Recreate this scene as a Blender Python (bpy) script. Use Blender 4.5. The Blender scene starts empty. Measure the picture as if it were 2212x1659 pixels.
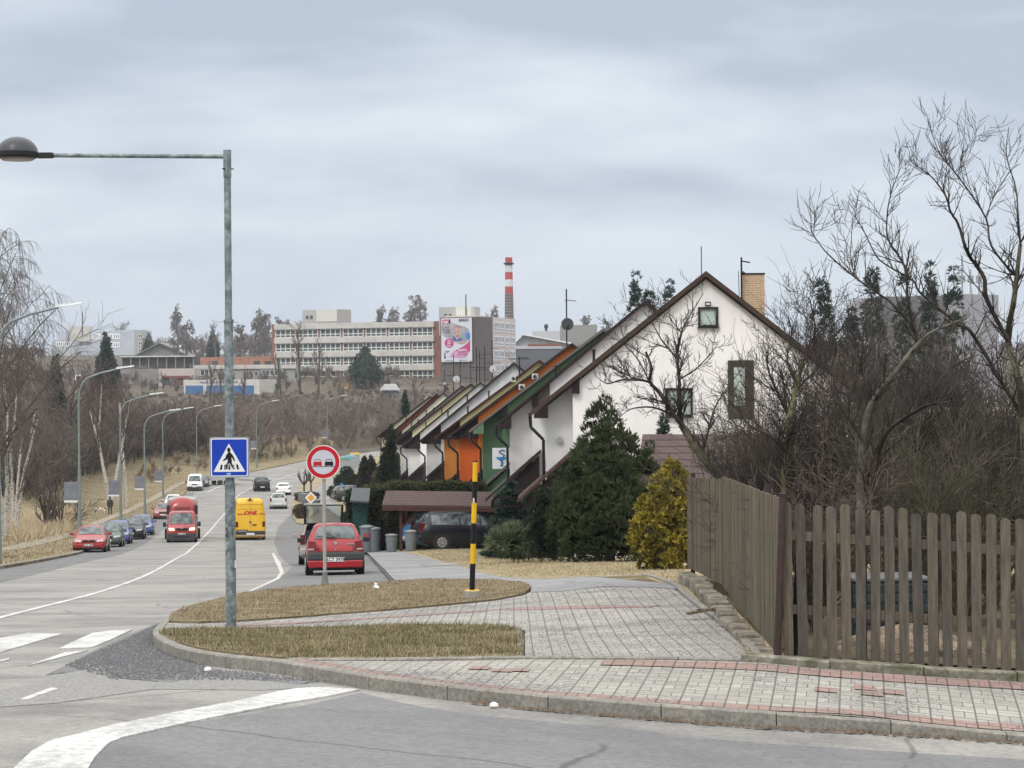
import bpy, bmesh, math, random
import numpy as np
from mathutils import Vector, Matrix
random.seed(7)
C = bpy.context.scene.collection
F = 4923.0; RHO = 0.0085; cR, sR = math.cos(RHO), math.sin(RHO)
PI = math.pi
# ------------------------------------------------------------------ camera
cam = bpy.data.objects.new('camera', bpy.data.cameras.new('camera'))
C.objects.link(cam); bpy.context.scene.camera = cam
cam.data.sensor_width = 36; cam.data.lens = 36*F/2212
cam.data.clip_start = 0.3; cam.data.clip_end = 6000
cam.matrix_world = Matrix.Rotation(PI/2, 4, 'X') @ Matrix.Rotation(-RHO, 4, 'Z')

def ray(x, y):
    u = (x-1106)/F; v = (829.5-y)/F
    return u*cR+v*sR, -u*sR+v*cR
def PX(x, y, Y):
    a, b = ray(x, y); return Vector((a*Y, Y, b*Y))
def S(Y): return F/Y
# ------------------------------------------------------------------ ground shape
PY = np.array([-60,0,56.6,80,119,144,175,208,235,265,285,310,335,370,400,450,500,580,700,930,1300,2000,5000.])
PZ = np.array([2.4,-1.33,-4.86,-6.3,-8.6,-9.75,-10.9,-11.9,-12.55,-12.95,-13,-12.6,-12,-11,-10,-7,-4,0,4,11,16,20,20.])
DX = np.array([-10,-3,-.3,1.35,2.7,4,8,14.])
DY = np.array([0,14,19.2,22.4,27,31,35.4,45,60,90,130,200.])
DT = np.array([
 [-.9,-1,-1.1,-1.2,-1.3,-1.35,-1.6,-2],
 [-.3,-.35,-.5,-.62,-.72,-.8,-1.1,-1.5],
 [-.05,-.08,-.2,-.33,-.43,-.52,-.8,-1.2],
 [0,0,0,0,0,-.09,-.35,-.7],
 [0,0,0,.04,.06,.0,-.2,-.5],
 [0,0,.05,.17,.2,.15,0,-.2],
 [0,0,.1,.3,.33,.3,.2,0],
 [0,0,.1,.3,.35,.4,.4,.4],
 [0,.05,.2,.3,.3,.3,.3,.3],
 [0,.3,.3,.3,.3,.3,.3,.3],
 [.0,.3,.3,.3,.3,.3,.3,.3],
 [0,0,0,0,0,0,0,0]])
XLY = np.array([-50,75]); XLX = np.array([-9,-17.])
BANK = False
def gz(X, Y):
    X = np.asarray(X, float); Y = np.asarray(Y, float)
    z = np.interp(Y, PY, PZ)
    xi = np.clip(X, DX[0], DX[-1]); yi = np.clip(Y, DY[0], DY[-1])
    i = np.clip(np.searchsorted(DX, xi)-1, 0, len(DX)-2); j = np.clip(np.searchsorted(DY, yi)-1, 0, len(DY)-2)
    a = (xi-DX[i])/(DX[i+1]-DX[i]); b = (yi-DY[j])/(DY[j+1]-DY[j])
    z = z + (DT[j,i]*(1-a)+DT[j,i+1]*a)*(1-b)+(DT[j+1,i]*(1-a)+DT[j+1,i+1]*a)*b
    z = z - .09*np.clip((X-2.9)/1.0, 0, 1)*np.clip((20.4-Y)/.8, 0, 1)*0
    if BANK:
        d = np.clip((np.interp(Y, XLY, XLX)-X-8)/9, 0, 1); d = d*d*(3-2*d)
        z = z + 2.2*d*np.clip((Y-170)/40, 0, 1)
    return z
def G(x, y, off=0.0, y0=8, y1=1200):
    a, b = ray(x, y)
    Ys = np.concatenate([np.arange(y0, 60, .25), np.arange(60, 450, 1.0), np.arange(450, y1, 4.0)])
    h = b*Ys-(gz(a*Ys, Ys)+off)
    k = np.where(h < 0)[0]
    if len(k) == 0: k = [len(Ys)-1]
    k = int(k[0])
    if k == 0: Y = Ys[0]
    else:
        t = h[k-1]/(h[k-1]-h[k]); Y = Ys[k-1]+t*(Ys[k]-Ys[k-1])
    return Vector((a*Y, Y, float(gz(a*Y, Y))+off))
left_px = [(0,1223),(80,1210),(150,1197),(240,1166),(330,1119),(400,1063),(450,1030),(539,1019),(664,993),(734,985),(791,977)]
lp = [G(x, y) for x, y in left_px]
LEFT = [(p.x, p.y) for p in lp] + [(-8, 405), (20, 425), (60, 450)]
XLY = np.array([-50]+[p[1] for p in LEFT]); XLX = np.array([-6]+[p[0] for p in LEFT])
BANK = True
# ------------------------------------------------------------------ object helpers
def tag(o, label=None, cat=None, group=None, kind=None):
    if label: o['label'] = label
    if cat: o['category'] = cat
    if group: o['group'] = group
    if kind: o['kind'] = kind
    return o
def thing(name, label, cat, loc=(0,0,0), rotz=0, group=None, pitch=0):
    o = bpy.data.objects.new(name, None); C.objects.link(o)
    o.location = loc; o.rotation_euler = (pitch, 0, rotz); o.empty_display_size = .2
    return tag(o, label, cat, group)
class MB:
    def __init__(s): s.v = []; s.f = []; s.m = []; s.n = 0; s.cur = 0
    def add(s, vs, fs):
        vs = [tuple(v) for v in vs]
        s.v.extend(vs); s.f.extend([tuple(i+s.n for i in f) for f in fs]); s.m.extend([s.cur]*len(fs)); s.n += len(vs)
        return s
    def box(s, c, d, rz=0, M=None):
        x, y, z = d[0]/2, d[1]/2, d[2]/2
        vs = [Vector((a*x, b*y, e*z)) for e in (-1,1) for b in (-1,1) for a in (-1,1)]
        R = M if M is not None else Matrix.Rotation(rz, 3, 'Z')
        vs = [R @ v + Vector(c) for v in vs]
        return s.add(vs, [(0,2,3,1),(4,5,7,6),(0,1,5,4),(2,6,7,3),(0,4,6,2),(1,3,7,5)])
    def bar(s, a, b, w, h):
        a = Vector(a); b = Vector(b); d = b-a; L = d.length
        q = d.to_track_quat('Y', 'Z').to_matrix()
        return s.box((a+b)/2, (w, L, h), M=q)
    def quad(s, *p): return s.add(p, [tuple(range(len(p)))])
    def tube(s, a, b, r0, r1=None, n=10, cap=True):
        a = Vector(a); b = Vector(b); r1 = r0 if r1 is None else r1
        q = (b-a).to_track_quat('Z', 'Y').to_matrix(); vs = []
        for p, r in ((a, r0), (b, r1)):
            for k in range(n):
                t = 2*PI*k/n; vs.append(p + q @ Vector((r*math.cos(t), r*math.sin(t), 0)))
        fs = [(k, (k+1) % n, n+(k+1) % n, n+k) for k in range(n)]
        if cap: fs += [tuple(range(n-1, -1, -1)), tuple(range(n, 2*n))]
        return s.add(vs, fs)
    def path(s, pts, r, n=8):
        for i in range(len(pts)-1):
            ra = r[i] if isinstance(r, (list, tuple)) else r; rb = r[i+1] if isinstance(r, (list, tuple)) else r
            s.tube(pts[i], pts[i+1], ra, rb, n)
        return s
    def prism(s, poly, h, M=None):
        """poly in xy, extruded z 0..h, then transformed by M"""
        n = len(poly); M = M or Matrix.Identity(4)
        vs = [M @ Vector((p[0], p[1], 0)) for p in poly]+[M @ Vector((p[0], p[1], h)) for p in poly]
        return s.add(vs, [tuple(range(n-1,-1,-1)), tuple(range(n, 2*n))]+[(k,(k+1)%n,n+(k+1)%n,n+k) for k in range(n)])
    def lathe(s, prof, c=(0,0,0), n=20, sx=1, sy=1):
        c = Vector(c); vs = []
        for r, z in prof:
            for k in range(n):
                t = 2*PI*k/n; vs.append(c+Vector((r*math.cos(t)*sx, r*math.sin(t)*sy, z)))
        fs = []
        for i in range(len(prof)-1):
            for k in range(n):
                fs.append((i*n+k, i*n+(k+1)%n, (i+1)*n+(k+1)%n, (i+1)*n+k))
        fs += [tuple(range(n-1,-1,-1)), tuple(range((len(prof)-1)*n, len(prof)*n))]
        return s.add(vs, fs)
    def build(s, name, mat, parent=None, smooth=False, bevel=0):
        me = bpy.data.meshes.new(name); me.from_pydata(s.v, [], s.f)
        for m in (mat if isinstance(mat, (list, tuple)) else [mat]): me.materials.append(m)
        if any(s.m): me.polygons.foreach_set('material_index', s.m)
        if smooth:
            bm = bmesh.new(); bm.from_mesh(me)
            for f in bm.faces: f.smooth = True
            for e in bm.edges:
                if len(e.link_faces) == 2 and e.calc_face_angle(0) > math.radians(38): e.smooth = False
            bm.to_mesh(me); bm.free()
        o = bpy.data.objects.new(name, me); C.objects.link(o)
        if parent: o.parent = parent
        if bevel:
            b = o.modifiers.new('bevel', 'BEVEL'); b.width = bevel; b.segments = 2; b.limit_method = 'ANGLE'
        return o
def np_mesh(name, V, Fc, mat, parent=None, smooth=False):
    """V (n,3), Fc (m,k) same-size faces"""
    me = bpy.data.meshes.new(name); n = len(V); m, k = Fc.shape
    me.vertices.add(n); me.vertices.foreach_set('co', np.asarray(V, np.float32).ravel())
    me.loops.add(m*k); me.loops.foreach_set('vertex_index', Fc.astype(np.int32).ravel())
    me.polygons.add(m); me.polygons.foreach_set('loop_start', np.arange(0, m*k, k, dtype=np.int32))
    me.polygons.foreach_set('loop_total', np.full(m, k, np.int32))
    if smooth: me.polygons.foreach_set('use_smooth', np.ones(m, bool))
    me.update(calc_edges=True); me.validate()
    me.materials.append(mat)
    o = bpy.data.objects.new(name, me); C.objects.link(o)
    if parent: o.parent = parent
    return o
def segs_mesh(name, sg, mat, parent=None, sides=3):
    """sg (n,8): p0 p1 r0 r1"""
    sg = np.asarray(sg, float); P0 = sg[:, 0:3]; P1 = sg[:, 3:6]; R0 = sg[:, 6]; R1 = sg[:, 7]
    d = P1-P0; L = np.linalg.norm(d, axis=1, keepdims=True)+1e-9; d = d/L
    P0 = P0-d*R0[:, None]*.4
    up = np.where(np.abs(d[:, 2:3]) < .9, np.array([[0,0,1.]]), np.array([[1.,0,0]]))
    u = np.cross(d, up); u /= np.linalg.norm(u, axis=1, keepdims=True)+1e-9; w = np.cross(d, u)
    n = len(sg)
    if sides == 2:
        a = np.random.RandomState(3).rand(n, 1)*PI
        q = u*np.cos(a)+w*np.sin(a)
        V = np.stack([P0-q*R0[:, None], P0+q*R0[:, None], P1+q*R1[:, None], P1-q*R1[:, None]], 1).reshape(-1, 3)
        return np_mesh(name, V, np.arange(n*4).reshape(n, 4), mat, parent)
    rings = []
    for P, R in ((P0, R0), (P1, R1)):
        for k in range(sides):
            t = 2*PI*k/sides
            rings.append(P+(u*math.cos(t)+w*math.sin(t))*R[:, None])
    V = np.stack(rings, 1).reshape(-1, 3); base = (np.arange(n)*2*sides)[:, None]
    Fc = np.concatenate([base+np.array([[k, (k+1) % sides, sides+(k+1) % sides, sides+k]]) for k in range(sides)], 0)
    return np_mesh(name, V, Fc, mat, parent, smooth=sides > 4)
def text(body, size, mat, parent, M, name='lettering', bold=0.0, shear=0.0, sx=1.0, align='CENTER', thick=0.0):
    cu = bpy.data.curves.new('t', 'FONT'); cu.body = body; cu.size = size; cu.align_x = align; cu.align_y = 'CENTER'
    cu.offset = bold*size; cu.shear = shear; cu.extrude = thick
    cu.resolution_u = 3
    o = bpy.data.objects.new('t', cu); C.objects.link(o)
    bpy.context.view_layer.update()
    me = bpy.data.meshes.new_from_object(o.evaluated_get(bpy.context.evaluated_depsgraph_get()))
    bpy.data.objects.remove(o); bpy.data.curves.remove(cu)
    me.name = name; me.transform(M @ Matrix.Diagonal((sx, 1, 1, 1))); me.materials.clear(); me.materials.append(mat)
    ob = bpy.data.objects.new(name, me); C.objects.link(ob); ob.parent = parent
    return ob
# local frame whose x = right, y = up, z = towards the camera (-Y)
FRONT = Matrix(((1,0,0,0),(0,0,-1,0),(0,1,0,0),(0,0,0,1)))
# ------------------------------------------------------------------ materials
MATS = {}
class NT:
    def __init__(s, name):
        s.m = bpy.data.materials.new(name); s.m.use_nodes = True; s.t = s.m.node_tree
        s.N = s.t.nodes; s.b = s.N['Principled BSDF']; s.k = s.t.links
    def node(s, t, **kw):
        n = s.N.new(t)
        for a, b in kw.items():
            if isinstance(a, str) and hasattr(n, a): setattr(n, a, b)
        return n
    def link(s, a, b): s.k.new(a, b)
    def co(s, scale=(1,1,1), rot=0, kind='Object'):
        tc = s.node('ShaderNodeTexCoord'); mp = s.node('ShaderNodeMapping')
        mp.inputs['Scale'].default_value = scale; mp.inputs['Rotation'].default_value = (0, 0, rot)
        s.link(tc.outputs[kind], mp.inputs[0]); return mp.outputs[0]
    def noise(s, vec, scale, detail=4, rough=.55, dist=0):
        n = s.node('ShaderNodeTexNoise'); n.inputs['Scale'].default_value = scale; n.inputs['Detail'].default_value = detail
        n.inputs['Roughness'].default_value = rough; n.inputs['Distortion'].default_value = dist
        s.link(vec, n.inputs['Vector']); return n.outputs['Fac']
    def ramp(s, fac, stops):
        r = s.node('ShaderNodeValToRGB'); e = r.color_ramp.elements
        while len(e) < len(stops): e.new(.5)
        for i, (p, c) in enumerate(stops):
            e[i].position = p; e[i].color = (c, c, c, 1) if isinstance(c, (int, float)) else (*c, 1)
        s.link(fac, r.inputs[0]); return r.outputs[0]
    def mix(s, fac, a, b, mode='MIX'):
        m = s.node('ShaderNodeMix'); m.data_type = 'RGBA'; m.blend_type = mode
        for sock, val in ((m.inputs[0], fac), (m.inputs[6], a), (m.inputs[7], b)):
            if hasattr(val, 'is_linked'): s.link(val, sock)
            elif isinstance(val, (int, float)): sock.default_value = val
            else: sock.default_value = (*val, 1)
        return m.outputs[2]
    def math(s, op, a, b=0.0, c=None):
        m = s.node('ShaderNodeMath'); m.operation = op
        for i, v in enumerate((a, b) if c is None else (a, b, c)):
            if hasattr(v, 'is_linked'): s.link(v, m.inputs[i])
            else: m.inputs[i].default_value = v
        return m.outputs[0]
    def bump(s, h, st=.3, d=.02):
        b = s.node('ShaderNodeBump'); b.inputs['Strength'].default_value = st; b.inputs['Distance'].default_value = d
        s.link(h, b.inputs['Height']); s.link(b.outputs[0], s.b.inputs['Normal'])
    def done(s, col=None, rough=.8, spec=.3, metal=0, coat=0):
        if col is not None:
            if hasattr(col, 'is_linked'): s.link(col, s.b.inputs['Base Color'])
            else: s.b.inputs['Base Color'].default_value = (*col, 1)
        s.b.inputs['Roughness'].default_value = rough; s.b.inputs['Specular IOR Level'].default_value = spec
        s.b.inputs['Metallic'].default_value = metal; s.b.inputs['Coat Weight'].default_value = coat
        s.b.inputs['Coat Roughness'].default_value = .08
        return s.m
def plain(name, col, rough=.7, spec=.3, metal=0, coat=0, var=.12, scale=6, stretch=(1,1,1), bump=0):
    if name in MATS: return MATS[name]
    n = NT(name); v = n.co(stretch)
    f = n.noise(v, scale, 5)
    c = n.mix(n.ramp(f, [(.3, 0), (.7, 1)]), tuple(x*(1-var) for x in col), tuple(min(1, x*(1+var)) for x in col))
    if bump: n.bump(f, bump, .02)
    MATS[name] = n.done(c, rough, spec, metal, coat); return MATS[name]
def two(name, a, b, scale=5, lo=.4, hi=.6, rough=.85, spec=.2, stretch=(1,1,1), detail=6, bump=0, fine=0, rot=0):
    if name in MATS: return MATS[name]
    n = NT(name); v = n.co(stretch, rot)
    f = n.noise(v, scale, detail, .6)
    c = n.mix(n.ramp(f, [(lo, 0), (hi, 1)]), a, b)
    if fine:
        g = n.noise(v, fine, 3, .7); c = n.mix(1.0, c, n.ramp(g, [(.25, .55), (.75, 1.35)]), 'MULTIPLY')
    if bump: n.bump(f, bump, .03)
    MATS[name] = n.done(c, rough, spec); return MATS[name]
def leafmat(name, a, b, scale=1.2, rough=.7):
    if name in MATS: return MATS[name]
    n = NT(name); v = n.co(); f = n.noise(v, scale, 3)
    gi = n.node('ShaderNodeNewGeometry')
    c = n.mix(n.ramp(f, [(.35, 0), (.65, 1)]), a, b)
    c = n.mix(1.0, c, n.ramp(gi.outputs['Random Per Island'], [(0, .6), (1, 1.4)]), 'MULTIPLY')
    MATS[name] = n.done(c, rough, .2); return MATS[name]
def emis(name, col, st):
    n = NT(name); n.b.inputs['Emission Color'].default_value = (*col, 1); n.b.inputs['Emission Strength'].default_value = st
    return n.done(col, .3)
def asphalt(name, base, dark, light, patch=.08, gravel=0.0):
    n = NT(name); v = n.co(); vs = n.co((.38, .7, 1))
    big = n.noise(vs, .7, 5, .6, .3); fine = n.noise(v, 14, 4, .75); mid = n.noise(v, 1.4, 4, .6)
    c = n.mix(n.ramp(big, [(.42, 0), (.56, 1)]), dark, base)
    c = n.mix(n.ramp(mid, [(.45, 0), (.75, .6)]), c, light)
    c = n.mix(1.0, c, n.ramp(fine, [(.3, .78), (.7, 1.18)]), 'MULTIPLY')
    vo = n.node('ShaderNodeTexVoronoi'); vo.feature = 'F1'; vo.inputs['Scale'].default_value = 22; n.link(v, vo.inputs['Vector'])
    sp = n.ramp(vo.outputs['Distance'], [(.1, 1), (.2, 0)])
    c = n.mix(n.math('MULTIPLY', sp, n.ramp(mid, [(.4, .2), (.6, .8)])), c, tuple(x*.45 for x in base))
    # cracks
    vc = n.node('ShaderNodeTexVoronoi'); vc.feature = 'DISTANCE_TO_EDGE'; vc.inputs['Scale'].default_value = .22
    dn = n.node('ShaderNodeTexNoise'); dn.inputs['Scale'].default_value = .9; dn.inputs['Detail'].default_value = 6; n.link(v, dn.inputs['Vector'])
    ad = n.mix(.35, v, dn.outputs['Color'], 'ADD'); n.link(ad, vc.inputs['Vector'])
    cr = n.math('MULTIPLY', n.ramp(vc.outputs['Distance'], [(.003, 1), (.006, 0)]), n.ramp(big, [(.45, 0), (.5, .7)]))
    c = n.mix(cr, c, tuple(x*.35 for x in base))
    n.bump(fine, .5, .01)
    return n.done(c, .85, .25)
def pavers(name, base, alt, joint, rot, gravel=.5, red=None, stain=(.20,.19,.165)):
    n = NT(name); v = n.co((5, 5, 5), rot)
    sp = n.node('ShaderNodeSeparateXYZ'); n.link(v, sp.inputs[0]); u, w = sp.outputs[0], sp.outputs[1]
    cu = n.math('FLOOR', u); cv = n.math('FLOOR', w); fu = n.math('FRACT', u); fv = n.math('FRACT', w)
    par = n.math('MODULO', n.math('ADD', n.math('ABSOLUTE', cu), n.math('ABSOLUTE', cv)), 2)
    par = n.math('GREATER_THAN', par, .5)
    du = n.math('SUBTRACT', .5, n.math('ABSOLUTE', n.math('SUBTRACT', fu, .5)))
    dv = n.math('SUBTRACT', .5, n.math('ABSOLUTE', n.math('SUBTRACT', fv, .5)))
    mixd = n.math('ADD', n.math('MULTIPLY', par, fu), n.math('MULTIPLY', n.math('SUBTRACT', 1, par), fv))
    d3 = n.math('ABSOLUTE', n.math('SUBTRACT', mixd, .5))
    j = n.math('MAXIMUM', n.math('LESS_THAN', du, .042), n.math('MAXIMUM', n.math('LESS_THAN', dv, .04), n.math('LESS_THAN', d3, .025)))
    cb = n.node('ShaderNodeCombineXYZ'); n.link(cu, cb.inputs[0]); n.link(cv, cb.inputs[1]); n.link(n.math('GREATER_THAN', mixd, .5), cb.inputs[2])
    wn = n.node('ShaderNodeTexWhiteNoise'); n.link(cb.outputs[0], wn.inputs['Vector'])
    c = n.mix(wn.outputs['Value'], base, alt)
    vv = n.co(); big = n.noise(vv, .9, 4, .6); fine = n.noise(vv, 26, 3, .8)
    c = n.mix(1.0, c, n.ramp(n.noise(vv, .5, 3), [(.35, .9), (.65, 1.06)]), 'MULTIPLY')
    c = n.mix(n.math('MULTIPLY', n.ramp(n.noise(vv, 1.7, 6, .7), [(.5, 0), (.72, 1)]), .45), c, stain)
    c = n.mix(j, c, joint)
    g = n.math('GREATER_THAN', n.math('ADD', fine, n.math('MULTIPLY', big, .55)), .905-.06*gravel)
    c = n.mix(n.math('MULTIPLY', g, .85), c, (.09, .092, .10))
    n.bump(j, .4, -.01)
    return n.done(c, .85, .25)
def brickmat(name, a, b, mortar, scale, w=.5, h=.25, ms=.02, kind='Object', rotx=True):
    n = NT(name); tc = n.node('ShaderNodeTexCoord'); sp = n.node('ShaderNodeSeparateXYZ'); n.link(tc.outputs[kind], sp.inputs[0])
    cb = n.node('ShaderNodeCombineXYZ'); n.link(n.math('ADD', sp.outputs[0], sp.outputs[1]), cb.inputs[0]); n.link(sp.outputs[2], cb.inputs[1])
    br = n.node('ShaderNodeTexBrick'); br.inputs['Scale'].default_value = scale; br.inputs['Color1'].default_value = (*a, 1)
    br.inputs['Color2'].default_value = (*b, 1); br.inputs['Mortar'].default_value = (*mortar, 1)
    br.inputs['Brick Width'].default_value = w; br.inputs['Row Height'].default_value = h; br.inputs['Mortar Size'].default_value = ms
    n.link(cb.outputs[0], br.inputs['Vector'])
    return n.done(br.outputs['Color'], .85, .2)
def woodmat(name, a, b, island=True):
    n = NT(name); v = n.co((1, 1, .12)); f = n.noise(v, 28, 5, .65); g = n.noise(n.co((1,1,.5)), 5, 3)
    gi = n.node('ShaderNodeNewGeometry'); oi = n.node('ShaderNodeObjectInfo')
    c = n.mix(n.ramp(f, [(.35, 0), (.68, 1)]), a, b)
    c = n.mix(n.ramp(g, [(.55, 0), (.8, .5)]), c, (.10, .105, .06))
    c = n.mix(1.0, c, n.ramp(oi.outputs['Random'], [(0, (.72, .72, .74)), (.5, (1.0, .99, .94)), (1, (1.2, 1.12, 1.02))]), 'MULTIPLY')
    n.bump(f, .5, .006)
    return n.done(c, .9, .15)
def galv(name, a, b):
    n = NT(name); v = n.co(); vo = n.node('ShaderNodeTexVoronoi'); vo.inputs['Scale'].default_value = 18; n.link(v, vo.inputs['Vector'])
    f = n.noise(v, 7, 5, .7)
    c = n.mix(n.ramp(f, [(.42, 0), (.62, 1)]), a, b)
    sep = n.node('ShaderNodeSeparateColor'); n.link(vo.outputs['Color'], sep.inputs[0])
    c = n.mix(1.0, c, n.ramp(sep.outputs[0], [(0, .75), (1, 1.3)]), 'MULTIPLY')
    return n.done(c, .55, .4, .25)
def grassmat(name, a, b, g, gs=.9):
    n = NT(name); v = n.co(); f = n.noise(v, .8, 5, .65); h = n.noise(v, 9, 4, .8)
    c = n.mix(n.ramp(f, [(.35, 0), (.65, 1)]), a, b)
    c = n.mix(n.math('MULTIPLY', n.ramp(n.noise(v, gs*.5, 4, .6), [(.5, 0), (.7, 1)]), .6), c, g)
    c = n.mix(1.0, c, n.ramp(h, [(.3, .6), (.7, 1.3)]), 'MULTIPLY')
    c = n.mix(n.math('MULTIPLY', n.ramp(n.noise(v, 2.3, 5, .7), [(.56, 0), (.66, 1)]), .75), c, (.10,.075,.05))
    n.bump(h, .7, .04)
    return n.done(c, .95, .1)
M_ = {}
M_['asph'] = asphalt('asphalt_worn', (.275,.265,.252), (.18,.177,.172), (.33,.318,.30))
M_['asph_dark'] = asphalt('asphalt_dark', (.175,.177,.182), (.15,.152,.158), (.21,.212,.215))
M_['asph_bay'] = asphalt('asphalt_bay', (.17,.17,.173), (.135,.136,.14), (.21,.208,.2))
M_['asph_walk'] = asphalt('asphalt_walk', (.25,.25,.258), (.2,.2,.208), (.29,.29,.295))
M_['gravel'] = two('loose_gravel', (.12,.125,.135), (.26,.26,.265), 30, .4, .6, bump=.8, fine=60)
M_['gravel2'] = two('gravel_thin', (.19,.19,.19), (.29,.285,.275), 22, .35, .6, bump=.3, fine=60)
M_['paint'] = None
n = NT('road_paint'); v = n.co(); f = n.noise(v, 10, 6, .75); f2 = n.noise(n.co((1, .3, 1)), 2.2, 4)
c = n.mix(n.ramp(n.math('ADD', f, n.math('MULTIPLY', f2, .5)), [(.55, 1), (.72, 0)]), (.6,.6,.6), (.34,.34,.34)); n.bump(f, .3, .005)
c = n.mix(n.ramp(n.math('ADD', f, n.math('MULTIPLY', f2, .6)), [(.70, 0), (.92, .8)]), (.58,.58,.56), (.28,.28,.28))
c = n.mix(1.0, c, n.ramp(n.noise(v, 45, 3, .8), [(.3, .75), (.55, 1.05)]), 'MULTIPLY')
M_['paint'] = n.done(c, .7)
n = NT('road_paint_worn'); v = n.co(); f = n.noise(v, 6, 6, .75)
M_['paint_worn'] = n.done(n.mix(n.ramp(f, [(.42, 0), (.58, 1)]), (.62,.61,.57), (.32,.315,.305)), .8)
M_['pav_walk'] = pavers('pavers_sidewalk', (.29,.28,.255), (.37,.36,.33), (.14,.13,.12), -math.atan(.1525)*-1, .6)
M_['pav_drive'] = pavers('pavers_driveway', (.31,.295,.27), (.385,.37,.34), (.14,.135,.13), 0, .9)
M_['pav_red'] = pavers('pavers_red', (.33,.215,.19), (.29,.21,.185), (.10,.085,.08), math.atan(.1525), .6)
M_['pav_red2'] = pavers('pavers_red_path', (.33,.23,.21), (.30,.20,.185), (.12,.10,.10), 0, .8)
M_['kerb'] = two('kerb_concrete', (.20,.19,.17), (.29,.275,.245), 3.0, .35, .7, bump=.15, fine=26)
M_['grass'] = grassmat('dry_grass', (.17,.135,.085), (.26,.21,.14), (.12,.13,.055))
M_['lawn'] = grassmat('dry_lawn', (.29,.235,.145), (.36,.30,.19), (.20,.185,.09))
M_['verge'] = grassmat('verge_grass', (.20,.16,.095), (.30,.25,.16), (.15,.145,.075), .3)
M_['soil'] = grassmat('garden_soil', (.10,.08,.055), (.15,.12,.09), (.14,.16,.05), 1.5)
M_['floor'] = two('wood_floor', (.075,.061,.047), (.13,.105,.08), .35, fine=6)
M_['bed'] = two('sandy_bed', (.17,.15,.12), (.26,.24,.20), 4, fine=30)
M_['track'] = two('worn_track', (.25,.215,.16), (.31,.275,.215), 1.2, fine=8)
M_['path'] = two('gravel_path', (.25,.225,.185), (.32,.295,.25), 2, fine=20)
M_['wood'] = woodmat('weathered_wood', (.080,.070,.060), (.150,.133,.115))
M_['wood_b'] = woodmat('board_wood', (.080,.070,.052), (.175,.155,.118))
M_['galv'] = galv('galvanised', (.13,.165,.175), (.26,.30,.31))
M_['bark'] = two('bark_brown', (.055,.047,.04), (.11,.095,.08), 14, rough=.95)
M_['bark_moss'] = two('bark_mossy', (.06,.056,.040), (.105,.10,.066), 6, rough=.95)
M_['bark_grey'] = two('bark_grey', (.12,.105,.095), (.20,.18,.165), 6, rough=.95)
M_['birch'] = two('bark_birch', (.52,.49,.44), (.10,.09,.085), 5, .52, .62, stretch=(1,1,2.2), rough=.8)
M_['twig'] = leafmat('twigs_brown', (.085,.066,.056), (.13,.105,.09))
M_['twig_red'] = leafmat('twigs_reddish', (.095,.058,.052), (.14,.095,.08))
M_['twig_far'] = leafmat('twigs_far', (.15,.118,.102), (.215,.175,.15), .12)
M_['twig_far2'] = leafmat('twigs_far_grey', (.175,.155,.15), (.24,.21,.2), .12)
def P(nm, col, **k): return plain(nm, col, **k)
white_wall = P('plaster_white', (.80,.80,.79), var=.03, scale=2, rough=.9)
black = P('black_plastic', (.02,.02,.022), rough=.5, var=.1)
dgrey = P('dark_plastic', (.045,.047,.05), rough=.6, var=.1)
rubber = P('tyre_rubber', (.022,.022,.023), rough=.85)
n = NT('car_glass'); M_['glass'] = n.done(n.mix(n.ramp(n.noise(n.co(), 2.6, 3), [(.38, 0), (.62, 1)]), (.012,.018,.02), (.13,.16,.165)), .05, .7)
n = NT('clear_glass'); n.b.inputs['Transmission Weight'].default_value = .85; M_['glass2'] = n.done((.86,.92,.88), .02, .5)
n = NT('window_glass'); M_['win'] = n.done(n.mix(n.noise(n.co(), .6, 3), (.03,.035,.04), (.11,.12,.12)), .15, .5)
rim_m = P('wheel_rim', (.5,.5,.51), rough=.35, metal=.5, var=.05)
lampglass = P('headlamp_clear', (.55,.57,.58), rough=.12, spec=.8, var=.15, scale=20)
red_l = P('tail_lamp_red', (.12,.003,.005), rough=.25, spec=.3, coat=.1, var=.2, scale=10)
amber = P('indicator_amber', (.6,.18,.02), rough=.2)
plate_m = P('number_plate', (.72,.73,.70), rough=.4, var=.03)
chrome = P('chrome', (.6,.61,.62), rough=.18, metal=.9, var=.03)
def paint(nm, col, rough=.28): return P(nm, col, rough=rough, spec=.4, coat=(.5 if max(col) > .1 else .22), var=.05, scale=2.5)
HAZE = 0.00015
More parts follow.
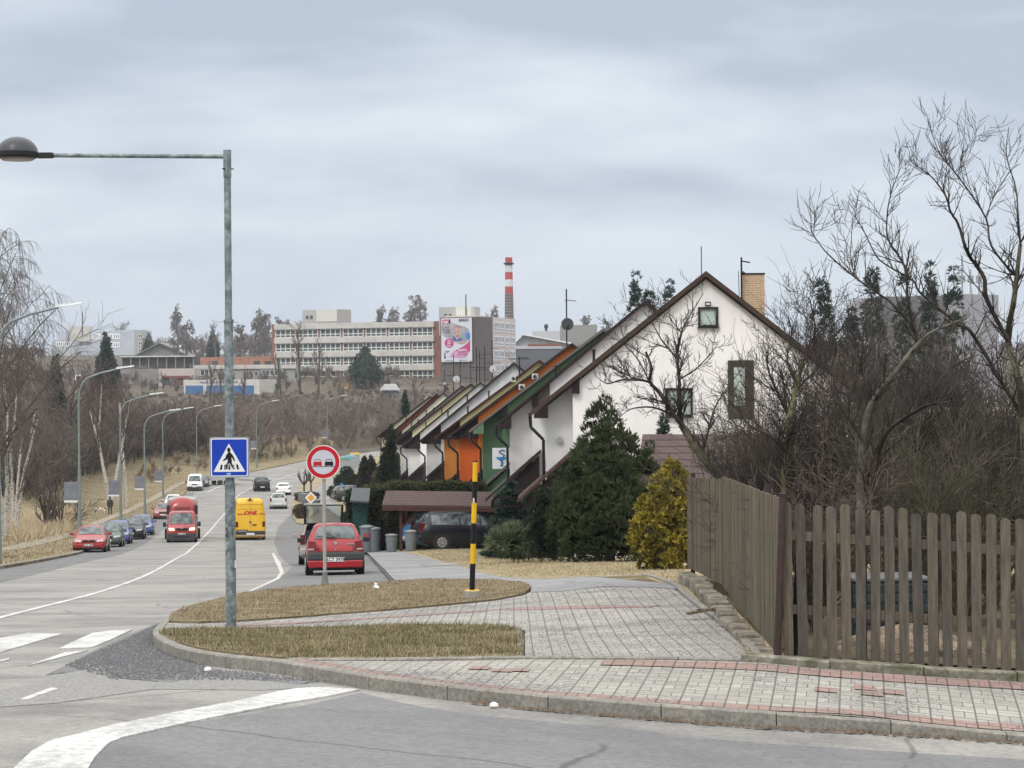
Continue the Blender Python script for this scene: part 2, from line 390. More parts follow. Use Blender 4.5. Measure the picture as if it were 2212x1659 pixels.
# ================================================================== sheets of the setting
GY = sorted(set([round(v, 2) for v in list(np.arange(-5, 48, .5))+list(np.arange(48, 130, 2.5))+list(np.arange(130, 470, 5))]))
GX = sorted(set([round(v, 2) for v in list(np.arange(-6, 12, .5))+list(np.arange(-80, -6, 2.5))+list(np.arange(12, 80, 4))]))
COVER = []
def inside(poly, X, Y):
    X = np.asarray(X); Y = np.asarray(Y); r = np.zeros(X.shape, bool); n = len(poly)
    for i in range(n):
        x0, y0 = poly[i]; x1, y1 = poly[(i+1) % n]
        if y0 == y1: continue
        c = ((y0 > Y) != (y1 > Y)) & (X < (x1-x0)*(Y-y0)/(y1-y0)+x0)
        r ^= c
    return r
def sheet(name, poly, off, mat, kind=None, skirt=0, cover=True, step=1, zfun=None):
    """poly: world (x,y) points; draped on the ground shape at height off"""
    if cover: COVER.append(poly)
    bm = bmesh.new(); vs = [bm.verts.new((p[0], p[1], 0)) for p in poly]
    f = bm.faces.new(vs)
    if f.normal.z < 0: f.normal_flip()
    x0, x1 = min(p[0] for p in poly), max(p[0] for p in poly); y0, y1 = min(p[1] for p in poly), max(p[1] for p in poly)
    bmesh.ops.triangulate(bm, faces=bm.faces[:])
    for k, y in enumerate(GY):
        if y0 < y < y1 and (k % step == 0):
            bmesh.ops.bisect_plane(bm, geom=bm.verts[:]+bm.edges[:]+bm.faces[:], plane_co=(0, y, 0), plane_no=(0, 1, 0), dist=1e-5)
    for k, x in enumerate(GX):
        if x0 < x < x1 and (k % step == 0):
            bmesh.ops.bisect_plane(bm, geom=bm.verts[:]+bm.edges[:]+bm.faces[:], plane_co=(x, 0, 0), plane_no=(1, 0, 0), dist=1e-5)
    bmesh.ops.recalc_face_normals(bm, faces=bm.faces[:])
    if sum(f.normal.z for f in bm.faces) < 0: bmesh.ops.reverse_faces(bm, faces=bm.faces[:])
    bm.verts.ensure_lookup_table()
    co = np.array([v.co[:] for v in bm.verts]); zz = gz(co[:, 0], co[:, 1])+off
    if zfun is not None: zz = zz+zfun(co[:, 0], co[:, 1])
    for v, z in zip(bm.verts, zz): v.co.z = z
    if skirt:
        ed = [e for e in bm.edges if len(e.link_faces) == 1]
        r = bmesh.ops.extrude_edge_only(bm, edges=ed)
        for v in [g for g in r['geom'] if isinstance(g, bmesh.types.BMVert)]: v.co.z -= skirt
    me = bpy.data.meshes.new(name); bm.to_mesh(me); bm.free(); me.materials.append(mat)
    o = bpy.data.objects.new(name, me); C.objects.link(o)
    if kind: o['kind'] = kind
    return o
def gp(pts, off=0.0): return [tuple(G(x, y, off))[:2] for x, y in pts]
def drop(X, Y): return -.085*np.clip((np.asarray(X)-2.9)/1.0, 0, 1)*np.clip((20.6-np.asarray(Y))/1.2, 0, 1)
def smoothline(pts, n=4):
    out = []
    P_ = [pts[0]]+list(pts)+[pts[-1]]
    for i in range(1, len(P_)-2):
        for k in range(n):
            t = k/n; a, b, c, d = [np.array(P_[i+j-1], float) for j in range(4)]
            out.append(tuple(.5*((2*b)+(-a+c)*t+(2*a-5*b+4*c-d)*t*t+(-a+3*b-3*c+d)*t**3)))
    out.append(tuple(pts[-1])); return out
KR = -.12
# kerb top outer edge (pixels), from behind the upper grass round the corner and along the side street
kerb_px = [(513,1281),(453,1297),(412,1308),(376,1322),(350,1341),(333,1358),(330,1369),(338,1379),(350,1386),(375,1397),(403,1405),(437,1412),(470,1417),(510,1420.5),(570,1426),(625,1434),(683,1444),(756,1456),(823,1467),(920,1479),(1023,1490),(1133,1502),(1280,1514),(1376,1522),(1450,1528),(1540,1534),(1619,1540),(1750,1547),(1880,1553)]
KB = [tuple(G(x, y))[:2] for x, y in kerb_px]
KB = smoothline(KB, 3)
last = KB[-1]
d0 = .0   # continues to the right at nearly constant distance
KB += [(last[0]+k*.5, last[1]-.02*k) for k in range(1, 12)]
# ---- road
RIGHT_px = [(640,1130),(629,1107),(632,1082),(644,1057),(668,1037),(700,1027),(733,1020),(771,1014),(792,996)]
RIGHT = gp(RIGHT_px, KR)
road_poly = [(-6,-8)]+[(p[0]-.5, p[1]) for p in [(-9,0)]+LEFT]+[(64,444),(22,408),(0,388)]+[(p[0]+1.5, p[1]) for p in RIGHT[::-1]]+[(3.0,70),(6,40),(4.5,23),(34,21),(34,-8)]
sheet('road', road_poly, KR, M_['asph'], 'structure')
def mark(name, pts, mat, off=.012, near=True):
    return sheet(name, pts, KR+off, mat, 'structure', cover=False, skirt=off-.001)
# darker side street, bays, gravel
mark('side_street', gp([(-40,1700),(160,1659),(240,1600),(420,1562),(640,1528),(780,1497),(830,1510),(920,1530),(1026,1545),(1130,1555),(1280,1568),(1450,1585),(1620,1600),(1880,1616),(2130,1634),(2260,1640),(2290,1720)], KR), M_['asph_dark'], .004)
bay = [(-17.6,75)]+[p for p in LEFT if p[1] < 330]
inner = gp([(395,1108),(345,1150),(300,1182),(150,1222),(0,1259)], KR)
bayp = gp([(-300,1268)], KR)+LEFT[0:6]+gp([(421,1063)], KR)+inner+gp([(-200,1309),(-300,1334)], KR)
mark('parking_bay', bayp, M_['asph_bay'], .006)
mark('parking_bay', gp([(641,1128),(632,1107),(600,1140),(592,1170),(612,1210),(632,1224),(604,1252),(540,1276),(515,1281),(700,1266),(860,1256),(850,1240),(815,1215),(790,1180),(700,1150)], KR), M_['asph_bay'], .006)
mark('gravel_drift', gp([(352,1343),(270,1375),(205,1405),(140,1440),(100,1459),(160,1452),(230,1432),(228,1450),(262,1466),(330,1472),(372,1475),(440,1462),(560,1470),(640,1480),(690,1472),(600,1466),(520,1459),(470,1453),(400,1437),(350,1418),(318,1400),(330,1370)], KR), M_['gravel'], .008)
mark('gravel_drift', gp([(200,1440),(60,1480),(-30,1500),(-30,1530),(120,1520),(330,1490),(560,1492),(700,1484),(640,1478),(440,1462),(330,1475),(250,1466)], KR), M_['gravel2'], .006)
# markings
def strip(pts, w, name, mat, off=.014):
    """constant-width line on the road through world points"""
    pts = smoothline(pts, 4); L, R_ = [], []
    for i, p in enumerate(pts):
        a = pts[max(0, i-1)]; b = pts[min(len(pts)-1, i+1)]
        d = np.array([b[0]-a[0], b[1]-a[1]]); d /= np.linalg.norm(d)+1e-9
        L.append((p[0]-d[1]*w/2, p[1]+d[0]*w/2)); R_.append((p[0]+d[1]*w/2, p[1]-d[0]*w/2))
    return mark(name, L+R_[::-1], mat, off)
strip(gp([(-60,1351),(0,1335),(75,1316),(150,1297),(220,1278),(300,1250),(340,1231),(385,1205),(420,1180),(450,1150),(478,1118),(500,1092),(512,1073),(530,1061),(551,1051)], KR), .14, 'centre_line', M_['paint'])
strip(gp([(575,1042),(610,1032),(660,1015)], KR), .13, 'centre_line', M_['paint_worn'])
strip(gp([(445,1064),(465,1055),(487,1045),(500,1040)], KR), .2, 'lane_edge_line', M_['paint'])
mark('crossing_bar', gp([(-60,1418),(-30,1385),(60,1370),(134,1371),(86,1385),(0,1411)], KR), M_['paint'], .014)
mark('crossing_bar', gp([(126,1403),(200,1369),(240,1364),(287,1361),(240,1383),(198,1400)], KR), M_['paint'], .014)
mark('crossing_line', gp([(59,1440),(140,1411),(190,1406),(120,1424)], KR), M_['paint'], .012)
mark('crossing_line', gp([(0,1427),(20,1423),(20,1427),(0,1431)], KR), M_['paint'], .012)
mark('stop_line', gp([(25,1668),(70,1625),(110,1603),(165,1590),(240,1570),(330,1552),(420,1534),(520,1515),(600,1497),(640,1490),(700,1487),(778,1492),(700,1508),(620,1521),(520,1540),(400,1565),(262,1597),(235,1608),(205,1638),(185,1672)], KR), M_['paint'], .016)
mark('worn_line', gp([(587,1195),(592,1195),(606,1215),(613,1238),(604,1250),(545,1277),(536,1278),(597,1249),(605,1236)], KR), M_['paint_worn'], .010)
mark('worn_line', gp([(44,1512),(110,1487),(125,1489),(60,1512)], KR), M_['paint_worn'], .010)
# gutter slabs at the foot of the kerb
0 and strip([(p[0], p[1]-.17) for p in KB[54:64]], .16, 'gutter_slab', M_['kerb'], .012)
def inset_(pts, d):
    out = []
    for i, p in enumerate(pts):
        a = pts[max(0, i-1)]; b = pts[min(len(pts)-1, i+1)]; v = np.array([b[0]-a[0], b[1]-a[1]]); v /= np.linalg.norm(v)+1e-9
        out.append((p[0]-v[1]*d, p[1]+v[0]*d))
    return out
# ---- pavement base carrying kerb, islands and driveway
back_px = [(853,1255),(815,1217),(800,1195),(780,1160),(740,1120),(700,1105),(640,1131),(632,1107)]
base_poly = [(KB[0][0]+.05, KB[0][1])]+inset_(KB, .07)+[(12,19),(12,22.6)]+[(9,24),(8,60),(6,95)]+gp([(840,1178),(815,1186),(800,1200),(820,1222),(853,1256),(700,1264)])
base = sheet('pavement_bed', base_poly, -.02, M_['bed'], 'structure', zfun=lambda X, Y: drop(X, Y)*1.3-.03)
# kerb stones
def kerbline(name, pts, w, h, label, cat, top=.012, seg=.5, mat=None, jit=.002, dropf=True, start=0):
    t = thing(name, label, cat, (pts[0][0], pts[0][1], float(gz(*pts[0]))))
    o = Vector(t.location); acc = [0.0]
    for a, b in zip(pts, pts[1:]): acc.append(acc[-1]+math.dist(a, b))
    L = acc[-1]; k = 0; s0 = 0.0
    def at(s):
        i = min(max(0, np.searchsorted(acc, s)-1), len(pts)-2); u = (s-acc[i])/(acc[i+1]-acc[i]+1e-9)
        return pts[i][0]+(pts[i+1][0]-pts[i][0])*u, pts[i][1]+(pts[i+1][1]-pts[i][1])*u
    while s0 < L-.05:
        s1 = min(L, s0+(seg if callable(seg) is False else seg(s0)))
        g = .005; m = MB(); (x0, y0), (x1, y1) = at(s0+g), at(s1-g)
        d = Vector((x1-x0, y1-y0)); d.normalize(); nx, ny = -d.y, d.x   # inward = left of travel
        j = random.uniform(-jit, jit); vs = []
        for (x, y) in ((x0, y0), (x1, y1)):
            zb = float(gz(x, y))+(float(drop(x, y)) if dropf else 0)
            for a, e in ((0, -h), (w, -h), (w, top+j), (.018, top+j), (0, top-.014+j)):
                vs.append((x+nx*a-o.x, y+ny*a-o.y, zb+e-o.z))
        m.add(vs, [(0,1,2,3,4)[::-1], (5,6,7,8,9)]+[(k_, (k_+1) % 5, 5+(k_+1) % 5, 5+k_) for k_ in range(5)])
        ob = m.build('kerb_stone', mat or M_['kerb'], t); k += 1; s0 = s1
    return t
def segf(s): return .5 if s < 9 else (.5 if s < 13.3 else 1.0)
kerbline('kerb', KB, .12, .16, 'long grey concrete kerb curving round the street corner below the grass island', 'kerb', seg=segf)
# ---- lower and upper islands
low_px = [(345,1372),(352,1363),(430,1360),(493,1359.5),(600,1358),(713,1357),(880,1352),(980,1352),(1046,1352),(1096,1355),(1126,1363),(1131,1372),(1131,1420),(1000,1423),(913,1425),(713,1425),(620,1424.5),(567,1418),(510,1413),(467,1409),(410,1397),(375,1387)]
up_px = [(372,1325),(400,1312),(453,1300),(513,1284),(600,1272),(700,1264),(853,1256),(946,1252),(1080,1254),(1136,1260),(1148,1269),(1130,1284),(1080,1294),(980,1305),(846,1317),(713,1327),(600,1336),(513,1342),(430,1345),(364,1343)]
LOW = gp(low_px); UP = gp(up_px)
sheet('lower_grass_island', LOW, .018, M_['grass'], 'structure', skirt=.06)
sheet('upper_grass_island', UP, .018, M_['grass'], 'structure', skirt=.06)
path_px = [(352,1345),(430,1347),(513,1344),(600,1338),(713,1329),(846,1319),(980,1307),(1080,1296),(1130,1286),(1146,1279),(1206,1277),(1263,1271),(1313,1266),(1413,1267),(1455,1272),(1497,1306),(1568,1360),(1611,1399),(1629,1424),(1400,1423),(1134,1421),(1134,1362),(1100,1353),(1046,1350),(880,1350),(713,1355),(493,1357),(345,1362)]
sheet('driveway_paving', gp(path_px), .0, M_['pav_drive'], 'structure', cover=False)
strip2 = lambda pts, w, nm, mt, off: strip(pts, w, nm, mt, off-KR)
strip2(gp([(500,1352),(600,1348),(713,1341.5),(830,1334),(980,1324),(1080,1318),(1180,1314),(1300,1311.5),(1413,1311)]), .42, 'red_paving_band', M_['pav_red2'], .008)
walk = gp([(620,1428),(713,1428),(913,1428),(1131,1424),(1400,1426),(1640,1431),(1746,1442),(1923,1456),(2101,1467),(2212,1474)])
walk = walk+[(8,22.3),(12,22.0),(12,19)]+[(x, y+.10) for x, y in KB[::-1] if x > KB[40][0]-.0]
sheet('sidewalk_paving', walk, .0, M_['pav_walk'], 'structure', cover=False, zfun=drop)
def inset(pts, d): 
    out = []
    for i, p in enumerate(pts):
        a = pts[max(0, i-1)]; b = pts[min(len(pts)-1, i+1)]; v = np.array([b[0]-a[0], b[1]-a[1]]); v /= np.linalg.norm(v)+1e-9
        out.append((p[0]-v[1]*d, p[1]+v[0]*d))
    return out
ks = KB[42:]
def bandstrip(pts, w, name, mat, off):
    L = inset(pts, -w/2); R_ = inset(pts, w/2)
    return sheet(name, L+R_[::-1], off, mat, 'structure', cover=False, zfun=drop)
bandstrip(inset(ks, .23), .2, 'red_paving_edge', M_['pav_red'], .008)
fx = gp([(1300,1432),(1400,1434),(1500,1437),(1640,1442),(1746,1452),(1923,1466),(2101,1477),(2212,1484)])
bandstrip(fx+[(8,21.9)], .34, 'red_paving_edge', M_['pav_red'], .008)
for cx, cy in [(1010,1447),(1060,1452),(1095,1451),(1760,1494),(1845,1490),(1860,1502),(1905,1499)]:
    p = G(cx, cy)[:]; a = .1525; u = Vector((.2, -.0305)); w_ = Vector((.0305, .2)); q = Vector(p[:2])
    sheet('red_paving_stones', [tuple(q), tuple(q+u), tuple(q+u+w_), tuple(q+w_)], .010, M_['pav_red'], 'structure', cover=False, zfun=drop)
# edging strips between areas
for pts, nm, lb in (
    (gp([(620,1426.5),(913,1426.5),(1131,1421.5),(1400,1423.5),(1640,1429)]), 'edging', 'thin pale concrete edging between driveway paving and sidewalk paving'),
    (gp([(1131,1421),(1131,1372),(1129,1364)]), 'edging', 'short concrete edging closing the right end of the lower grass island'),
    (gp([(1386,1244),(1410,1249),(1448,1263),(1470,1282),(1497,1305),(1535,1332),(1568,1359),(1590,1378),(1611,1398),(1622,1410),(1629,1424)]), 'edging', 'raised concrete edging between driveway and the board fence'),
    (gp([(822,1182),(880,1195.5),(946,1212),(1013,1230),(1046,1240),(1106,1250),(1180,1252),(1280,1247),(1386,1244)]), 'edging', 'low pale edging between asphalt path and the lawn')):
    hi = .05 if 'raised' in lb else .02
    kerbline(nm, pts, .07, .1, lb, 'edging', top=hi, seg=1.0, dropf=False)
# asphalt walk + lawn
awalk = [(830,1184),(880,1195.5),(946,1212),(1013,1230),(1046,1240),(1106,1250),(1180,1252),(1280,1247),(1386,1242),(1420,1245),(1462,1262),(1470,1274),(1413,1269),(1313,1267),(1263,1272),(1206,1278),(1146,1280),(1148,1269),(1136,1259),(1080,1253),(946,1251),(853,1254),(835,1235),(815,1215),(800,1200),(770,1165),(755,1140),(740,1120),(700,1092),(672,1075),(678,1060),(692,1048),(706,1040),(722,1030),(740,1030),(722,1048),(718,1075),(728,1095),(745,1115),(775,1150),(800,1172)]
sheet('asphalt_walk', gp(awalk), .006, M_['asph_walk'], 'structure')
mark_w = gp([(950,1216),(1090-75,1216),(1000,1220),(905,1221)])
sheet('pale_drain_strip', gp([(905,1219),(935,1217),(1000,1217),(990,1221),(920,1224)]), .016, M_['pav_walk'], 'structure', cover=False)
lawn = gp([(822,1181),(880,1194),(946,1211),(1013,1229),(1046,1239),(1106,1249),(1180,1251),(1280,1246),(1386,1243),(1450,1262),(1497,1304),(1568,1358),(1629,1422)])+[(2.9,22.4),(30,22.6),(34,120),(0,100)]+gp([(835,1168)])
sheet('lawn', lawn, .01, M_['lawn'], 'structure')
# garden soil behind the picket fence
sheet('garden_ground', [(2.75,22.5),(30,22.7),(30,44),(3.3,42)], .03, M_['soil'], 'structure', cover=False)
sheet('parking_pad', gp([(822,1180),(1040,1176),(1060,1158),(800,1160)]), .02, M_['asph_walk'], 'structure', cover=False)
# planted strip between road and walk, farther down
rs = gp([(640,1131),(629,1107),(632,1082),(644,1057),(668,1037),(700,1027),(733,1020)], KR)
wl = gp([(706,1040),(692,1048),(678,1060),(672,1075),(690,1088),(655,1132)])
sheet('planted_strip', rs+gp([(722,1029)])+wl, .0, M_['lawn'], 'structure', skirt=.14)
for k, (x0, y0, x1, y1) in enumerate([(655,1075,672,1071),(648,1064,676,1058),(660,1052,690,1046),(690,1037,712,1033)]):
    a = G(x0, y0); b = G(x1, y1); strip2([tuple(a)[:2], ((a.x+b.x)/2, (a.y+b.y)/2), tuple(b)[:2]], 1.6, 'paved_crossing', M_['path'], .012)
# far right side ground beyond the planted strip: driveways in front of the houses
sheet('house_forecourt', gp([(835,1168),(800,1160),(775,1150),(745,1115),(728,1095),(718,1075),(722,1048),(745,1028),(775,1016),(795,997)])+[(-20,400),(-8,300),(0,200),(6,100)], -.01, M_['lawn'], 'structure')
# left verge
lv = LEFT[:9]; far = [(x-18, y+4) for x, y in lv]
verge = sheet('left_verge', [(-6,10)]+lv+[(-30,385),(-60,388)]+far[::-1]+[(-24,10)], .0, M_['verge'], 'structure', skirt=.2)
kerbline('kerb', [(-12.3,28)]+LEFT[:4], .14, .2, 'low mossy stone kerb along the left verge of the road', 'kerb', top=.02, seg=1.0, dropf=False)
pathpts = [G(x, y) for x, y in [(-60,1205),(0,1193),(60,1185),(110,1174),(150,1163),(170,1152)]]
strip2([(p.x-1.0, p.y) for p in pathpts], 1.5, 'foot_path', M_['track'], .03)
pp = [G(x, y) for x, y in [(190,1140),(230,1122),(262,1110),(290,1098),(320,1083),(350,1066),(380,1050),(410,1038)]]
strip2([tuple(p)[:2] for p in pp], 1.0, 'foot_path', M_['track'], .05)
# ---- terrain sheet to the horizon
ys = np.array(sorted(set(list(np.arange(-60, 10, 6))+list(np.arange(10, 60, 1.0))+list(np.arange(60, 130, 2.0))+list(np.arange(130, 460, 4.0))+list(np.arange(460, 1000, 20))+list(np.arange(1000, 5001, 200)))))
xs = np.array(sorted(set(list(np.arange(-3000, -200, 200))+list(np.arange(-200, -60, 10))+list(np.arange(-60, -6, 2.0))+list(np.arange(-6, 12, 1.0))+list(np.arange(12, 60, 3.0))+list(np.arange(60, 200, 10))+list(np.arange(200, 3001, 200)))))
XX, YY = np.meshgrid(xs, ys); ZZ = gz(XX, YY)-.03
cov = np.zeros(XX.shape, bool)
for p in COVER: cov |= inside(p, XX, YY)
ZZ = ZZ-.6*cov
V = np.stack([XX, YY, ZZ], -1).reshape(-1, 3); nx = len(xs)
idx = (np.arange(len(ys)-1)[:, None]*nx+np.arange(nx-1)[None, :]).reshape(-1)
Fq = np.stack([idx, idx+1, idx+nx+1, idx+nx], 1)
tr = np_mesh('ground', V, Fq, M_['floor'], smooth=True); tr['kind'] = 'structure'
# ---- blades on the two islands (uncountable: stuff)
def blades(name, poly, n, h0, h1, mats, off=.03, w=.006, seed=1, clump=.5):
    rs = np.random.RandomState(seed); P_ = np.array(poly); x0, y0 = P_.min(0); x1, y1 = P_.max(0)
    X = rs.uniform(x0, x1, n*4); Y = rs.uniform(y0, y1, n*4); k = inside(poly, X, Y); X, Y = X[k][:n], Y[k][:n]; n = len(X)
    Z = gz(X, Y)+off-.01
    cl = .5+.28*np.sin(X*3.1+np.sin(Y*2.3)*2)*np.sin(Y*4.7+X)+.22*np.sin(X*11+Y*7)*np.sin(Y*13-X*5)
    kp = rs.rand(n) < .25+1.1*cl; X, Y, Z, cl = X[kp], Y[kp], Z[kp], cl[kp]; n = len(X)
    H = rs.uniform(h0, h1, n)*(.6+clump*cl); a = rs.uniform(0, 2*PI, n); ln = rs.uniform(.1, .9, n)*H; b = rs.uniform(0, 2*PI, n)
    dx, dy = np.cos(a)*w, np.sin(a)*w
    V = np.stack([np.stack([X-dx, Y-dy, Z], 1), np.stack([X+dx, Y+dy, Z], 1), np.stack([X+np.cos(b)*ln, Y+np.sin(b)*ln, Z+H], 1)], 1).reshape(-1, 3)
    o = np_mesh(name, V, np.arange(3*n).reshape(n, 3), mats); o['kind'] = 'stuff'; return o
gb = leafmat('blades_dry', (.17,.13,.08), (.36,.30,.20), 2.2); gg = leafmat('blades_green', (.075,.10,.035), (.20,.19,.09), 1.6)
o = blades('dry_grass', LOW, 22000, .012, .05, gb, seed=1, off=.018, clump=1.4); tag(o, 'short dry straw coloured grass on the lower island', 'grass', kind='stuff')
o = blades('green_grass', LOW, 18000, .015, .06, gg, seed=2, off=.018, clump=1.1); tag(o, 'green grass blades growing among the straw on the lower island', 'grass', kind='stuff')
o = blades('dry_grass', UP, 36000, .015, .055, gb, seed=3, w=.008, off=.018, clump=.9); tag(o, 'brown winter grass on the upper island around the road sign', 'grass', kind='stuff')
lawn_near = gp([(900,1194),(1013,1228),(1106,1248),(1280,1245),(1386,1242),(1470,1262),(1480,1232),(1380,1215),(1100,1195),(960,1180)])
o = blades('lawn_grass', lawn_near, 30000, .03, .07, leafmat('blades_lawn', (.34,.28,.18), (.42,.36,.24)), seed=4, w=.012, off=.01); tag(o, 'pale dry lawn grass in front of the dark pines', 'grass', kind='stuff')
vg = [(x-.4, y) for x, y in LEFT[:7]]; vg = vg+[(x-14, y+3) for x, y in vg[::-1]]
o = blades('verge_grass', vg, 40000, .05, .16, gb, seed=5, w=.03, off=.0); tag(o, 'brown dry grass on the verge left of the road', 'grass', kind='stuff')
reed = [tuple(G(x, y))[:2] for x, y in [(30,1172),(60,1168),(120,1158),(165,1140),(180,1110),(120,1110),(60,1120),(30,1130)]]
o = blades('tall_grass', reed, 9000, .5, 1.3, leafmat('blades_reed', (.42,.33,.21), (.52,.43,.30)), seed=6, w=.03, off=.0, clump=.4); tag(o, 'tall straw coloured grass between the birches and the footpath', 'grass', kind='stuff')
# small stones and litter of grit: one uncountable object
def grit(name, poly, n, s0, s1, mat, off, seed):
    rs = np.random.RandomState(seed); P_ = np.array(poly); x0, y0 = P_.min(0); x1, y1 = P_.max(0)
    X = rs.uniform(x0, x1, n*4); Y = rs.uniform(y0, y1, n*4); k = inside(poly, X, Y); X, Y = X[k][:n], Y[k][:n]; n = len(X)
    Z = gz(X, Y)+off; s = rs.uniform(s0, s1, n)
    t = np.array([[1,0,0],[-.5,.87,0],[-.5,-.87,0],[0,0,.9]]); V = (np.stack([X, Y, Z], 1)[:, None, :]+t[None]*s[:, None, None]*rs.uniform(.6, 1.3, (n, 4, 1))).reshape(-1, 3)
    b = np.arange(n)[:, None]*4; Fc = np.concatenate([b+np.array([[0,1,3]]), b+np.array([[1,2,3]]), b+np.array([[2,0,3]])])
    o = np_mesh(name, V, Fc, mat); o['kind'] = 'stuff'; return o
gm = P('grit', (.11,.112,.12), var=.5, scale=40)
o = grit('grit', gp([(352,1345),(140,1440),(240,1470),(690,1474),(470,1450),(330,1400)], KR), 9000, .006, .018, gm, KR+.012, 3); tag(o, 'dark loose grit swept against the corner kerb', 'gravel', kind='stuff')
o = grit('grit', gp(path_px), 6000, .004, .010, gm, .005, 4); tag(o, 'dark grit scattered over the driveway pavers', 'gravel', kind='stuff')
foot = inset(KB[60:], -.10); foot2 = inset(KB[60:], -.02)
o = grit('leaf_litter', foot+foot2[::-1], 2500, .008, .028, P('litter', (.12,.085,.06), var=.6, scale=30), KR+.012, 5); tag(o, 'brown leaf litter lying along the foot of the kerb', 'litter', kind='stuff')
# ================================================================== vehicles
TY = {
 # t, zb, zbelt, ztop, w, wr
 'hatch': [(0,.34,.56,.60,.80,.70),(.02,.24,.62,.68,.92,.80),(.08,.20,.70,.78,.98,.84),(.26,.20,.88,.95,1,.80),(.42,.20,.92,1.44,1,.70),(.62,.20,.94,1.50,1,.71),(.87,.20,.97,1.46,1,.69),(.965,.28,.98,1.02,.97,.80),(1,.34,.78,.84,.92,.78)],
 'sedan': [(0,.34,.56,.60,.80,.70),(.02,.24,.62,.67,.92,.80),(.08,.20,.70,.77,.98,.84),(.29,.20,.90,.97,1,.80),(.43,.20,.94,1.42,1,.70),(.60,.20,.96,1.48,1,.71),(.74,.20,.98,1.40,1,.68),(.86,.22,1.0,1.08,1,.80),(.97,.28,.98,1.04,.96,.82),(1,.36,.80,.86,.90,.78)],
 'estate': [(0,.34,.56,.60,.80,.70),(.02,.24,.62,.68,.92,.80),(.08,.20,.70,.77,.98,.84),(.27,.20,.90,.96,1,.80),(.42,.20,.93,1.44,1,.70),(.62,.20,.95,1.50,1,.71),(.90,.20,.98,1.46,1,.69),(.975,.28,1.0,1.05,.97,.80),(1,.34,.80,.86,.93,.78)],
 'suv': [(0,.40,.66,.72,.82,.70),(.02,.30,.72,.80,.94,.80),(.08,.26,.80,.90,.98,.84),(.26,.26,.95,1.02,1,.80),(.40,.26,.98,1.44,1,.72),(.62,.26,.99,1.50,1,.73),(.90,.26,1.02,1.46,1,.70),(.975,.32,1.02,1.08,.97,.80),(1,.40,.84,.90,.94,.80)],
 'van': [(0,.22,.50,.56,.84,.72),(.015,.17,.54,.62,.95,.84),(.06,.15,.62,.72,.99,.88),(.15,.15,.78,.86,1,.86),(.27,.15,.80,1.44,1,.84),(.36,.15,.80,1.50,1,.84),(.6,.15,.80,1.50,1,.84),(.975,.15,.80,1.48,1,.84),(.995,.2,.80,1.40,.98,.82),(1,.22,.78,1.3,.95,.80)],
}
def ring(st, L, W, H, t_scale=None):
    t, zb, zl, zt, w, wr = st; k = H/1.5; zb *= k if k < 1.2 else 1; zl *= k; zt *= k; y = L/2-t*L; w = w*W/2; wr = wr*W/2
    zs = zl+(zt-zl)*.90
    half = [(0, zb), (w*.86, zb), (w*.985, zb+.14), (w, zb+(zl-zb)*.62), (w*.975, zl), (wr, zs), (wr*.82, zt), (0, zt+.018)]
    return [Vector((x, y, z)) for x, z in half]+[Vector((-x, y, z)) for x, z in half[-2:0:-1]]
def glass_quad(mb, q, ins, out):
    """q: 4 corners in order; shrink towards the centre, push outward, add thickness"""
    c = sum(q, Vector())/4; nrm = (q[1]-q[0]).cross(q[3]-q[0]).normalized()
    if nrm.dot(c-Vector((0, c.y*.5, .7))) < 0: nrm = -nrm
    v = []
    for i, p in enumerate(q):
        a = (q[(i+1) % 4]-p); b = (q[i-1]-p); la, lb = a.length+1e-6, b.length+1e-6
        v.append(p+a/la*min(ins, la*.4)+b/lb*min(ins, lb*.4)+nrm*out)
    mb.add([p-nrm*.012 for p in v]+v, [(0,1,2,3),(4,5,6,7),(0,1,5,4),(1,2,6,5),(2,3,7,6),(3,0,4,7)])
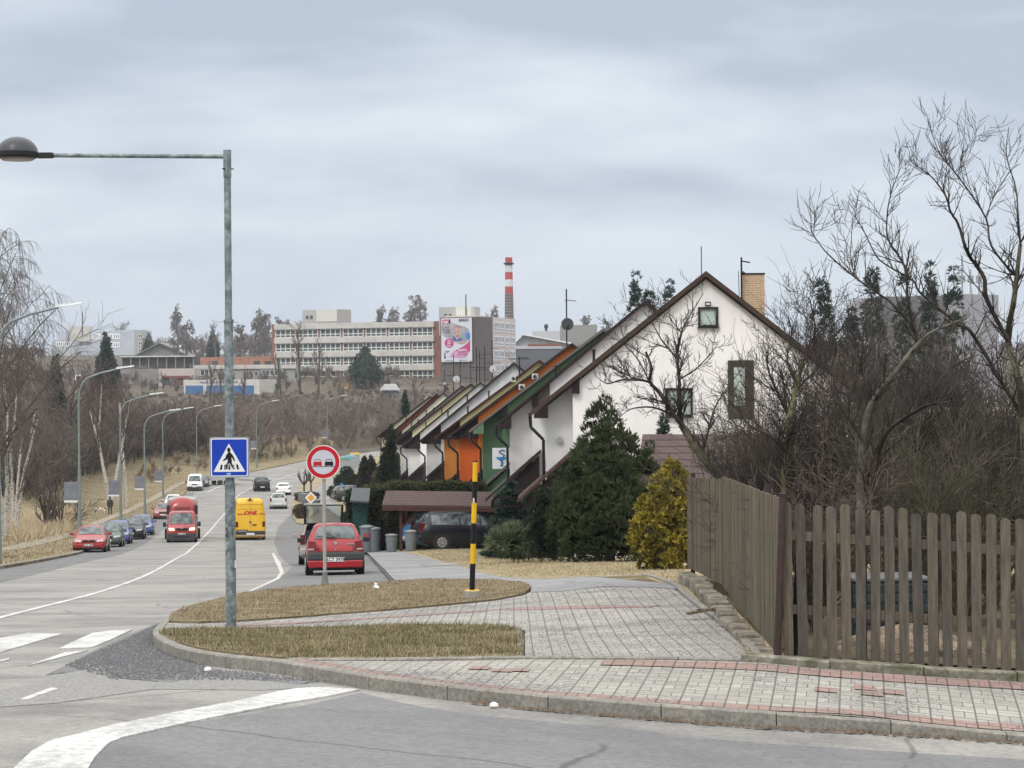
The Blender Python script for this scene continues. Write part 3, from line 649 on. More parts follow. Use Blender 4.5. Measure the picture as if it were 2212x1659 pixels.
def car(name, label, cat, kind, L, W, H, pos, head, col, plate=None, bump=None, group=None, rimcol=None, view='rear', tail=None, lights_on=False, rails=False, badge=False, rear_glass=True, wheel_r=.31, grille=None, name_extra=None, tilt_open=False, side_win=True, spoiler=False):
    """pos: world point under the middle of the car; head: direction the nose points (x,y)"""
    hd = Vector((head[0], head[1])).normalized(); rz = math.atan2(-hd.x, hd.y)
    f = pos.xy+hd*1.3; b = pos.xy-hd*1.3; zf = float(gz(f.x, f.y)); zb_ = float(gz(b.x, b.y))
    off = pos.z-float(gz(pos.x, pos.y))
    t = thing(name, label, cat, (pos.x, pos.y, (zf+zb_)/2+off), rz, group, pitch=math.atan2(zf-zb_, 2.6))
    t.rotation_mode = 'XYZ'
    st = TY[kind]; R_ = [ring(s, L, W, H) for s in st]; n = len(R_[0]); m = MB(); vs = [v for r in R_ for v in r]; fs = []
    glass_rear = None
    wsi = next(i for i in range(1, len(st)) if st[i][3]-st[i][2] > .4)     # first roof station
    rwi = max(i for i in range(len(st)) if st[i][3]-st[i][2] > .4)
    k = H/1.5
    for i in range(len(R_)-1):
        for j in range(n):
            a, b2 = j, (j+1) % n
            if tilt_open and i == rwi and kind != 'van' and j in (5, 6, 7, 8): continue
            fs.append((i*n+a, (i+1)*n+a, (i+1)*n+b2, i*n+b2))
    fs += [tuple(range(n)), tuple(range((len(R_)-1)*n+n-1, (len(R_)-1)*n-1, -1))]
    m.add(vs, fs); body = m.build('body', col, t, smooth=True)
    bm = bmesh.new(); bm.from_mesh(body.data); bmesh.ops.recalc_face_normals(bm, faces=bm.faces[:])
    bv = [e for e in bm.edges if len(e.link_faces) == 2 and e.calc_face_angle(0) > .25]
    bmesh.ops.bevel(bm, geom=bv, offset=.022, segments=2, affect='EDGES', clamp_overlap=True)
    for f_ in bm.faces: f_.smooth = True
    bm.to_mesh(body.data); bm.free()
    # windows
    def cor(i, j): return R_[i][j]
    a, b2 = wsi-1, wsi
    def curved(ra, rb, t0, t1, sx, nm):
        g = MB(); A_ = []
        for tt in (t0, t1):
            for j in (5, 6, 7, n-6, n-5):
                p_ = ra[j].lerp(rb[j], tt); A_.append(Vector((p_.x*sx, p_.y, p_.z)))
        c_ = (A_[2]+A_[7])/2; nr = (A_[7]-A_[2]).cross(Vector((1,0,0))).normalized()
        if nr.z < 0: nr = -nr
        A_ = [v+nr*.014 for v in A_]; g.add(A_+[v-nr*.01 for v in A_], [(j, j+1, j+6, j+5) for j in range(4)]+[(10+j, 15+j, 16+j, 11+j) for j in range(4)]+[(0,5,15,10),(4,14,19,9),(0,10,11,1),(1,11,12,2),(2,12,13,3),(3,13,14,4),(5,6,16,15),(6,7,17,16),(7,8,18,17),(8,9,19,18)])
        return g.build(nm, M_['glass'], t)
    curved(R_[a], R_[b2], .05, .93, .93, 'windscreen')
    if kind != 'van' and not tilt_open:
        rw = curved(R_[rwi], R_[rwi+1], .12, .95, .92, 'rear_window')
        if view == 'rear':
            w_ = MB(); c0 = (cor(rwi+1,5)+cor(rwi+1,n-5))/2+Vector((0, -.05, .06)); w_.tube(c0, c0+Vector((-.28, .06, .17)), .012, n=6); w_.tube(c0+Vector((-.5,.03,.05)), c0+Vector((.05,0,0)), .012, n=6); w_.build('wiper', black, t)
    if side_win:
        ends = list(range(wsi, rwi)) if kind != 'van' else [wsi]
        for sgn in (5, n-5):
            bel = 4 if sgn == 5 else n-4
            for i in ends:
                g = MB(); glass_quad(g, [cor(i,bel), cor(i+1,bel), cor(i+1,sgn), cor(i,sgn)], .035*k, .008); g.build('side_window', M_['glass'], t)
            g = MB(); q = [cor(wsi-1,bel).lerp(cor(wsi,bel), .35), cor(wsi,bel), cor(wsi,sgn), cor(wsi-1,sgn).lerp(cor(wsi,sgn), .45)]
            glass_quad(g, q, .03, .008); g.build('side_window', M_['glass'], t)
    m = MB(); m.box((0, 0, .24), (W*.8, L*.84, .2)); m.build('underbody_shade', black, t)  # black underside box, added to stop light leaks and deepen the contact shadow
    # wheels
    wb = .29 if kind != 'van' else .31
    for sx in (-1, 1):
        for sy in (.31, -.30):
            c0 = Vector((sx*(W/2-.10), sy*L+.02, wheel_r)); ax = Vector((sx, 0, 0))
            am = MB(); am.tube(c0+ax*(.075), c0+ax*.108, wheel_r*1.17, n=20); am.build('wheel_arch', black, t)
            wm = MB(); wm.tube(c0-ax*.10, c0+ax*.118, wheel_r, n=20); w_o = wm.build('wheel', rubber, t)
            rm = MB(); rm.tube(c0+ax*.112, c0+ax*.125, wheel_r*.66, wheel_r*.62, n=18)
            ro = rm.build('rim', rimcol or rim_m, w_o)
            sp = MB()
            for q in range(9):
                an = 2*PI*q/9; sp.tube(c0+ax*.124+Vector((0, math.cos(an), math.sin(an)))*wheel_r*.22, c0+ax*.124+Vector((0, math.cos(an), math.sin(an)))*wheel_r*.58, .02, n=5)
            if view == 'side': sp.build('spoke_gap', black, w_o)
    # mirrors
    mc = cor(wsi-1, 4).lerp(cor(wsi, 4), .45)
    for sx in (-1, 1):
        mm = MB(); mm.tube((sx*(mc.x-.02), mc.y, mc.z+.03), (sx*(mc.x+.10), mc.y, mc.z+.08), .025, n=6)
        mm.box((sx*(mc.x+.17), mc.y, mc.z+.10), (.20, .09, .13 if kind != 'van' else .30)); mm.build('door_mirror', (black if bump is not None or kind == 'van' else col), t, bevel=.03)
    yf, yr = L/2, -L/2
    bc = bump or col
    # bumpers
    kb = k if kind != 'van' else .9
    b_ = MB(); b_.box((0, yf-.07, (.38 if kind != 'van' else .42)*kb), (W*(.86 if kind != 'van' else .95), .24, (.26 if kind != 'van' else .50)*kb)); fb = b_.build('front_bumper', bc, t, bevel=.06)
    b_ = MB(); b_.box((0, yr+.05, (.47 if bump is None else .55)*kb), (W*.97, .26, .25*kb)); rb = b_.build('rear_bumper', bc, t, bevel=.06)
    # front
    hz = .64*k
    hx = W*.5*.70
    for sx in (-1, 1):
        h_ = MB(); h_.add([Vector((sx*a_, yf+b__, hz+c_)) for a_, b__, c_ in [(hx-.20,.03,-.06),(hx+.13,-.06,-.05),(hx+.15,-.10,.09),(hx-.18,.0,.07),(hx-.20,-.2,-.06),(hx+.13,-.3,-.05),(hx+.15,-.3,.07),(hx-.18,-.3,.05)]], [(0,1,2,3),(0,4,5,1),(3,2,6,7),(0,3,7,4),(1,5,6,2)])
        h_.build('headlight', (EM_HEAD if lights_on else lampglass), t)
        if lights_on:
            i_ = MB(); i_.box((sx*hx, yf-.02, hz-.11), (.30, .05, .07)); i_.build('indicator_lamp', amber, t)
    gr = MB(); gr.box((0, yf-.0, hz+.01), (W*.38, .06, .11*k)); go = gr.build('grille', grille or black, t, bevel=.01)
    em = MB(); em.tube((0, yf+.02, hz+.06), (0, yf+.045, hz+.06), .05, n=12); em.build('emblem', chrome, go)
    lg = MB(); lg.box((0, yf+.035, .27*k), (W*.55, .03, .08)); lg.build('lower_intake', black, t)
    pf = MB(); pf.box((0, yf+.05, .43*k), (.50, .015, .11)); pfo = pf.build('number_plate', plate_m, t)
    # rear
    tz = .86*k if kind != 'van' else 1.0
    for sx in (-1, 1):
        tl = MB(); tx = W/2*.86
        if kind in ('hatch', 'sedan'): tl.add([Vector((sx*a_, b__, c_)) for a_, b__, c_ in [(tx-.18, yr-.030, tz-.12),(tx+.06, yr-.012, tz-.14),(tx+.065, yr+.05, tz+.14),(tx-.15, yr+.02, tz+.11),(tx-.16, yr+.3, tz-.12),(tx+.055, yr+.35, tz-.14),(tx+.06, yr+.35, tz+.13),(tx-.13, yr+.3, tz+.10)]], [(0,1,2,3),(0,4,5,1),(3,2,6,7),(0,3,7,4),(1,5,6,2)])
        else: tl.box((sx*(tx+.005), yr+.085, tz+.04), (.17, .22, .34))
        tl.build('tail_light', tail or red_l, t)
    rp = MB(); rp.box((0, yr-.092, (.50 if bump is None else .46)*kb), (.52, .02, .12)); rpo = rp.build('number_plate', plate_m, t)
    if plate:
        if view == 'front': text(plate, .13, black, pfo, Matrix.Translation((0, yf+.062, .43*k)) @ Matrix.Rotation(PI, 4, 'Z') @ FRONT, 'plate_lettering', .02)
        else: text(plate, .135, black, rpo, Matrix.Translation((0, yr-.104, (.50 if bump is None else .46)*kb-.005)) @ FRONT, 'plate_lettering', .03)
    if badge: e = MB(); e.tube((0, yr+.01, .93*k), (0, yr-.012, .93*k), .055, n=14); e.build('emblem', chrome, t)
    if rails:
        for sx in (-1, 1):
            r_ = MB(); x_ = cor(wsi, 6).x*sx; r_.bar((x_, L/2-.45*L, H+.03), (x_, L/2-.9*L, H+.0), .04, .05); r_.build('roof_rail', rails if rails is not True else chrome, t)
    t['hz'] = hz; del t['hz']
    return t, R_, (yf, yr, k, wsi, rwi, n)
EM_HEAD = emis('headlamp_lit', (1, .86, .62), 2.2)
def at_px(x, y, off=KR): return G(x, y, off)
def near_face(x, y, L, head, off=KR, gap=.0):
    """x,y pixel of the middle of the face nearest to the camera; returns the point under the middle of the car"""
    p = G(x, y, off); hd = Vector((head[0], head[1], 0)).normalized(); away = hd if hd.y > 0 else -hd
    q = p+away*(L/2); q.z = float(gz(q.x, q.y))+off; return q
red = paint('paint_red', (.31,.007,.015)); red2 = paint('paint_red_bright', (.28,.008,.012)); dred = paint('paint_wine', (.22,.035,.035))
silver = paint('paint_silver', (.48,.49,.49)); whitep = paint('paint_white', (.78,.79,.79), .3); blackp = paint('paint_black', (.006,.006,.007))
navy = paint('paint_navy', (.006,.008,.016)); bluep = paint('paint_blue', (.035,.07,.26)); sky_b = paint('paint_sky_blue', (.05,.30,.62))
dgreen = paint('paint_dark_green', (.045,.065,.06)); beige = paint('paint_beige', (.30,.28,.25)); yellow = paint('paint_yellow', (.72,.42,.012), .4); dsuv = paint('paint_anthracite', (.04,.048,.05))
vpaint = paint('paint_coral_red', (.29,.018,.022), .35)
# red hatchback by the sign
hy = (-.10, 1)
t, R_, (yf, yr, k, wsi, rwi, n) = car('parked_car', 'red hatchback with black bumper seen from behind, parked beside the round no overtaking sign', 'car', 'hatch', 3.62, 1.66, 1.50, near_face(725, 1243, 3.62, hy), hy, red, '6C7 3978', dgrey, badge=True, spoiler=True, rimcol=chrome)
m = MB(); m.box((0, yr+.045, .33), (1.56, .25, .22)); m.build('lower_apron', red, t, bevel=.04)
for sx in (-1, 1): m = MB(); m.box((sx*.50, yr-.028, .72), (.012, .012, .34)); m.build('tailgate_seam', black, t)
m = MB(); m.box((0, yr-.006, .685), (1.0, .012, .012)); m.build('tailgate_seam', black, t)
for sx in (-1, 1): m = MB(); m.box((sx*.70, yr-.036, .755), (.17, .012, .045)); m.build('reversing_lamp', P('lamp_clear_grey', (.38,.36,.36), rough=.3), t)
m = MB(); m.box((.43, yr+.005, .90), (.22, .02, .03)); m.build('model_badge', chrome, t)
m = MB(); m.tube((.0, yr-.0, .74), (0, yr-.02, .74), .022, n=10); m.build('boot_lock', chrome, t)
m = MB(); m.tube((.35, yr+.02, .19), (.35, yr-.0, .19), .035, n=8); m.build('exhaust_pipe', black, t)
# beige estate with its tailgate open
t, R_, (yf, yr, k, wsi, rwi, n) = car('parked_car', 'beige grey estate car with raised open tailgate, parked in front of the red hatchback', 'car', 'estate', 4.5, 1.74, 1.50, near_face(700, 1220, 4.5, hy), hy, beige, tilt_open=True)
g0 = MB(); hw = .66; z0 = 1.50; 
pts = [(-hw, yr+.38, z0-.03), (hw, yr+.38, z0-.03), (hw+.0, yr-.45, z0+.62), (-hw-.0, yr-.45, z0+.62)]
q = [Vector(p) for p in pts]; fr = MB()
for i in range(4): fr.bar(q[i], q[(i+1) % 4], .085, .06)
tg = fr.build('tailgate', black, t, bevel=.02)
g0 = MB(); g0.add([p+Vector((0,0,.0)) for p in q]+[p+Vector((0,.01,.012)) for p in q], [(0,1,2,3),(4,7,6,5)]); g0.build('tailgate_window', M_['glass2'], tg)
g0 = MB(); g0.bar(q[3]+Vector((-.04,-.05,.03)), q[2]+Vector((.04,-.05,.03)), .16, .07); g0.build('tailgate_lip', beige, tg, bevel=.02)
m = MB(); m.box((0, yr+.25, .98), (1.3, .5, .5)); m.build('boot_opening', black, t)
# yellow parcel van
hv = (-.17, 1)
t, R_, (yf, yr, k, wsi, rwi, n) = car('delivery_van', 'yellow parcel delivery van driving away with red lettering on its rear doors', 'van', 'van', 6.0, 2.02, 2.72, near_face(541, 1167, 6.0, hv), hv, yellow, bump=dgrey, wheel_r=.35, side_win=True)
for o_ in [q for q in t.children if q.name.startswith('number_plate')]: o_.location.z = -5 if False else 0
yy = yr-.012
m = MB(); m.box((0, yr-.006, 1.40), (.012, .012, 1.9)); m.build('door_seam', P('seam_brown', (.32,.18,.01)), t)
for z_ in (2.02, 2.33): m = MB(); m.box((0, yr-.004, z_), (1.62, .012, .014)); m.build('door_seam', MATS['seam_brown'], t)
m = MB(); m.box((0, yr-.02, 2.65), (.36, .1, .03)); m.lathe([(.09,0),(.07,.05),(.02,.09)], (0, yr+.03, 2.66), 12); m.build('rear_camera', black, t)
dh = P('parcel_red', (.50,.02,.03), rough=.5)
text('DHL', .32, dh, t, Matrix.Translation((-.02, yr-.016, 1.77)) @ FRONT, 'logo_lettering', .05, .45, 1.42)
for x0, x1 in ((-.83, -.52), (.57, .83)):
    m = MB()
    for q in range(3): m.box(((x0+x1)/2+.02*q, yr-.012, 1.675+.032*q), (x1-x0, .008, .016))
    m.build('logo_stripes', dh, t)
m = MB(); m.tube((0, yr, 1.18), (0, yr-.03, 1.18), .075, n=16); e = m.build('emblem', black, t)
m = MB(); m.tube((0, yr-.03, 1.18), (0, yr-.035, 1.18), .045, n=12); m.build('emblem_star', chrome, e)
m = MB(); m.box((.26, yr-.02, 1.0), (.28, .04, .07)); m.build('door_handle', black, t)
m = MB(); m.box((-.52, yr-.02, .66), (.72, .05, .07)); m.box((-.52, yr-.01, .52), (.66, .02, .22)); pl = m.build('plate_panel', black, t)
m = MB(); m.box((-.52, yr-.045, .56), (.56, .02, .13)); m.build('number_plate', plate_m, pl)
text('4AL 8210', .12, black, pl, Matrix.Translation((-.52, yr-.058, .555)) @ FRONT, 'plate_lettering', .02)
text('Sprinter', .1, MATS['seam_brown'], t, Matrix.Translation((.62, yr-.014, .53)) @ FRONT, 'model_lettering', .02)
m = MB(); m.box((0, yr-.06, .30), (1.75, .1, .06)); m.build('step_bar', P('step_grey', (.35,.35,.34)), t)
# red minibus with lit headlamps towing the trailer
ht = (.14, -1)
pv = near_face(393, 1172, 4.8, ht)
t, R_, (yf, yr, k, wsi, rwi, n) = car('minibus', 'coral red minibus with lit headlights driving towards the viewer in front of a tall trailer', 'van', 'van', 4.8, 1.9, 1.97, pv, ht, vpaint, '3C9 4080', dgrey, view='front', lights_on=True, wheel_r=.33)
for x0 in (-.28, .28):
    m = MB(); m.box((x0, yf+.03, .86), (.42, .05, .07)); m.build('grille_slot', black, t)
m = MB(); m.box((-.35, yf-.42, 1.17), (.5, .05, .04)); m.build('bonnet_vent', black, t)
# horse trailer
hd = Vector((ht[0], ht[1], 0)).normalized(); pt = pv-hd*6.2; pt.z = float(gz(pt.x, pt.y))+KR
rz = math.atan2(-hd.x, hd.y); zf = float(gz(*(pt+hd).xy)); zb_ = float(gz(*(pt-hd).xy))
tr_ = thing('horse_trailer', 'tall grey trailer with rounded red nose towed behind the coral red minibus', 'trailer', pt, rz, pitch=math.atan2(zf-zb_, 2))
sec = []
for i, (y, zt, zb__, w_) in enumerate([(-1.9,2.72,.55,1.02),(-.2,2.85,.55,1.03),(.9,2.84,.55,1.03),(1.35,2.70,.60,1.02)]):
    sec.append([Vector((x, y, z)) for x, z in [(-w_,zb__),(w_,zb__),(w_,zt-.35),(w_*.86,zt-.08),(w_*.4,zt),(-w_*.4,zt),(-w_*.86,zt-.08),(-w_,zt-.35)]])
m = MB(); vs = [v for s in sec for v in s]; fs = [(i*8+j, i*8+(j+1)%8, (i+1)*8+(j+1)%8, (i+1)*8+j) for i in range(3) for j in range(8)]+[tuple(range(7,-1,-1)), tuple(range(24,32))]
m.add(vs, fs); m.build('box_body', P('trailer_grey', (.33,.34,.33), rough=.6), tr_, smooth=True)
m = MB(); NR = 10
nose = []
for i in range(7):
    u = i/6; y = 1.32+.75*math.sin(u*PI/2); zt = 2.86-.05-1.15*u**2.2; w_ = 1.04*(1-.42*u**1.5)
    nose.append([Vector((w_*math.cos(PI*j/NR), y, 1.62+(zt-1.62)*math.sin(PI*j/NR)**.55)) for j in range(NR+1)])
vs = [v for s in nose for v in s]; fs = [(i*(NR+1)+j, i*(NR+1)+j+1, (i+1)*(NR+1)+j+1, (i+1)*(NR+1)+j) for i in range(6) for j in range(NR)]
fs.append(tuple(range(6*(NR+1), 7*(NR+1)))); m.add(vs, fs); no = m.build('nose_cap', vpaint, tr_, smooth=True)
m = MB(); m.box((0, 2.0, 2.0), (1.0, .25, .5)); m.build('nose_recess', dred, no, bevel=.1)
text('CHEVAL', .12, P('trailer_gold', (.6,.45,.05)), no, Matrix.Translation((0, 2.14, 1.82)) @ Matrix.Rotation(PI, 4, 'Z') @ FRONT, 'nose_lettering', .04)
for sx in (-1, 1):
    m = MB(); m.box((sx*.86, 1.70, 2.0), (.34, .36, .62)); m.build('front_window', black, tr_, bevel=.12)
m = MB(); m.box((0, 1.55, 1.58), (2.1, .5, .05)); m.build('front_ledge', P('ledge_grey', (.55,.55,.54)), tr_)
m = MB(); m.box((0, 1.5, 1.1), (1.9, .3, .9)); m.build('lower_front', MATS['trailer_grey'], tr_)
for sx in (-1, 1):
    m = MB(); m.box((sx*1.08, -.3, .62), (.2, 1.7, .12)); m.build('mudguard', dgrey, tr_)
    for y in (-.75, .1): m = MB(); m.tube((sx*1.0, y, .32), (sx*1.18, y, .32), .32, n=16); m.build('wheel', rubber, tr_)
m = MB(); m.bar((0, 1.3, .5), (0, 3.3, .45), .1, .1); m.build('drawbar', dgrey, tr_)
# parked row on the left
hl = (.115, -1)
G_ = 'cars parked nose to tail in the bay left of the road'
car('parked_car', 'bright red saloon parked first in the row on the left, nose to the viewer', 'car', 'sedan', 4.57, 1.77, 1.46, near_face(192, 1194, 4.57, hl), hl, red2, '7C2 7698', group=G_, view='front')
car('parked_car', 'dark green grey hatchback parked directly behind the bright red saloon', 'car', 'hatch', 4.0, 1.68, 1.42, near_face(231, 1182.5, 4.0, hl), hl, dgreen, group=G_, view='front')
car('parked_car', 'blue hatchback squeezed between the dark green and the black parked cars', 'car', 'hatch', 3.98, 1.65, 1.45, near_face(251, 1176, 4.0, hl), hl, bluep, group=G_, view='front')
car('parked_car', 'black car with chrome framed grille parked fourth in the left row', 'car', 'sedan', 4.57, 1.77, 1.47, near_face(281, 1166, 4.57, hl), hl, blackp, group=G_, view='front')
car('parked_car', 'blue car parked last in the left row behind the black one', 'car', 'hatch', 4.1, 1.70, 1.45, near_face(303, 1157, 4.1, hl), hl, bluep, group=G_, view='front')
car('parked_car', 'wine red car half hidden by the red trailer, parked at the grass edge', 'car', 'hatch', 4.2, 1.72, 1.45, near_face(352, 1122, 4.2, hl), hl, dred, view='front')
car('parked_car', 'white car almost hidden behind the wine red parked car', 'car', 'estate', 4.2, 1.75, 1.48, near_face(373, 1101, 4.2, hl), hl, whitep, view='front')
t, *_ = car('transit_van', 'white van with black bumper parked facing the viewer at the far left kerb', 'van', 'van', 4.9, 1.9, 1.97, near_face(420, 1061, 4.9, (.1,-1)), (.1, -1), whitep, bump=dgrey, view='front', wheel_r=.33)
car('parked_car', 'dark grey car just behind the white van at the far left kerb', 'car', 'sedan', 4.4, 1.75, 1.45, near_face(436, 1053, 4.4, (.12,-1)), (.12, -1), dsuv, view='front')
# flat trailer
p = G(476, 1047, KR); ft = thing('flatbed_trailer', 'low flat trailer with wheels standing beyond the white van', 'trailer', p, math.radians(-60))
m = MB(); m.box((0,0,.65), (1.9, 5.2, .10)); m.build('platform', P('trailer_metal', (.42,.42,.41)), ft)
m = MB(); m.bar((0,2.6,.55), (0,4.2,.5), .1, .1); m.build('drawbar', dgrey, ft)
for sx in (-1, 1):
    m = MB(); m.box((sx*.93,0,.82), (.05,5.2,.24)); m.build('side_board', MATS['trailer_metal'], ft)
    for y in (-.5, .4): m = MB(); m.tube((sx*.85, y, .32), (sx*1.05, y, .32), .32, n=14); m.build('wheel', rubber, ft)
# cars driving away
hb = (-.05, 1)
car('car', 'black sport utility car driving away uphill ahead of the white saloon', 'car', 'suv', 4.85, 1.93, 1.76, near_face(567, 1062, 4.85, (-.16,1)), (-.16, 1), blackp, plate='1', wheel_r=.37, badge=True)
car('parked_car', 'white saloon parked at the right kerb beyond the silver people carrier', 'car', 'sedan', 4.8, 1.86, 1.46, near_face(612, 1070, 4.8, (-.12,1)), (-.12, 1), whitep, plate='1')
car('parked_car', 'silver people carrier with roof rails parked at the right kerb near the planted strip', 'car', 'estate', 4.4, 1.79, 1.64, near_face(601.5, 1100, 4.4, (-.1,1)), (-.1, 1), silver, plate='1', rails=True, bump=None)
# driveway cars
car('parked_car', 'dark navy estate car with wheel trims parked sideways under the brown carport', 'car', 'estate', 4.5, 1.83, 1.60, Vector((-1.95, 96.7, float(gz(-1.95,96.7))+.03)), (1, .28), navy, view='side', rails=True, wheel_r=.33)
car('parked_car', 'bright blue hatchback with dark roof glass tucked behind the navy estate under the carport', 'car', 'hatch', 4.0, 1.78, 1.55, Vector((-2.75, 99.4, float(gz(-2.75,99.4))+.03)), (1, .30), sky_b, view='side', wheel_r=.33)
car('parked_car', 'anthracite off road car parked on the forecourt behind the green kiosk', 'car', 'suv', 4.6, 1.9, 1.75, G(762, 1084, 0)+Vector((0, 1.5, 0)), (1, .35), dsuv, view='side', wheel_r=.36)
car('parked_car', 'small white car glimpsed between the round clipped bush and the cypress pair', 'car', 'hatch', 3.9, 1.7, 1.5, G(778, 1062, 0)+Vector((0, 1, 0)), (.6, 1), whitep, view='rear')
t_, *_ = car('parked_car', 'white car standing behind the right end of the picket fence', 'car', 'estate', 4.4, 1.8, 1.5, Vector((11.9, 52, float(gz(11.9, 52))+.1)), (.3, -1), whitep, view='front')
# ================================================================== foreground lamp, signs, bollard, bins
gp_ = M_['galv']
p = G(499.5, 1360, 0); s = F/p.y; L0 = p.copy()
lamp = thing('street_lamp', 'tall galvanised lamp post with black dome head on a long arm above the grass corner', 'street lamp', p)
zt = lambda y: (PX(500, y, p.y)-p).z
m = MB(); m.tube((0,0,-.1), (0,0,zt(1047)), .069, n=24); m.tube((0,0,zt(1047)), (0,0,zt(1040)), .069, .060, n=24); m.tube((0,0,zt(1040)), (0,0,zt(694)), .060, n=24); m.build('pole', gp_, lamp, smooth=True)
m = MB(); m.tube((0,0,zt(696)), (0,0,zt(330)), .0465, n=20); m.build('upper_pole', gp_, lamp, smooth=True)
m = MB(); m.tube((0,0,zt(697)), (0,0,zt(690)), .066, n=20)
m.tube((0,0,zt(694)), (-.16,-.02,zt(696)), .004, n=5); m.tube((0,0,zt(694)), (.13,0,zt(697)), .004, n=5); m.build('collar', gp_, lamp)
m = MB(); m.tube((0,0,zt(383)), (0,0,zt(324)), .053, n=20); sl = m.build('sleeve', gp_, lamp, smooth=True)
m = MB(); z = zt(365)
for a in (0, 2.1, 4.0): m.tube((math.cos(a)*.05, -abs(math.sin(a))*.05, z), (math.cos(a)*.085, -abs(math.sin(a))*.085, z), .009, n=6)
m.build('clamp_bolt', black, sl)
zA = zt(338); m = MB(); xa = -(499-122)/s; m.tube((0,0,zA), (xa,0,zA+.055-.02), .029, n=14); m.build('arm', gp_, lamp, smooth=True)
hx = -(499-46)/s; hz_ = zt(335)+.03
m = MB(); m.tube((xa+.02,0,zA+.035), (xa-.20,0,zA+.03), .036, n=12); m.box((xa-.10,0,zA+.035), (.2,.09,.075)); hd_ = m.build('lamp_head', black, lamp, bevel=.01)
m = MB(); m.lathe([(.05,-.055),(.24,-.05),(.272,-.02),(.275,.03),(.27,.035)], (hx,0,hz_), 32); m.build('lamp_rim', black, hd_, smooth=True)
m = MB(); m.lathe([(.268,.035),(.255,.09),(.22,.145),(.17,.19),(.10,.222),(.03,.235),(0.001,.236)], (hx,0,hz_), 32); m.build('lamp_dome', P('dome_grey', (.055,.06,.075), rough=.35, var=.1), hd_, smooth=True)
m = MB(); m.lathe([(.20,-.075),(.22,-.05)], (hx,0,hz_), 24); m.build('lamp_glass', P('dirty_glass', (.25,.25,.24), rough=.2), hd_)
text('2 1', .16, P('worn_black', (.05,.06,.065)), lamp, Matrix.Translation((0, -.0705, zt(1150))) @ FRONT, 'post_number', .01, sx=.62)
m = MB(); m.box((.058,-.035,zt(1218)), (.035,.01,.10)); m.build('sticker', P('sticker_white', (.6,.6,.6)), lamp)
# pedestrian crossing sign
c = PX(495.5, 988, p.y-.10); W_, H_ = 85/s, 87/s
sg = thing('crossing_sign', 'square blue pedestrian crossing sign with walking figure in a white triangle, on the lamp post', 'road sign', c)
bl = P('sign_blue', (.008,.045,.42), rough=.35, var=.08, scale=3); wh = P('sign_white', (.72,.74,.74), rough=.35, var=.03); bk = P('sign_black', (.008,.008,.010), rough=.4)
def rrect(w, h, r, n=5):
    o = []
    for cx, cy, a0 in ((w/2-r, h/2-r, 0), (-w/2+r, h/2-r, 1), (-w/2+r, -h/2+r, 2), (w/2-r, -h/2+r, 3)):
        for i in range(n+1):
            a = (a0+i/n)*PI/2; o.append((cx+r*math.cos(a), cy+r*math.sin(a)))
    return o
T = lambda z: Matrix.Translation((0, -z, 0)) @ FRONT
m = MB(); m.prism(rrect(W_, H_, .03), .018, T(-.018)); m.build('sign_plate', P('sign_edge', (.42,.45,.5), rough=.4), sg)
m = MB(); m.prism(rrect(W_*.965, H_*.965, .028), .003, T(.0)); fc = m.build('sign_face', P('sign_navy', (.01,.025,.14), rough=.35), sg)
m = MB(); m.prism(rrect(W_*.94, H_*.945, .024), .002, T(.003)); m.build('white_border', wh, fc)
m = MB(); m.prism(rrect(W_*.885, H_*.89, .018), .002, T(.005)); m.build('blue_field', bl, fc)
def spx(pts): return [((x-565)/1080*W_, -(y-845)/1115*H_) for x, y in pts]
m = MB(); m.prism(spx([(130,1242),(998,1242),(555,462)]), .002, T(.007)); m.build('white_triangle', wh, fc)
m = MB(); m.prism(spx([(520,578),(575,578),(582,612),(608,612),(600,632),(592,640),(590,705),(640,755),(690,835),(722,940),(690,945),(650,870),(620,840),(634,930),(632,1010),(660,1070),(680,1120),(650,1150),(630,1120),(590,1040),(560,1000),(520,1050),(520,1165),(440,1180),(470,1140),(470,1060),(520,960),(520,880),(475,915),(400,945),(385,925),(450,870),(490,760),(540,715),(512,660),(512,640),(492,628),(515,612)][::-1]), .002, T(.009)); m.build('walking_figure', bk, fc)
m = MB()
for a in ([(330,1045),(380,1045),(362,1185),(305,1185)],[(430,1045),(468,1045),(460,1130),(440,1185),(423,1185)],[(540,1045),(580,1045),(596,1185),(538,1185)],[(655,1045),(690,1045),(712,1175),(660,1178),(690,1110)],[(748,1040),(800,1040),(832,1182),(775,1182)]):
    m.prism(spx(a)[::-1], .001, T(.009))
m.build('crossing_stripes', bk, fc)
m = MB(); m.prism(spx([(485,1275),(605,1270),(590,1325),(540,1332),(490,1328)])[::-1], .001, T(.007)); m.build('scratched_sticker', P('scratch', (.25,.42,.75), var=.4, scale=60), fc)
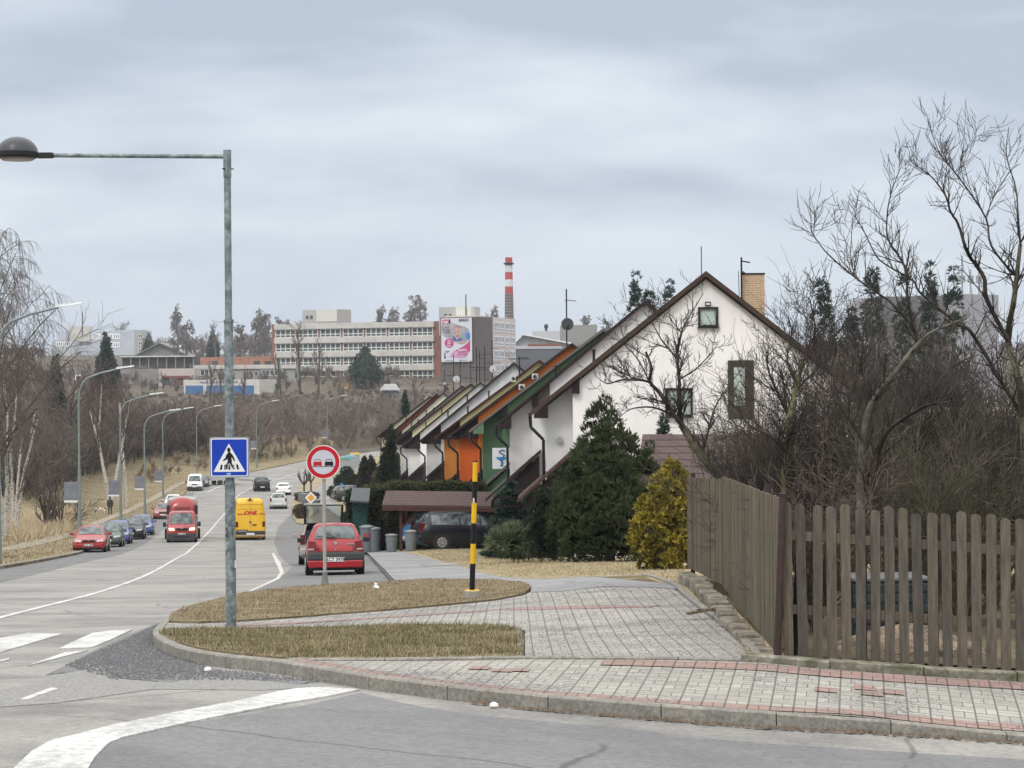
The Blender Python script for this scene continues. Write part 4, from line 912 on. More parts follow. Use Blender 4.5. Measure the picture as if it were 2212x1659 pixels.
# no overtaking sign
p = G(702, 1262, .03); s = F/p.y; top = PX(699, 998, p.y)
sg = thing('no_overtaking_sign', 'round red rimmed no overtaking sign with two small cars on a thin grey post', 'road sign', p)
zc = (top-p).z; xo = (top-p).x; r = 36.5/s
m = MB(); m.tube((0,0,-.1), (xo*.7,0,zc+.1), .040, n=14); m.build('post', P('post_grey', (.34,.33,.31), rough=.6, metal=.1), sg, smooth=True)
m = MB(); m.lathe([(.10,0),(.07,.12),(.055,.30)], (0,0,-.02), 12); m.build('post_foot', P('foot_grey', (.16,.165,.17)), sg, smooth=True)
def disc(r_, z, n=40): 
    m = MB(); m.prism([(r_*math.cos(2*PI*i/n), r_*math.sin(2*PI*i/n)) for i in range(n)], .003, Matrix.Translation((xo, -z, zc)) @ FRONT); return m
m = MB(); m.prism([(r*math.cos(2*PI*i/40), r*math.sin(2*PI*i/40)) for i in range(40)], .03, Matrix.Translation((xo, -.05, zc)) @ FRONT); pl = m.build('sign_plate', wh, sg)
f_ = disc(r*.955, .08).build('red_ring', P('sign_red', (.45,.008,.018), rough=.35), sg); disc(r*.715, .083).build('white_field', P('sign_white2', (.50,.52,.60), rough=.35, var=.03), f_)
def minicar(cx, mat, nm):
    u = r/290; P2 = lambda pts: [((x+cx)*u, y*u) for x, y in pts]; mm = MB(); TT = Matrix.Translation((xo, -.087, zc)) @ FRONT
    mm.prism(P2([(-72,-10),(-60,8),(60,8),(72,-10),(72,-60),(58,-60),(58,-70),(36,-70),(36,-60),(-36,-60),(-36,-70),(-58,-70),(-58,-60),(-72,-60)])[::-1], .002, TT)
    for a in ([(-60,8),(-50,8),(-38,42),(-44,50)],[(60,8),(44,50),(38,42),(50,8)],[(-44,50),(-38,40),(38,40),(44,50)]): mm.prism(P2(a)[::-1], .002, TT)
    mm.build(nm, mat, f_)
minicar(-98, MATS['sign_red'], 'red_car_symbol'); minicar(98, bk, 'black_car_symbol')
m = MB(); m.box((xo, -.088, zc-76*r/290), (r*1.34, .003, .012)); m.build('base_line', bk, f_)
# yellow and black post
p = G(1020, 1290, .03); s = F/p.y; top = PX(1027, 995, p.y)-p; bt = PX(1019.5, 1283, p.y)-p
pt_ = thing('marker_post', 'yellow and black banded post leaning slightly in a round concrete foot', 'post', p)
m = MB(); m.lathe([(.15,-.05),(.145,.11),(.12,.12)], (0,0,0), 18); ft_ = m.build('concrete_foot', P('foot_concrete', (.30,.29,.25), var=.2), pt_, smooth=True)
m = MB(); m.lathe([(.125,.118),(.12,.128)], (0,0,0), 18); yl = P('post_yellow', (.70,.42,.01), rough=.5, var=.08); m.build('yellow_cap_paint', yl, ft_)
ysc = [1283,1217.5,1174.5,1130,1086,1040,998,995]; mats_ = [bk, yl, bk, yl, bk, yl, bk]
for i in range(7):
    a = bt.lerp(top, (1283-ysc[i])/288); b = bt.lerp(top, (1283-ysc[i+1])/288)
    m = MB(); m.tube(a, b, .047-.005*i/7+(.002 if i == 6 else 0), n=16); m.build('yellow_band' if mats_[i] is yl else 'black_band', mats_[i], pt_, smooth=True)
m = MB(); a = bt.lerp(top, .70); m.box(a+Vector((-.012,-.046,0)), (.03,.006,.09)); m.build('torn_sticker', P('sticker_pink', (.7,.5,.5)), pt_)
# litter on the grass
p = G(812, 1269, .05); m = MB(); rs = random.Random(4)
vs = [Vector((.10*math.cos(a)*rs.uniform(.6,1.2), .07*math.sin(a), .0)) for a in [i*PI/4 for i in range(8)]]+[Vector((rs.uniform(-.05,.06), rs.uniform(-.03,.03), .06+.05*rs.random())) for _ in range(3)]
m.add(vs, [(i, (i+1)%8, 8+(i*3)//8) for i in range(8)]+[(2,3,9,8),(5,6,10,9),(8,9,10)]); o = m.build('litter', P('paper_white', (.8,.8,.8)), None); o.location = p; tag(o, 'crumpled white paper lying on the upper grass island', 'litter')
for x, y, r_, lb in ((449, 1448, .035, 'small white pebble at the foot of the kerb near the grass corner'), (1067, 1525, .035, 'small white pebble in the gutter below the long kerb')):
    p = G(x, y, KR+.02); m = MB(); m.lathe([(.01,-.02),(r_,0),(r_*.9,.02),(.01,.035)], (0,0,0), 9, 1.2, .9); o = m.build('pebble', P('pebble_white', (.7,.7,.68)), None, True); o.location = p; tag(o, lb, 'pebble')
# broken plank on the edging
p = G(1515, 1328, .06); m = MB(); m.bar((-.18,-.03,.02), (.15,.05,.07), .10, .03); m.bar((-.05,0,.06), (.25,.12,.05), .05, .03); o = m.build('plank', M_['wood_b'], None); o.location = p; tag(o, 'broken piece of old wood lying on the raised edging by the fence', 'wood')
# diamond priority sign far
p = G(672, 1108, 0); s = F/p.y; sg = thing('priority_sign', 'small yellow and white diamond priority sign near the grey bins', 'road sign', p); zc = (PX(672,1075,p.y)-p).z; h = 14.5/s
m = MB(); m.tube((0,0,0), (0,0,zc), .035, n=8); m.build('post', MATS['post_grey'], sg)
def dia(q, dd, mat, nm): m = MB(); m.prism([(q,0),(0,q),(-q,0),(0,-q)], .02, Matrix.Translation((0,-dd,zc)) @ FRONT); m.build(nm, mat, sg)
dia(h, .04, bk, 'sign_plate'); dia(h*.93, .05, wh, 'white_field'); dia(h*.55, .06, P('sign_amber', (.75,.38,.01)), 'yellow_field')
# dustbins
binm = P('bin_zinc', (.17,.19,.20), rough=.5, metal=.2, var=.15)
def dustbin(x, y, off, h, r_, label, group='grey zinc dustbins', y0_=None):
    p = G(x, y, off) if y0_ is None else Vector((PX(x, y, y0_).x, y0_, float(gz(PX(x, y, y0_).x, y0_))+.02)); t = thing('dustbin', label, 'dustbin', p, group=group)
    m = MB(); m.lathe([(r_*.82,0),(r_*.84,.02),(r_,h*.9),(r_*1.0,h*.92)], (0,0,0), 18); m.build('bin_body', binm, t, smooth=True)
    m = MB(); m.lathe([(r_*1.08,h*.90),(r_*1.12,h*.94),(r_*1.05,h*.98),(r_*.5,h*1.02),(.001,h*1.03)], (0,0,0), 18); m.build('lid', binm, t, smooth=True)
    for sx in (-1, 1): m = MB(); m.box((sx*r_*.98, -.02, h*.62), (.05, .14, .04)); m.build('handle', binm, t)
dustbin(846, 1183, .03, .74, .24, 'left zinc dustbin standing at the carport post', y0_=95.2)
dustbin(887, 1187.5, .03, .86, .24, 'right zinc dustbin standing in front of the bright blue car', y0_=94.2)
dustbin(793, 1161, .03, 1.15, .30, 'tall grey bin with red lettering against the hedge behind the red hatchback', y0_=99)
dustbin(808, 1160, .03, 1.05, .28, 'narrow grey bin beside the tall one with red lettering', y0_=99)
text('212', .22, MATS['sign_red'], bpy.data.objects['dustbin.002'], Matrix.Translation((0,-.32,.75)) @ FRONT, 'bin_number', .02)
for i, (x, y, w_) in enumerate([(651,1085,'leftmost'),(658,1090,'second'),(676,1098,'third'),(683,1106,'rightmost')]):
    dustbin(x, y, .0, 1.2, .40, ['leftmost','second','third','rightmost'][i]+' of the four grey bins round the diamond sign', 'grey bins round the diamond sign')
dustbin(728, 1050, 0, 1.2, .5, 'grey bin left of the dark clipped bush beside the asphalt walk', None)
# recycling containers
for i, (x, y, cm, lb) in enumerate([(747,1016,(.10,.32,.24),'recycling container with green lid, nearest of the three by the road'),(757,1010,(.22,.45,.62),'recycling container with blue lid between the green and yellow lidded ones'),(766,1005,(.65,.48,.10),'recycling container with yellow lid, farthest of the three')]):
    p = G(x, y, 0); t = thing('recycling_container', lb, 'container', p, group='recycling containers by the road')
    m = MB(); m.box((0,0,.85), (1.5,1.2,1.4)); m.build('container_body', P('container_grey', (.30,.32,.32), rough=.6), t, bevel=.05)
    m = MB(); m.prism([(-.78,0),(.78,0),(.6,.3),(-.6,.3)], 1.3, Matrix.Translation((0,.65,1.55)) @ FRONT); m.build('lid', P('lid%d' % i, cm), t)
    for sx in (-.6,.6):
        m = MB(); m.tube((sx,-.4,.1), (sx+.06,-.4,.1), .1, n=8); m.build('castor', black, t)
# ================================================================== curved street lamps
G_L = 'curved road lamps along the left verge'
lampm = P('lamp_steel', (.20,.245,.25), rough=.5, metal=.2, var=.15); headm = P('lamp_head_pale', (.66,.69,.70), rough=.4)
lamps = [(-4, None, 89, 0), (171, None, 137, 1), (260, None, 175, 1), (312, None, 208, 1), (352, None, 243, 1), (425, None, 292, 0), (555, None, 335, 1), (708, None, 370, 1)]
hs = [650, 785, 842, 877, 873, 868, 857, 846]; hn = [None, 776, 838, 868, 871, 868, 856, 845]
words = ['street lamp whose post is cut off by the left edge of the photo', 'street lamp with ad board right behind the bright red parked saloon', 'street lamp with ad board beside the person walking the dog', 'third board lamp from the left, behind the last blue parked car', 'street lamp with ad board just left of the white van', 'street lamp without board left of the blue crossing sign', 'street lamp with board right of the tall galvanised post', 'farthest street lamp, rising behind the no overtaking sign']
for i, (x, _, Y, bd) in enumerate(lamps):
    a, b = ray(x, 1000); X = a*Y; z0 = float(gz(X, Y)); hm = (PX(x, hs[i]+8, Y).z-z0)
    t = thing('road_lamp', words[i], 'street lamp', (X, Y, z0), group=G_L)
    zs = hm-1.9
    m = MB(); m.tube((0,0,-.3), (0,0,zs*.2), .115, n=10); m.tube((0,0,zs*.2), (0,0,zs*.52), .09, n=10); m.tube((0,0,zs*.52), (0,0,zs), .07, .06, n=10); m.build('pole', lampm, t, smooth=True)
    pts = [(0,0,zs)]+[(.9-.9*math.cos(u), 0, zs+1.35*math.sin(u)) for u in (.4,.8,1.15)]+[(1.3,0,hm-.38),(2.4,0,hm-.12)]
    m = MB(); m.path(pts, .055, 8); m.build('bent_arm', lampm, t, smooth=True)
    m = MB(); m.add([(2.3,-.14,hm-.14),(3.35,-.10,hm+.02),(3.35,.10,hm+.02),(2.3,.14,hm-.14),(2.3,-.13,hm-.02),(3.35,-.06,hm+.08),(3.35,.06,hm+.08),(2.3,.13,hm-.02)], [(3,2,1,0),(4,5,6,7),(0,1,5,4),(2,3,7,6),(0,4,7,3),(1,2,6,5)]); hd_ = m.build('lamp_head', headm, t)
    if bd:
        zb = 3.2 if i != 6 else 3.4
        m = MB(); m.box((-.50,-.08,zb), (.80,.03,1.15)); b_ = m.build('ad_board', P('board_grey', (.17,.18,.21), var=.2, scale=2), t)
        m = MB(); m.box((-.50,-.082,zb-.60), (.80,.034,.12)); m.build('board_strip', wh, b_)
# ================================================================== person with dog
p = G(238, 1113, 0); s_ = 1.0
pm = thing('person', 'person in dark jacket and trousers walking the white dog on the verge path', 'person', p, math.radians(20))
def skin(name, verts, edges, rad, mat, parent, sub=2):
    me = bpy.data.meshes.new(name); me.from_pydata(verts, edges, []); o = bpy.data.objects.new(name, me); C.objects.link(o)
    o.modifiers.new('s', 'SKIN'); 
    for i, v in enumerate(me.skin_vertices[0].data): v.radius = (rad[i], rad[i]) if not isinstance(rad[i], tuple) else rad[i]; v.use_root = i == 0
    md = o.modifiers.new('u', 'SUBSURF'); md.levels = md.render_levels = sub
    me.materials.append(mat); o.parent = parent
    for q in me.polygons: q.use_smooth = True
    return o
V_ = [(0,0,.95),(0,0,1.15),(0,0,1.38),(0,0,1.50),(0,.02,1.58),(0,.03,1.68),(-.17,0,1.42),(-.24,.02,1.15),(-.22,.12,.92),(-.21,.14,.82),(.17,0,1.42),(.24,-.03,1.15),(.22,-.02,.90),(.22,0,.81),(-.09,0,.88),(-.10,.14,.50),(-.10,.04,.08),(-.10,.18,.04),(.09,0,.88),(.10,-.05,.48),(.10,-.22,.12),(.10,-.10,.03)]
E_ = [(0,1),(1,2),(2,3),(3,4),(4,5),(2,6),(6,7),(7,8),(8,9),(2,10),(10,11),(11,12),(12,13),(0,14),(14,15),(15,16),(16,17),(0,18),(18,19),(19,20),(20,21)]
Rr = [.15,.15,.17,.06,.09,.08,.075,.055,.04,.035,.075,.055,.04,.035,.095,.07,.05,.04,.095,.07,.05,.04]
skin('body', V_, E_, Rr, P('clothes_dark', (.022,.024,.026)), pm)
m = MB(); m.lathe([(.20,.78),(.215,.95),(.20,1.2),(.215,1.38),(.12,1.50),(.07,1.53)], (0,0,0), 14, 1, .72); m.build('jacket', P('jacket_olive', (.035,.038,.03)), pm, smooth=True)
m = MB(); m.lathe([(.02,1.60),(.085,1.63),(.10,1.70),(.085,1.77),(.02,1.80)], (0,.02,0), 12); m.build('hair', P('hair_dark', (.03,.025,.02)), pm, smooth=True)
for sx, y in ((-.10,.14),(.10,-.12)): m = MB(); m.box((sx,y,.03), (.1,.28,.06)); m.build('shoe', P('shoe_pale', (.35,.35,.35)), pm, bevel=.02)
dp = G(219, 1112, 0)
dg = thing('dog', 'white dog with brown patches sniffing the ground beside the walking person', 'dog', dp, math.radians(85))
V_ = [(0,-.35,.55),(0,-.1,.55),(0,.2,.56),(0,.36,.60),(0,.52,.50),(0,.62,.30),(0,.72,.17),(-.09,.28,.38),(-.09,.25,.22),(-.09,.27,.03),(.09,.22,.38),(.09,.30,.22),(.09,.32,.03),(-.10,-.38,.40),(-.10,-.28,.28),(-.10,-.42,.17),(-.10,-.36,.03),(.10,-.40,.40),(.10,-.34,.28),(.10,-.50,.17),(.10,-.45,.03),(0,-.50,.66),(0,-.58,.86)]
E_ = [(0,1),(1,2),(2,3),(3,4),(4,5),(5,6),(2,7),(7,8),(8,9),(2,10),(10,11),(11,12),(0,13),(13,14),(14,15),(15,16),(0,17),(17,18),(18,19),(19,20),(0,21),(21,22)]
Rr = [.12,.125,.14,.11,.085,.09,.045,.06,.035,.03,.06,.035,.03,.075,.05,.03,.03,.075,.05,.03,.03,.03,.015]
n = NT('dog_fur'); f = n.noise(n.co(), 3.2, 2); fur = n.done(n.mix(n.ramp(f, [(.52, 0), (.55, 1)]), (.72,.66,.58), (.16,.07,.05)), .9)
skin('body', V_, E_, Rr, fur, dg)
for sx in (-1,1): m = MB(); m.box((sx*.085,.60,.33), (.03,.09,.14)); m.build('ear', P('ear_brown', (.12,.05,.035)), dg, bevel=.012)
# ================================================================== row houses
brown = P('trim_dark_brown', (.018,.011,.010), rough=.6, var=.25, scale=9)
brown_b = P('boards_dark_brown', (.017,.009,.010), rough=.8, var=.3, scale=12, stretch=(6,6,.4))
roofred = brickmat('roof_tiles_brown', (.075,.045,.036), (.10,.06,.048), (.03,.02,.018), 3, .5, .35, .03)
pipe = P('pipe_dark', (.010,.008,.012), rough=.4)
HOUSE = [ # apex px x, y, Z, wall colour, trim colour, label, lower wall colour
 (1524,588,72,(.82,.80,.80),(.105,.062,.045),'white gabled end house with brick chimney, nearest of the terrace',(.70,.70,.70)),  # greyer lower wall: roof overhang shade painted into the white
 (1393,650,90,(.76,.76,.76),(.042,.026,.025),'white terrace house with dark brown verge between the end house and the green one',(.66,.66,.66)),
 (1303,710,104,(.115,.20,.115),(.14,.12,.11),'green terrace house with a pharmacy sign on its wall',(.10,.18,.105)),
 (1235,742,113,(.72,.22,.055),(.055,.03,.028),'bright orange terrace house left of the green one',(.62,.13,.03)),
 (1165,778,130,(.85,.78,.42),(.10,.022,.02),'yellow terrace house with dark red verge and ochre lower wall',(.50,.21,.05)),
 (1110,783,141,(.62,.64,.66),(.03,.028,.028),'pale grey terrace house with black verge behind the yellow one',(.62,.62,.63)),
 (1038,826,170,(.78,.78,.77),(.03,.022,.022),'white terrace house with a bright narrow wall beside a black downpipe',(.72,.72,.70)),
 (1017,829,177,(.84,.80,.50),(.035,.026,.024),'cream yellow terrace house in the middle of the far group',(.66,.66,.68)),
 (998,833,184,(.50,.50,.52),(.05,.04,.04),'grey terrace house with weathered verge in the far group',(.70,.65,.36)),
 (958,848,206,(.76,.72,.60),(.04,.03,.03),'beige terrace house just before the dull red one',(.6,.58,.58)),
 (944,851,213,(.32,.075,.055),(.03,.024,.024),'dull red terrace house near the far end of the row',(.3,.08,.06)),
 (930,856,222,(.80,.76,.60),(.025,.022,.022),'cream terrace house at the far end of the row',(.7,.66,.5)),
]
def gable(u0, u1, slope, z_apex, zb, n=1):
    return [(u0, zb), (u1, zb), (u1, z_apex-abs(u1)*slope), (0, z_apex), (u0, z_apex-abs(u0)*slope)]
houses = []
MASTS = [(3,1225.5,622,(1227,699,.31)),(6,1063.5,733,(1065,797,.27)),(7,1029,750,None),(8,1036,758,None),(8,1047,747,None),(9,979.5,766,(985.5,819,.31)),(9,994,777,None),(10,1017,778,None),(11,960,800,(960,829,.14)),(4,1122,770,None)]
ENDS = [(1148,890),(1074,916),(1018,928),(970,941),(940.5,945),(903.5,955),(867,966),(851,958),(848,956),(841,952),(830,948),(815,943)]
for i, (ax, ay, Z, wc, tc, lab, lc) in enumerate(HOUSE):
    A = PX(ax, ay, Z); base_z = float(gz(A.x, Z))-.1; H_ = A.z-base_z
    dpt = min(18, (HOUSE[i+1][2]-Z if i+1 < len(HOUSE) else 10)+.6)
    E_ = PX(*ENDS[i], Z); LN = A.x-E_.x; sl = (A.z-E_.z)/LN; kq = LN/5.5; ar = max(0, (sl*A.x-A.z)/(sl*Z))
    t = thing('terraced_house', lab, 'house', (A.x, Z, base_z), -ar, 'houses of the stepped terrace'); houses.append((t, A, Z, H_))
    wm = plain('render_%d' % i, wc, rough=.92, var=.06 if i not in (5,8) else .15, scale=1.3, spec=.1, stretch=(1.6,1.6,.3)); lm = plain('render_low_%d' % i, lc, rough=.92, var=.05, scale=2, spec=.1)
    tm = plain('trim_%d' % i, tuple(c_*.55 for c_ in tc) if i != 2 else tc, rough=.7, var=.2, scale=7)
    Mx = Matrix.Translation((0, dpt, 0)) @ FRONT
    w0, w1 = -4.2*kq, -5.05*kq; eb = H_-LN*sl; zsk = H_-(5.30 if i == 0 else 5.5)*kq
    top = lambda u: H_-.12+u*sl
    m = MB(); m.prism([(w0, -1.5), (4.9, -1.5), (4.9, H_-.12-4.9*sl), (0, H_-.12), (w0, top(w0))], dpt, Mx); m.build('wall', wm, t)
    if i < 3:
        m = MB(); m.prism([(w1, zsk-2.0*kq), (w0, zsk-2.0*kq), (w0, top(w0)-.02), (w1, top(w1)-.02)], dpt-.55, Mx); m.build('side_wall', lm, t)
        e0, e1 = -5.42*kq, -4.98*kq
        m = MB(); m.prism([(e0, H_-.12+e0*sl), (e0, H_-.26+e0*sl), (e1, H_-.26+e0*sl), (e1, H_-.12+e1*sl)], .5, Mx @ Matrix.Translation((0,0,dpt-.2))); m.build('eave_box', lm if i == 2 else brown_b, t)
        m = MB(); m.prism([(w0-.02, top(w0)), (w0-.02, top(w0)-.34), (w0+.22, top(w0)-.34), (w0+.22, top(w0+.22))], .3, Mx @ Matrix.Translation((0,0,dpt-.1))); m.build('eave_bracket', brown_b, t)
        if i == 1: m = MB(); m.prism([(w0, top(w0)-.5), (w0+.7, top(w0)-.5), (w0+.7, top(w0+.7)), (w0, top(w0))], .04, Mx @ Matrix.Translation((0,0,dpt))); m.build('gable_boards', P('boards_grey', (.10,.085,.08), var=.3, scale=9, stretch=(5,5,.4)), t)
    else:
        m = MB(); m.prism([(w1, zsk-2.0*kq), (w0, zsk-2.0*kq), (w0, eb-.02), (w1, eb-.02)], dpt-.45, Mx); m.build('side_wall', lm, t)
        m = MB(); m.prism([(-LN+.12, eb+.02), (-LN+.25, eb-.12), (w0, eb-.12), (w0, top(w0))], dpt+.04, Mx); m.build('gable_boards', brown_b, t)
    ov = .22; VG = .14 if i == 0 else .10*kq
    for sgn, ln in ((-1, LN), (1, 5.6)):
        def sd(poly, h, M, nm, mt):
            m = MB(); m.prism(poly[::-1] if sgn > 0 else poly, h, M); return m.build(nm, mt, t)
        sd([(0, H_), (sgn*ln, H_-ln*sl), (sgn*ln, H_-ln*sl-.09), (0, H_-.10)], dpt+ov, Mx, 'roof', roofred)
        sd([(0, H_+.03), (sgn*(ln+.03), H_-ln*sl+.02), (sgn*(ln+.03), H_-ln*sl-VG), (0, H_-VG)], .06, Mx @ Matrix.Translation((0,0,dpt+ov)), 'verge_board', tm)
        if i == 0: sd([(0, H_-VG), (sgn*ln*.98, H_-ln*.98*sl-VG), (sgn*ln*.98, H_-ln*.98*sl-VG-.08), (0, H_-VG-.09)], .05, Mx @ Matrix.Translation((0,0,dpt+ov-.1)), 'under_board', brown)
    gzv = eb-.08; gx = -LN-.05
    m = MB(); m.tube((gx, -ov, gzv), (gx, dpt, gzv), .055*kq, n=10); m.build('gutter', tm if i == 2 else pipe, t)
    px_ = w1-.08
    m = MB(); m.path([(gx,-.2,gzv-.05), (gx+.03,-.2,gzv-.40), (px_,-.12,gzv-.80), (px_,-.1,zsk-1.6)], .05*kq, 8); m.build('downpipe', pipe, t)
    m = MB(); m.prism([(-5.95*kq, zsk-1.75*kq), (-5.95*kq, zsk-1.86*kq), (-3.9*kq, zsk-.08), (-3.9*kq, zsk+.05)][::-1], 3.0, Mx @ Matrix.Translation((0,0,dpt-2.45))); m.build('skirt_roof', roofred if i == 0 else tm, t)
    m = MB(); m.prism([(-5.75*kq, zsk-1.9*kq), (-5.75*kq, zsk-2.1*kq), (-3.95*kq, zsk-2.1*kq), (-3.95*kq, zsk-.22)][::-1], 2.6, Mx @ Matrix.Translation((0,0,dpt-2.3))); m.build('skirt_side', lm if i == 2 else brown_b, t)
    m = MB(); m.prism([(-5.2*kq,-1.5),(-4.25*kq,-1.5),(-4.25*kq,zsk-2.05*kq),(-5.2*kq,zsk-2.05*kq)], dpt-.6, Mx); m.build('ground_floor_wall', P('ground_floor', (.015,.012,.012)), t)  # wall coloured near-black to paint the shade under the skirt roof
    if i not in (2, 3, 11):
        for u in ((-3.55,) if i < 3 else (-2.9, -4.1)):
            m = MB(); m.tube((u, -.1, H_+u*sl-.1), (u, -.1, H_+u*sl+.36), .045, n=8); m.tube((u, -.1, H_+u*sl+.34), (u, -.1, H_+u*sl+.39), .075, n=8); m.build('roof_vent', brown, t)
    for (hi, mx_, my_, dish) in MASTS:
        if hi != i: continue
        u_ = (mx_-ax)/S(Z); h_ = (ay-my_)/S(Z); m = MB(); m.tube((u_, 1.2, H_-1.0), (u_, 1.2, H_+h_), .035, n=8)
        m.tube((u_-.1,1.2,H_+h_*.8), (u_+.5,1.2,H_+h_*.78), .02, n=6)
        if i > 3: m.tube((u_-.6,1.2,H_+h_*.45), (u_+.6,1.2,H_+h_*.45), .025, n=6)
        ms = m.build('aerial_mast', pipe, t)
        if dish:
            r_ = dish[2]; zq = H_+(ay-dish[1])/S(Z); ud = (dish[0]-ax)/S(Z); m = MB(); m.lathe([(.02,-.12),(r_*.6,-.07),(r_,.03),(r_*1.0,.05)], (0,0,0), 24)
            m.v = [(ud+q[0], 1.05-q[2], zq+q[1]) for q in m.v]; m.build('satellite_dish', P('dish_dark', (.06,.065,.075)) if i == 3 else P('dish_pale', (.50,.52,.52)), ms, smooth=True)
            m = MB(); m.bar((ud, 1.0, zq-r_*.6), (ud+.05, .6, zq-.05), .05, .05); m.build('dish_arm', pipe, ms)
# end house details
t, A, Z, H_ = houses[0]
def hp(x, y, t_A=A, t_Z=Z, HH=H_):
    q = PX(x, y, t_Z); return q.x-t_A.x, q.z-(t_A.z-HH)
curt = P('curtain_pale', (.42,.50,.47), var=.25, scale=10, stretch=(8,1,.6))
for (x0, y0, x1, y1) in ((1508,663,1551,707), (1437,838,1496,900)):
    (u0, w0), (u1, w1) = hp(x0, y1), hp(x1, y0)
    fr = MB(); fw = .07
    for a, b in (((u0+u1)/2, w0+fw/2), ((u0+u1)/2, w1-fw/2)): fr.box((a, -.03, b), (u1-u0, .1, fw))
    for a in (u0+fw/2, u1-fw/2): fr.box((a, -.03, (w0+w1)/2), (fw, .1, w1-w0-2*fw))
    wn_ = fr.build('window', P('frame_dark', (.025,.015,.018), rough=.4), t)
    m = MB(); m.box(((u0+u1)/2, -.006, (w0+w1)/2), (u1-u0-2*fw, .012, w1-w0-2*fw)); m.build('pane', curt, wn_)
    m = MB(); m.box(((u0+u1)/2, -.07, w0-.02), (u1-u0+.06, .12, .03)); m.build('sill', brown, wn_)
(u0, w0), (u1, w1) = hp(1573, 905), hp(1628, 778)
m = MB(); m.box(((u0+u1)/2, -.02, (w0+w1)/2), (u1-u0, .05, w1-w0)); b_ = m.build('balcony_door', P('frame_dark2', (.045,.045,.035)), t)
m = MB(); m.box(((u0+u1)/2-.05, -.05, (w0+w1)/2+.1), (.35, .02, 1.2)); m.build('pane', curt, b_)
u, w = hp(1529, 656); m = MB(); m.box((u, -.06, w), (.17, .1, .12)); l_ = m.build('wall_lamp', pipe, t); m = MB(); m.box((u, -.115, w-.01), (.11, .02, .06)); m.build('lamp_glass', wh, l_)
yb = brickmat('chimney_brick', (.48,.33,.17), (.40,.26,.12), (.55,.47,.38), 1, .26, .075, .012)
Ac = PX(1599, 594, 74.5); Bc = PX(1646, 690, 74.5); ht_ = 4.5
m = MB(); m.box(((Ac.x+Bc.x)/2-A.x, 2.5, Ac.z-(A.z-H_)-ht_/2), (Bc.x-Ac.x, .65, ht_)); ch = m.build('chimney', yb, t)
m = MB(); m.box(((Ac.x+Bc.x)/2-A.x, 2.5, Ac.z-(A.z-H_)+.02), (Bc.x-Ac.x+.04, .7, .05)); m.build('chimney_cap', brown, ch)
q = PX(1598, 556, 74) ; u = q.x-A.x; zt_ = q.z-(A.z-H_)
m = MB(); m.tube((u, 2, zt_), (u, 2, zt_-2.9), .03, n=8); m.tube((u, 2, zt_-.12), (u+.28, 2, zt_-.17), .025, n=6); m.tube((u-.1, 2, zt_-.45), (u-.06,2,zt_-2), .012, n=5); m.lathe([(.02,-.05),(.09,0),(.02,.05)], (u+.04, 1.95, zt_-.5), 10); m.build('aerial_mast', pipe, t)
q = PX(1514, 532, 72.5); u = q.x-A.x; m = MB(); m.tube((u, .5, q.z-(A.z-H_)), (u, .5, H_-.3), .018, n=6); m.build('lightning_rod', P('rod_grey', (.12,.11,.11)), t)
q = hp(1209, 951); m = MB(); m.tube((q[0], .5, q[1]), (q[0], .40, q[1]), .10, n=18); m.build('wall_vent', P('vent_grey', (.35,.35,.34)), t)
# pharmacy sign on the green house
tg_, A3, Z3, H3 = houses[2]
q0 = PX(1071, 1002, Z3-.5); u = q0.x-A3.x+.02; w = q0.z-(A3.z-H3); W3 = .85
ps = thing('pharmacy_sign', 'square white sign with blue snake and bowl fixed to the green house', 'sign', PX(1083.5, 990, Z3-.35))
m = MB(); m.box((0,0,0), (.84,.06,.95)); m.build('sign_board', wh, ps)
pb = P('pharmacy_blue', (.02,.10,.35)); m = MB()
m.prism([(-.28,.06),(.28,.06),(.18,-.06),(.04,-.12),(.03,-.28),(.1,-.36),(-.1,-.36),(-.03,-.28),(-.04,-.12),(-.18,-.06)][::-1], .01, Matrix.Translation((0,-.035,0)) @ FRONT); m.build('bowl_emblem', P('pharmacy_cyan', (.05,.28,.52)), ps)
m = MB(); pts = [(.16,-.05,.34),(.02,-.05,.38),(-.12,-.05,.30),(.0,-.05,.22),(.14,-.05,.14),(.05,-.05,.05),(-.08,-.05,-.05),(.06,-.05,-.18),(.0,-.05,-.34)]; m.path(pts, .025, 6); m.build('snake_emblem', pb, ps)
# outdoor units and vents on the orange / yellow houses
for (hx, x, y, z_, nm) in ((3, 1127, 836, 112.8, 'cooling_unit'), (3, 1155.5, 813, 112.8, 'cooling_unit'), (4, 1109, 817, 129.8, 'flue_box')):
    th, Ah, Zh, Hh = houses[hx]; q = PX(x, y, z_); m = MB(); m.box((q.x-Ah.x, z_-Zh, q.z-(Ah.z-Hh)), (.30, .3, .28) if hx == 3 else (.26, .3, .42)); uo = m.build(nm, P('unit_white', (.6,.6,.58)), th)
    m = MB(); m.tube((q.x-Ah.x, z_-Zh-.14, q.z-(Ah.z-Hh)-.02), (q.x-Ah.x, z_-Zh-.17, q.z-(Ah.z-Hh)-.02), .10, n=14); m.build('fan_grille', dgrey, uo)
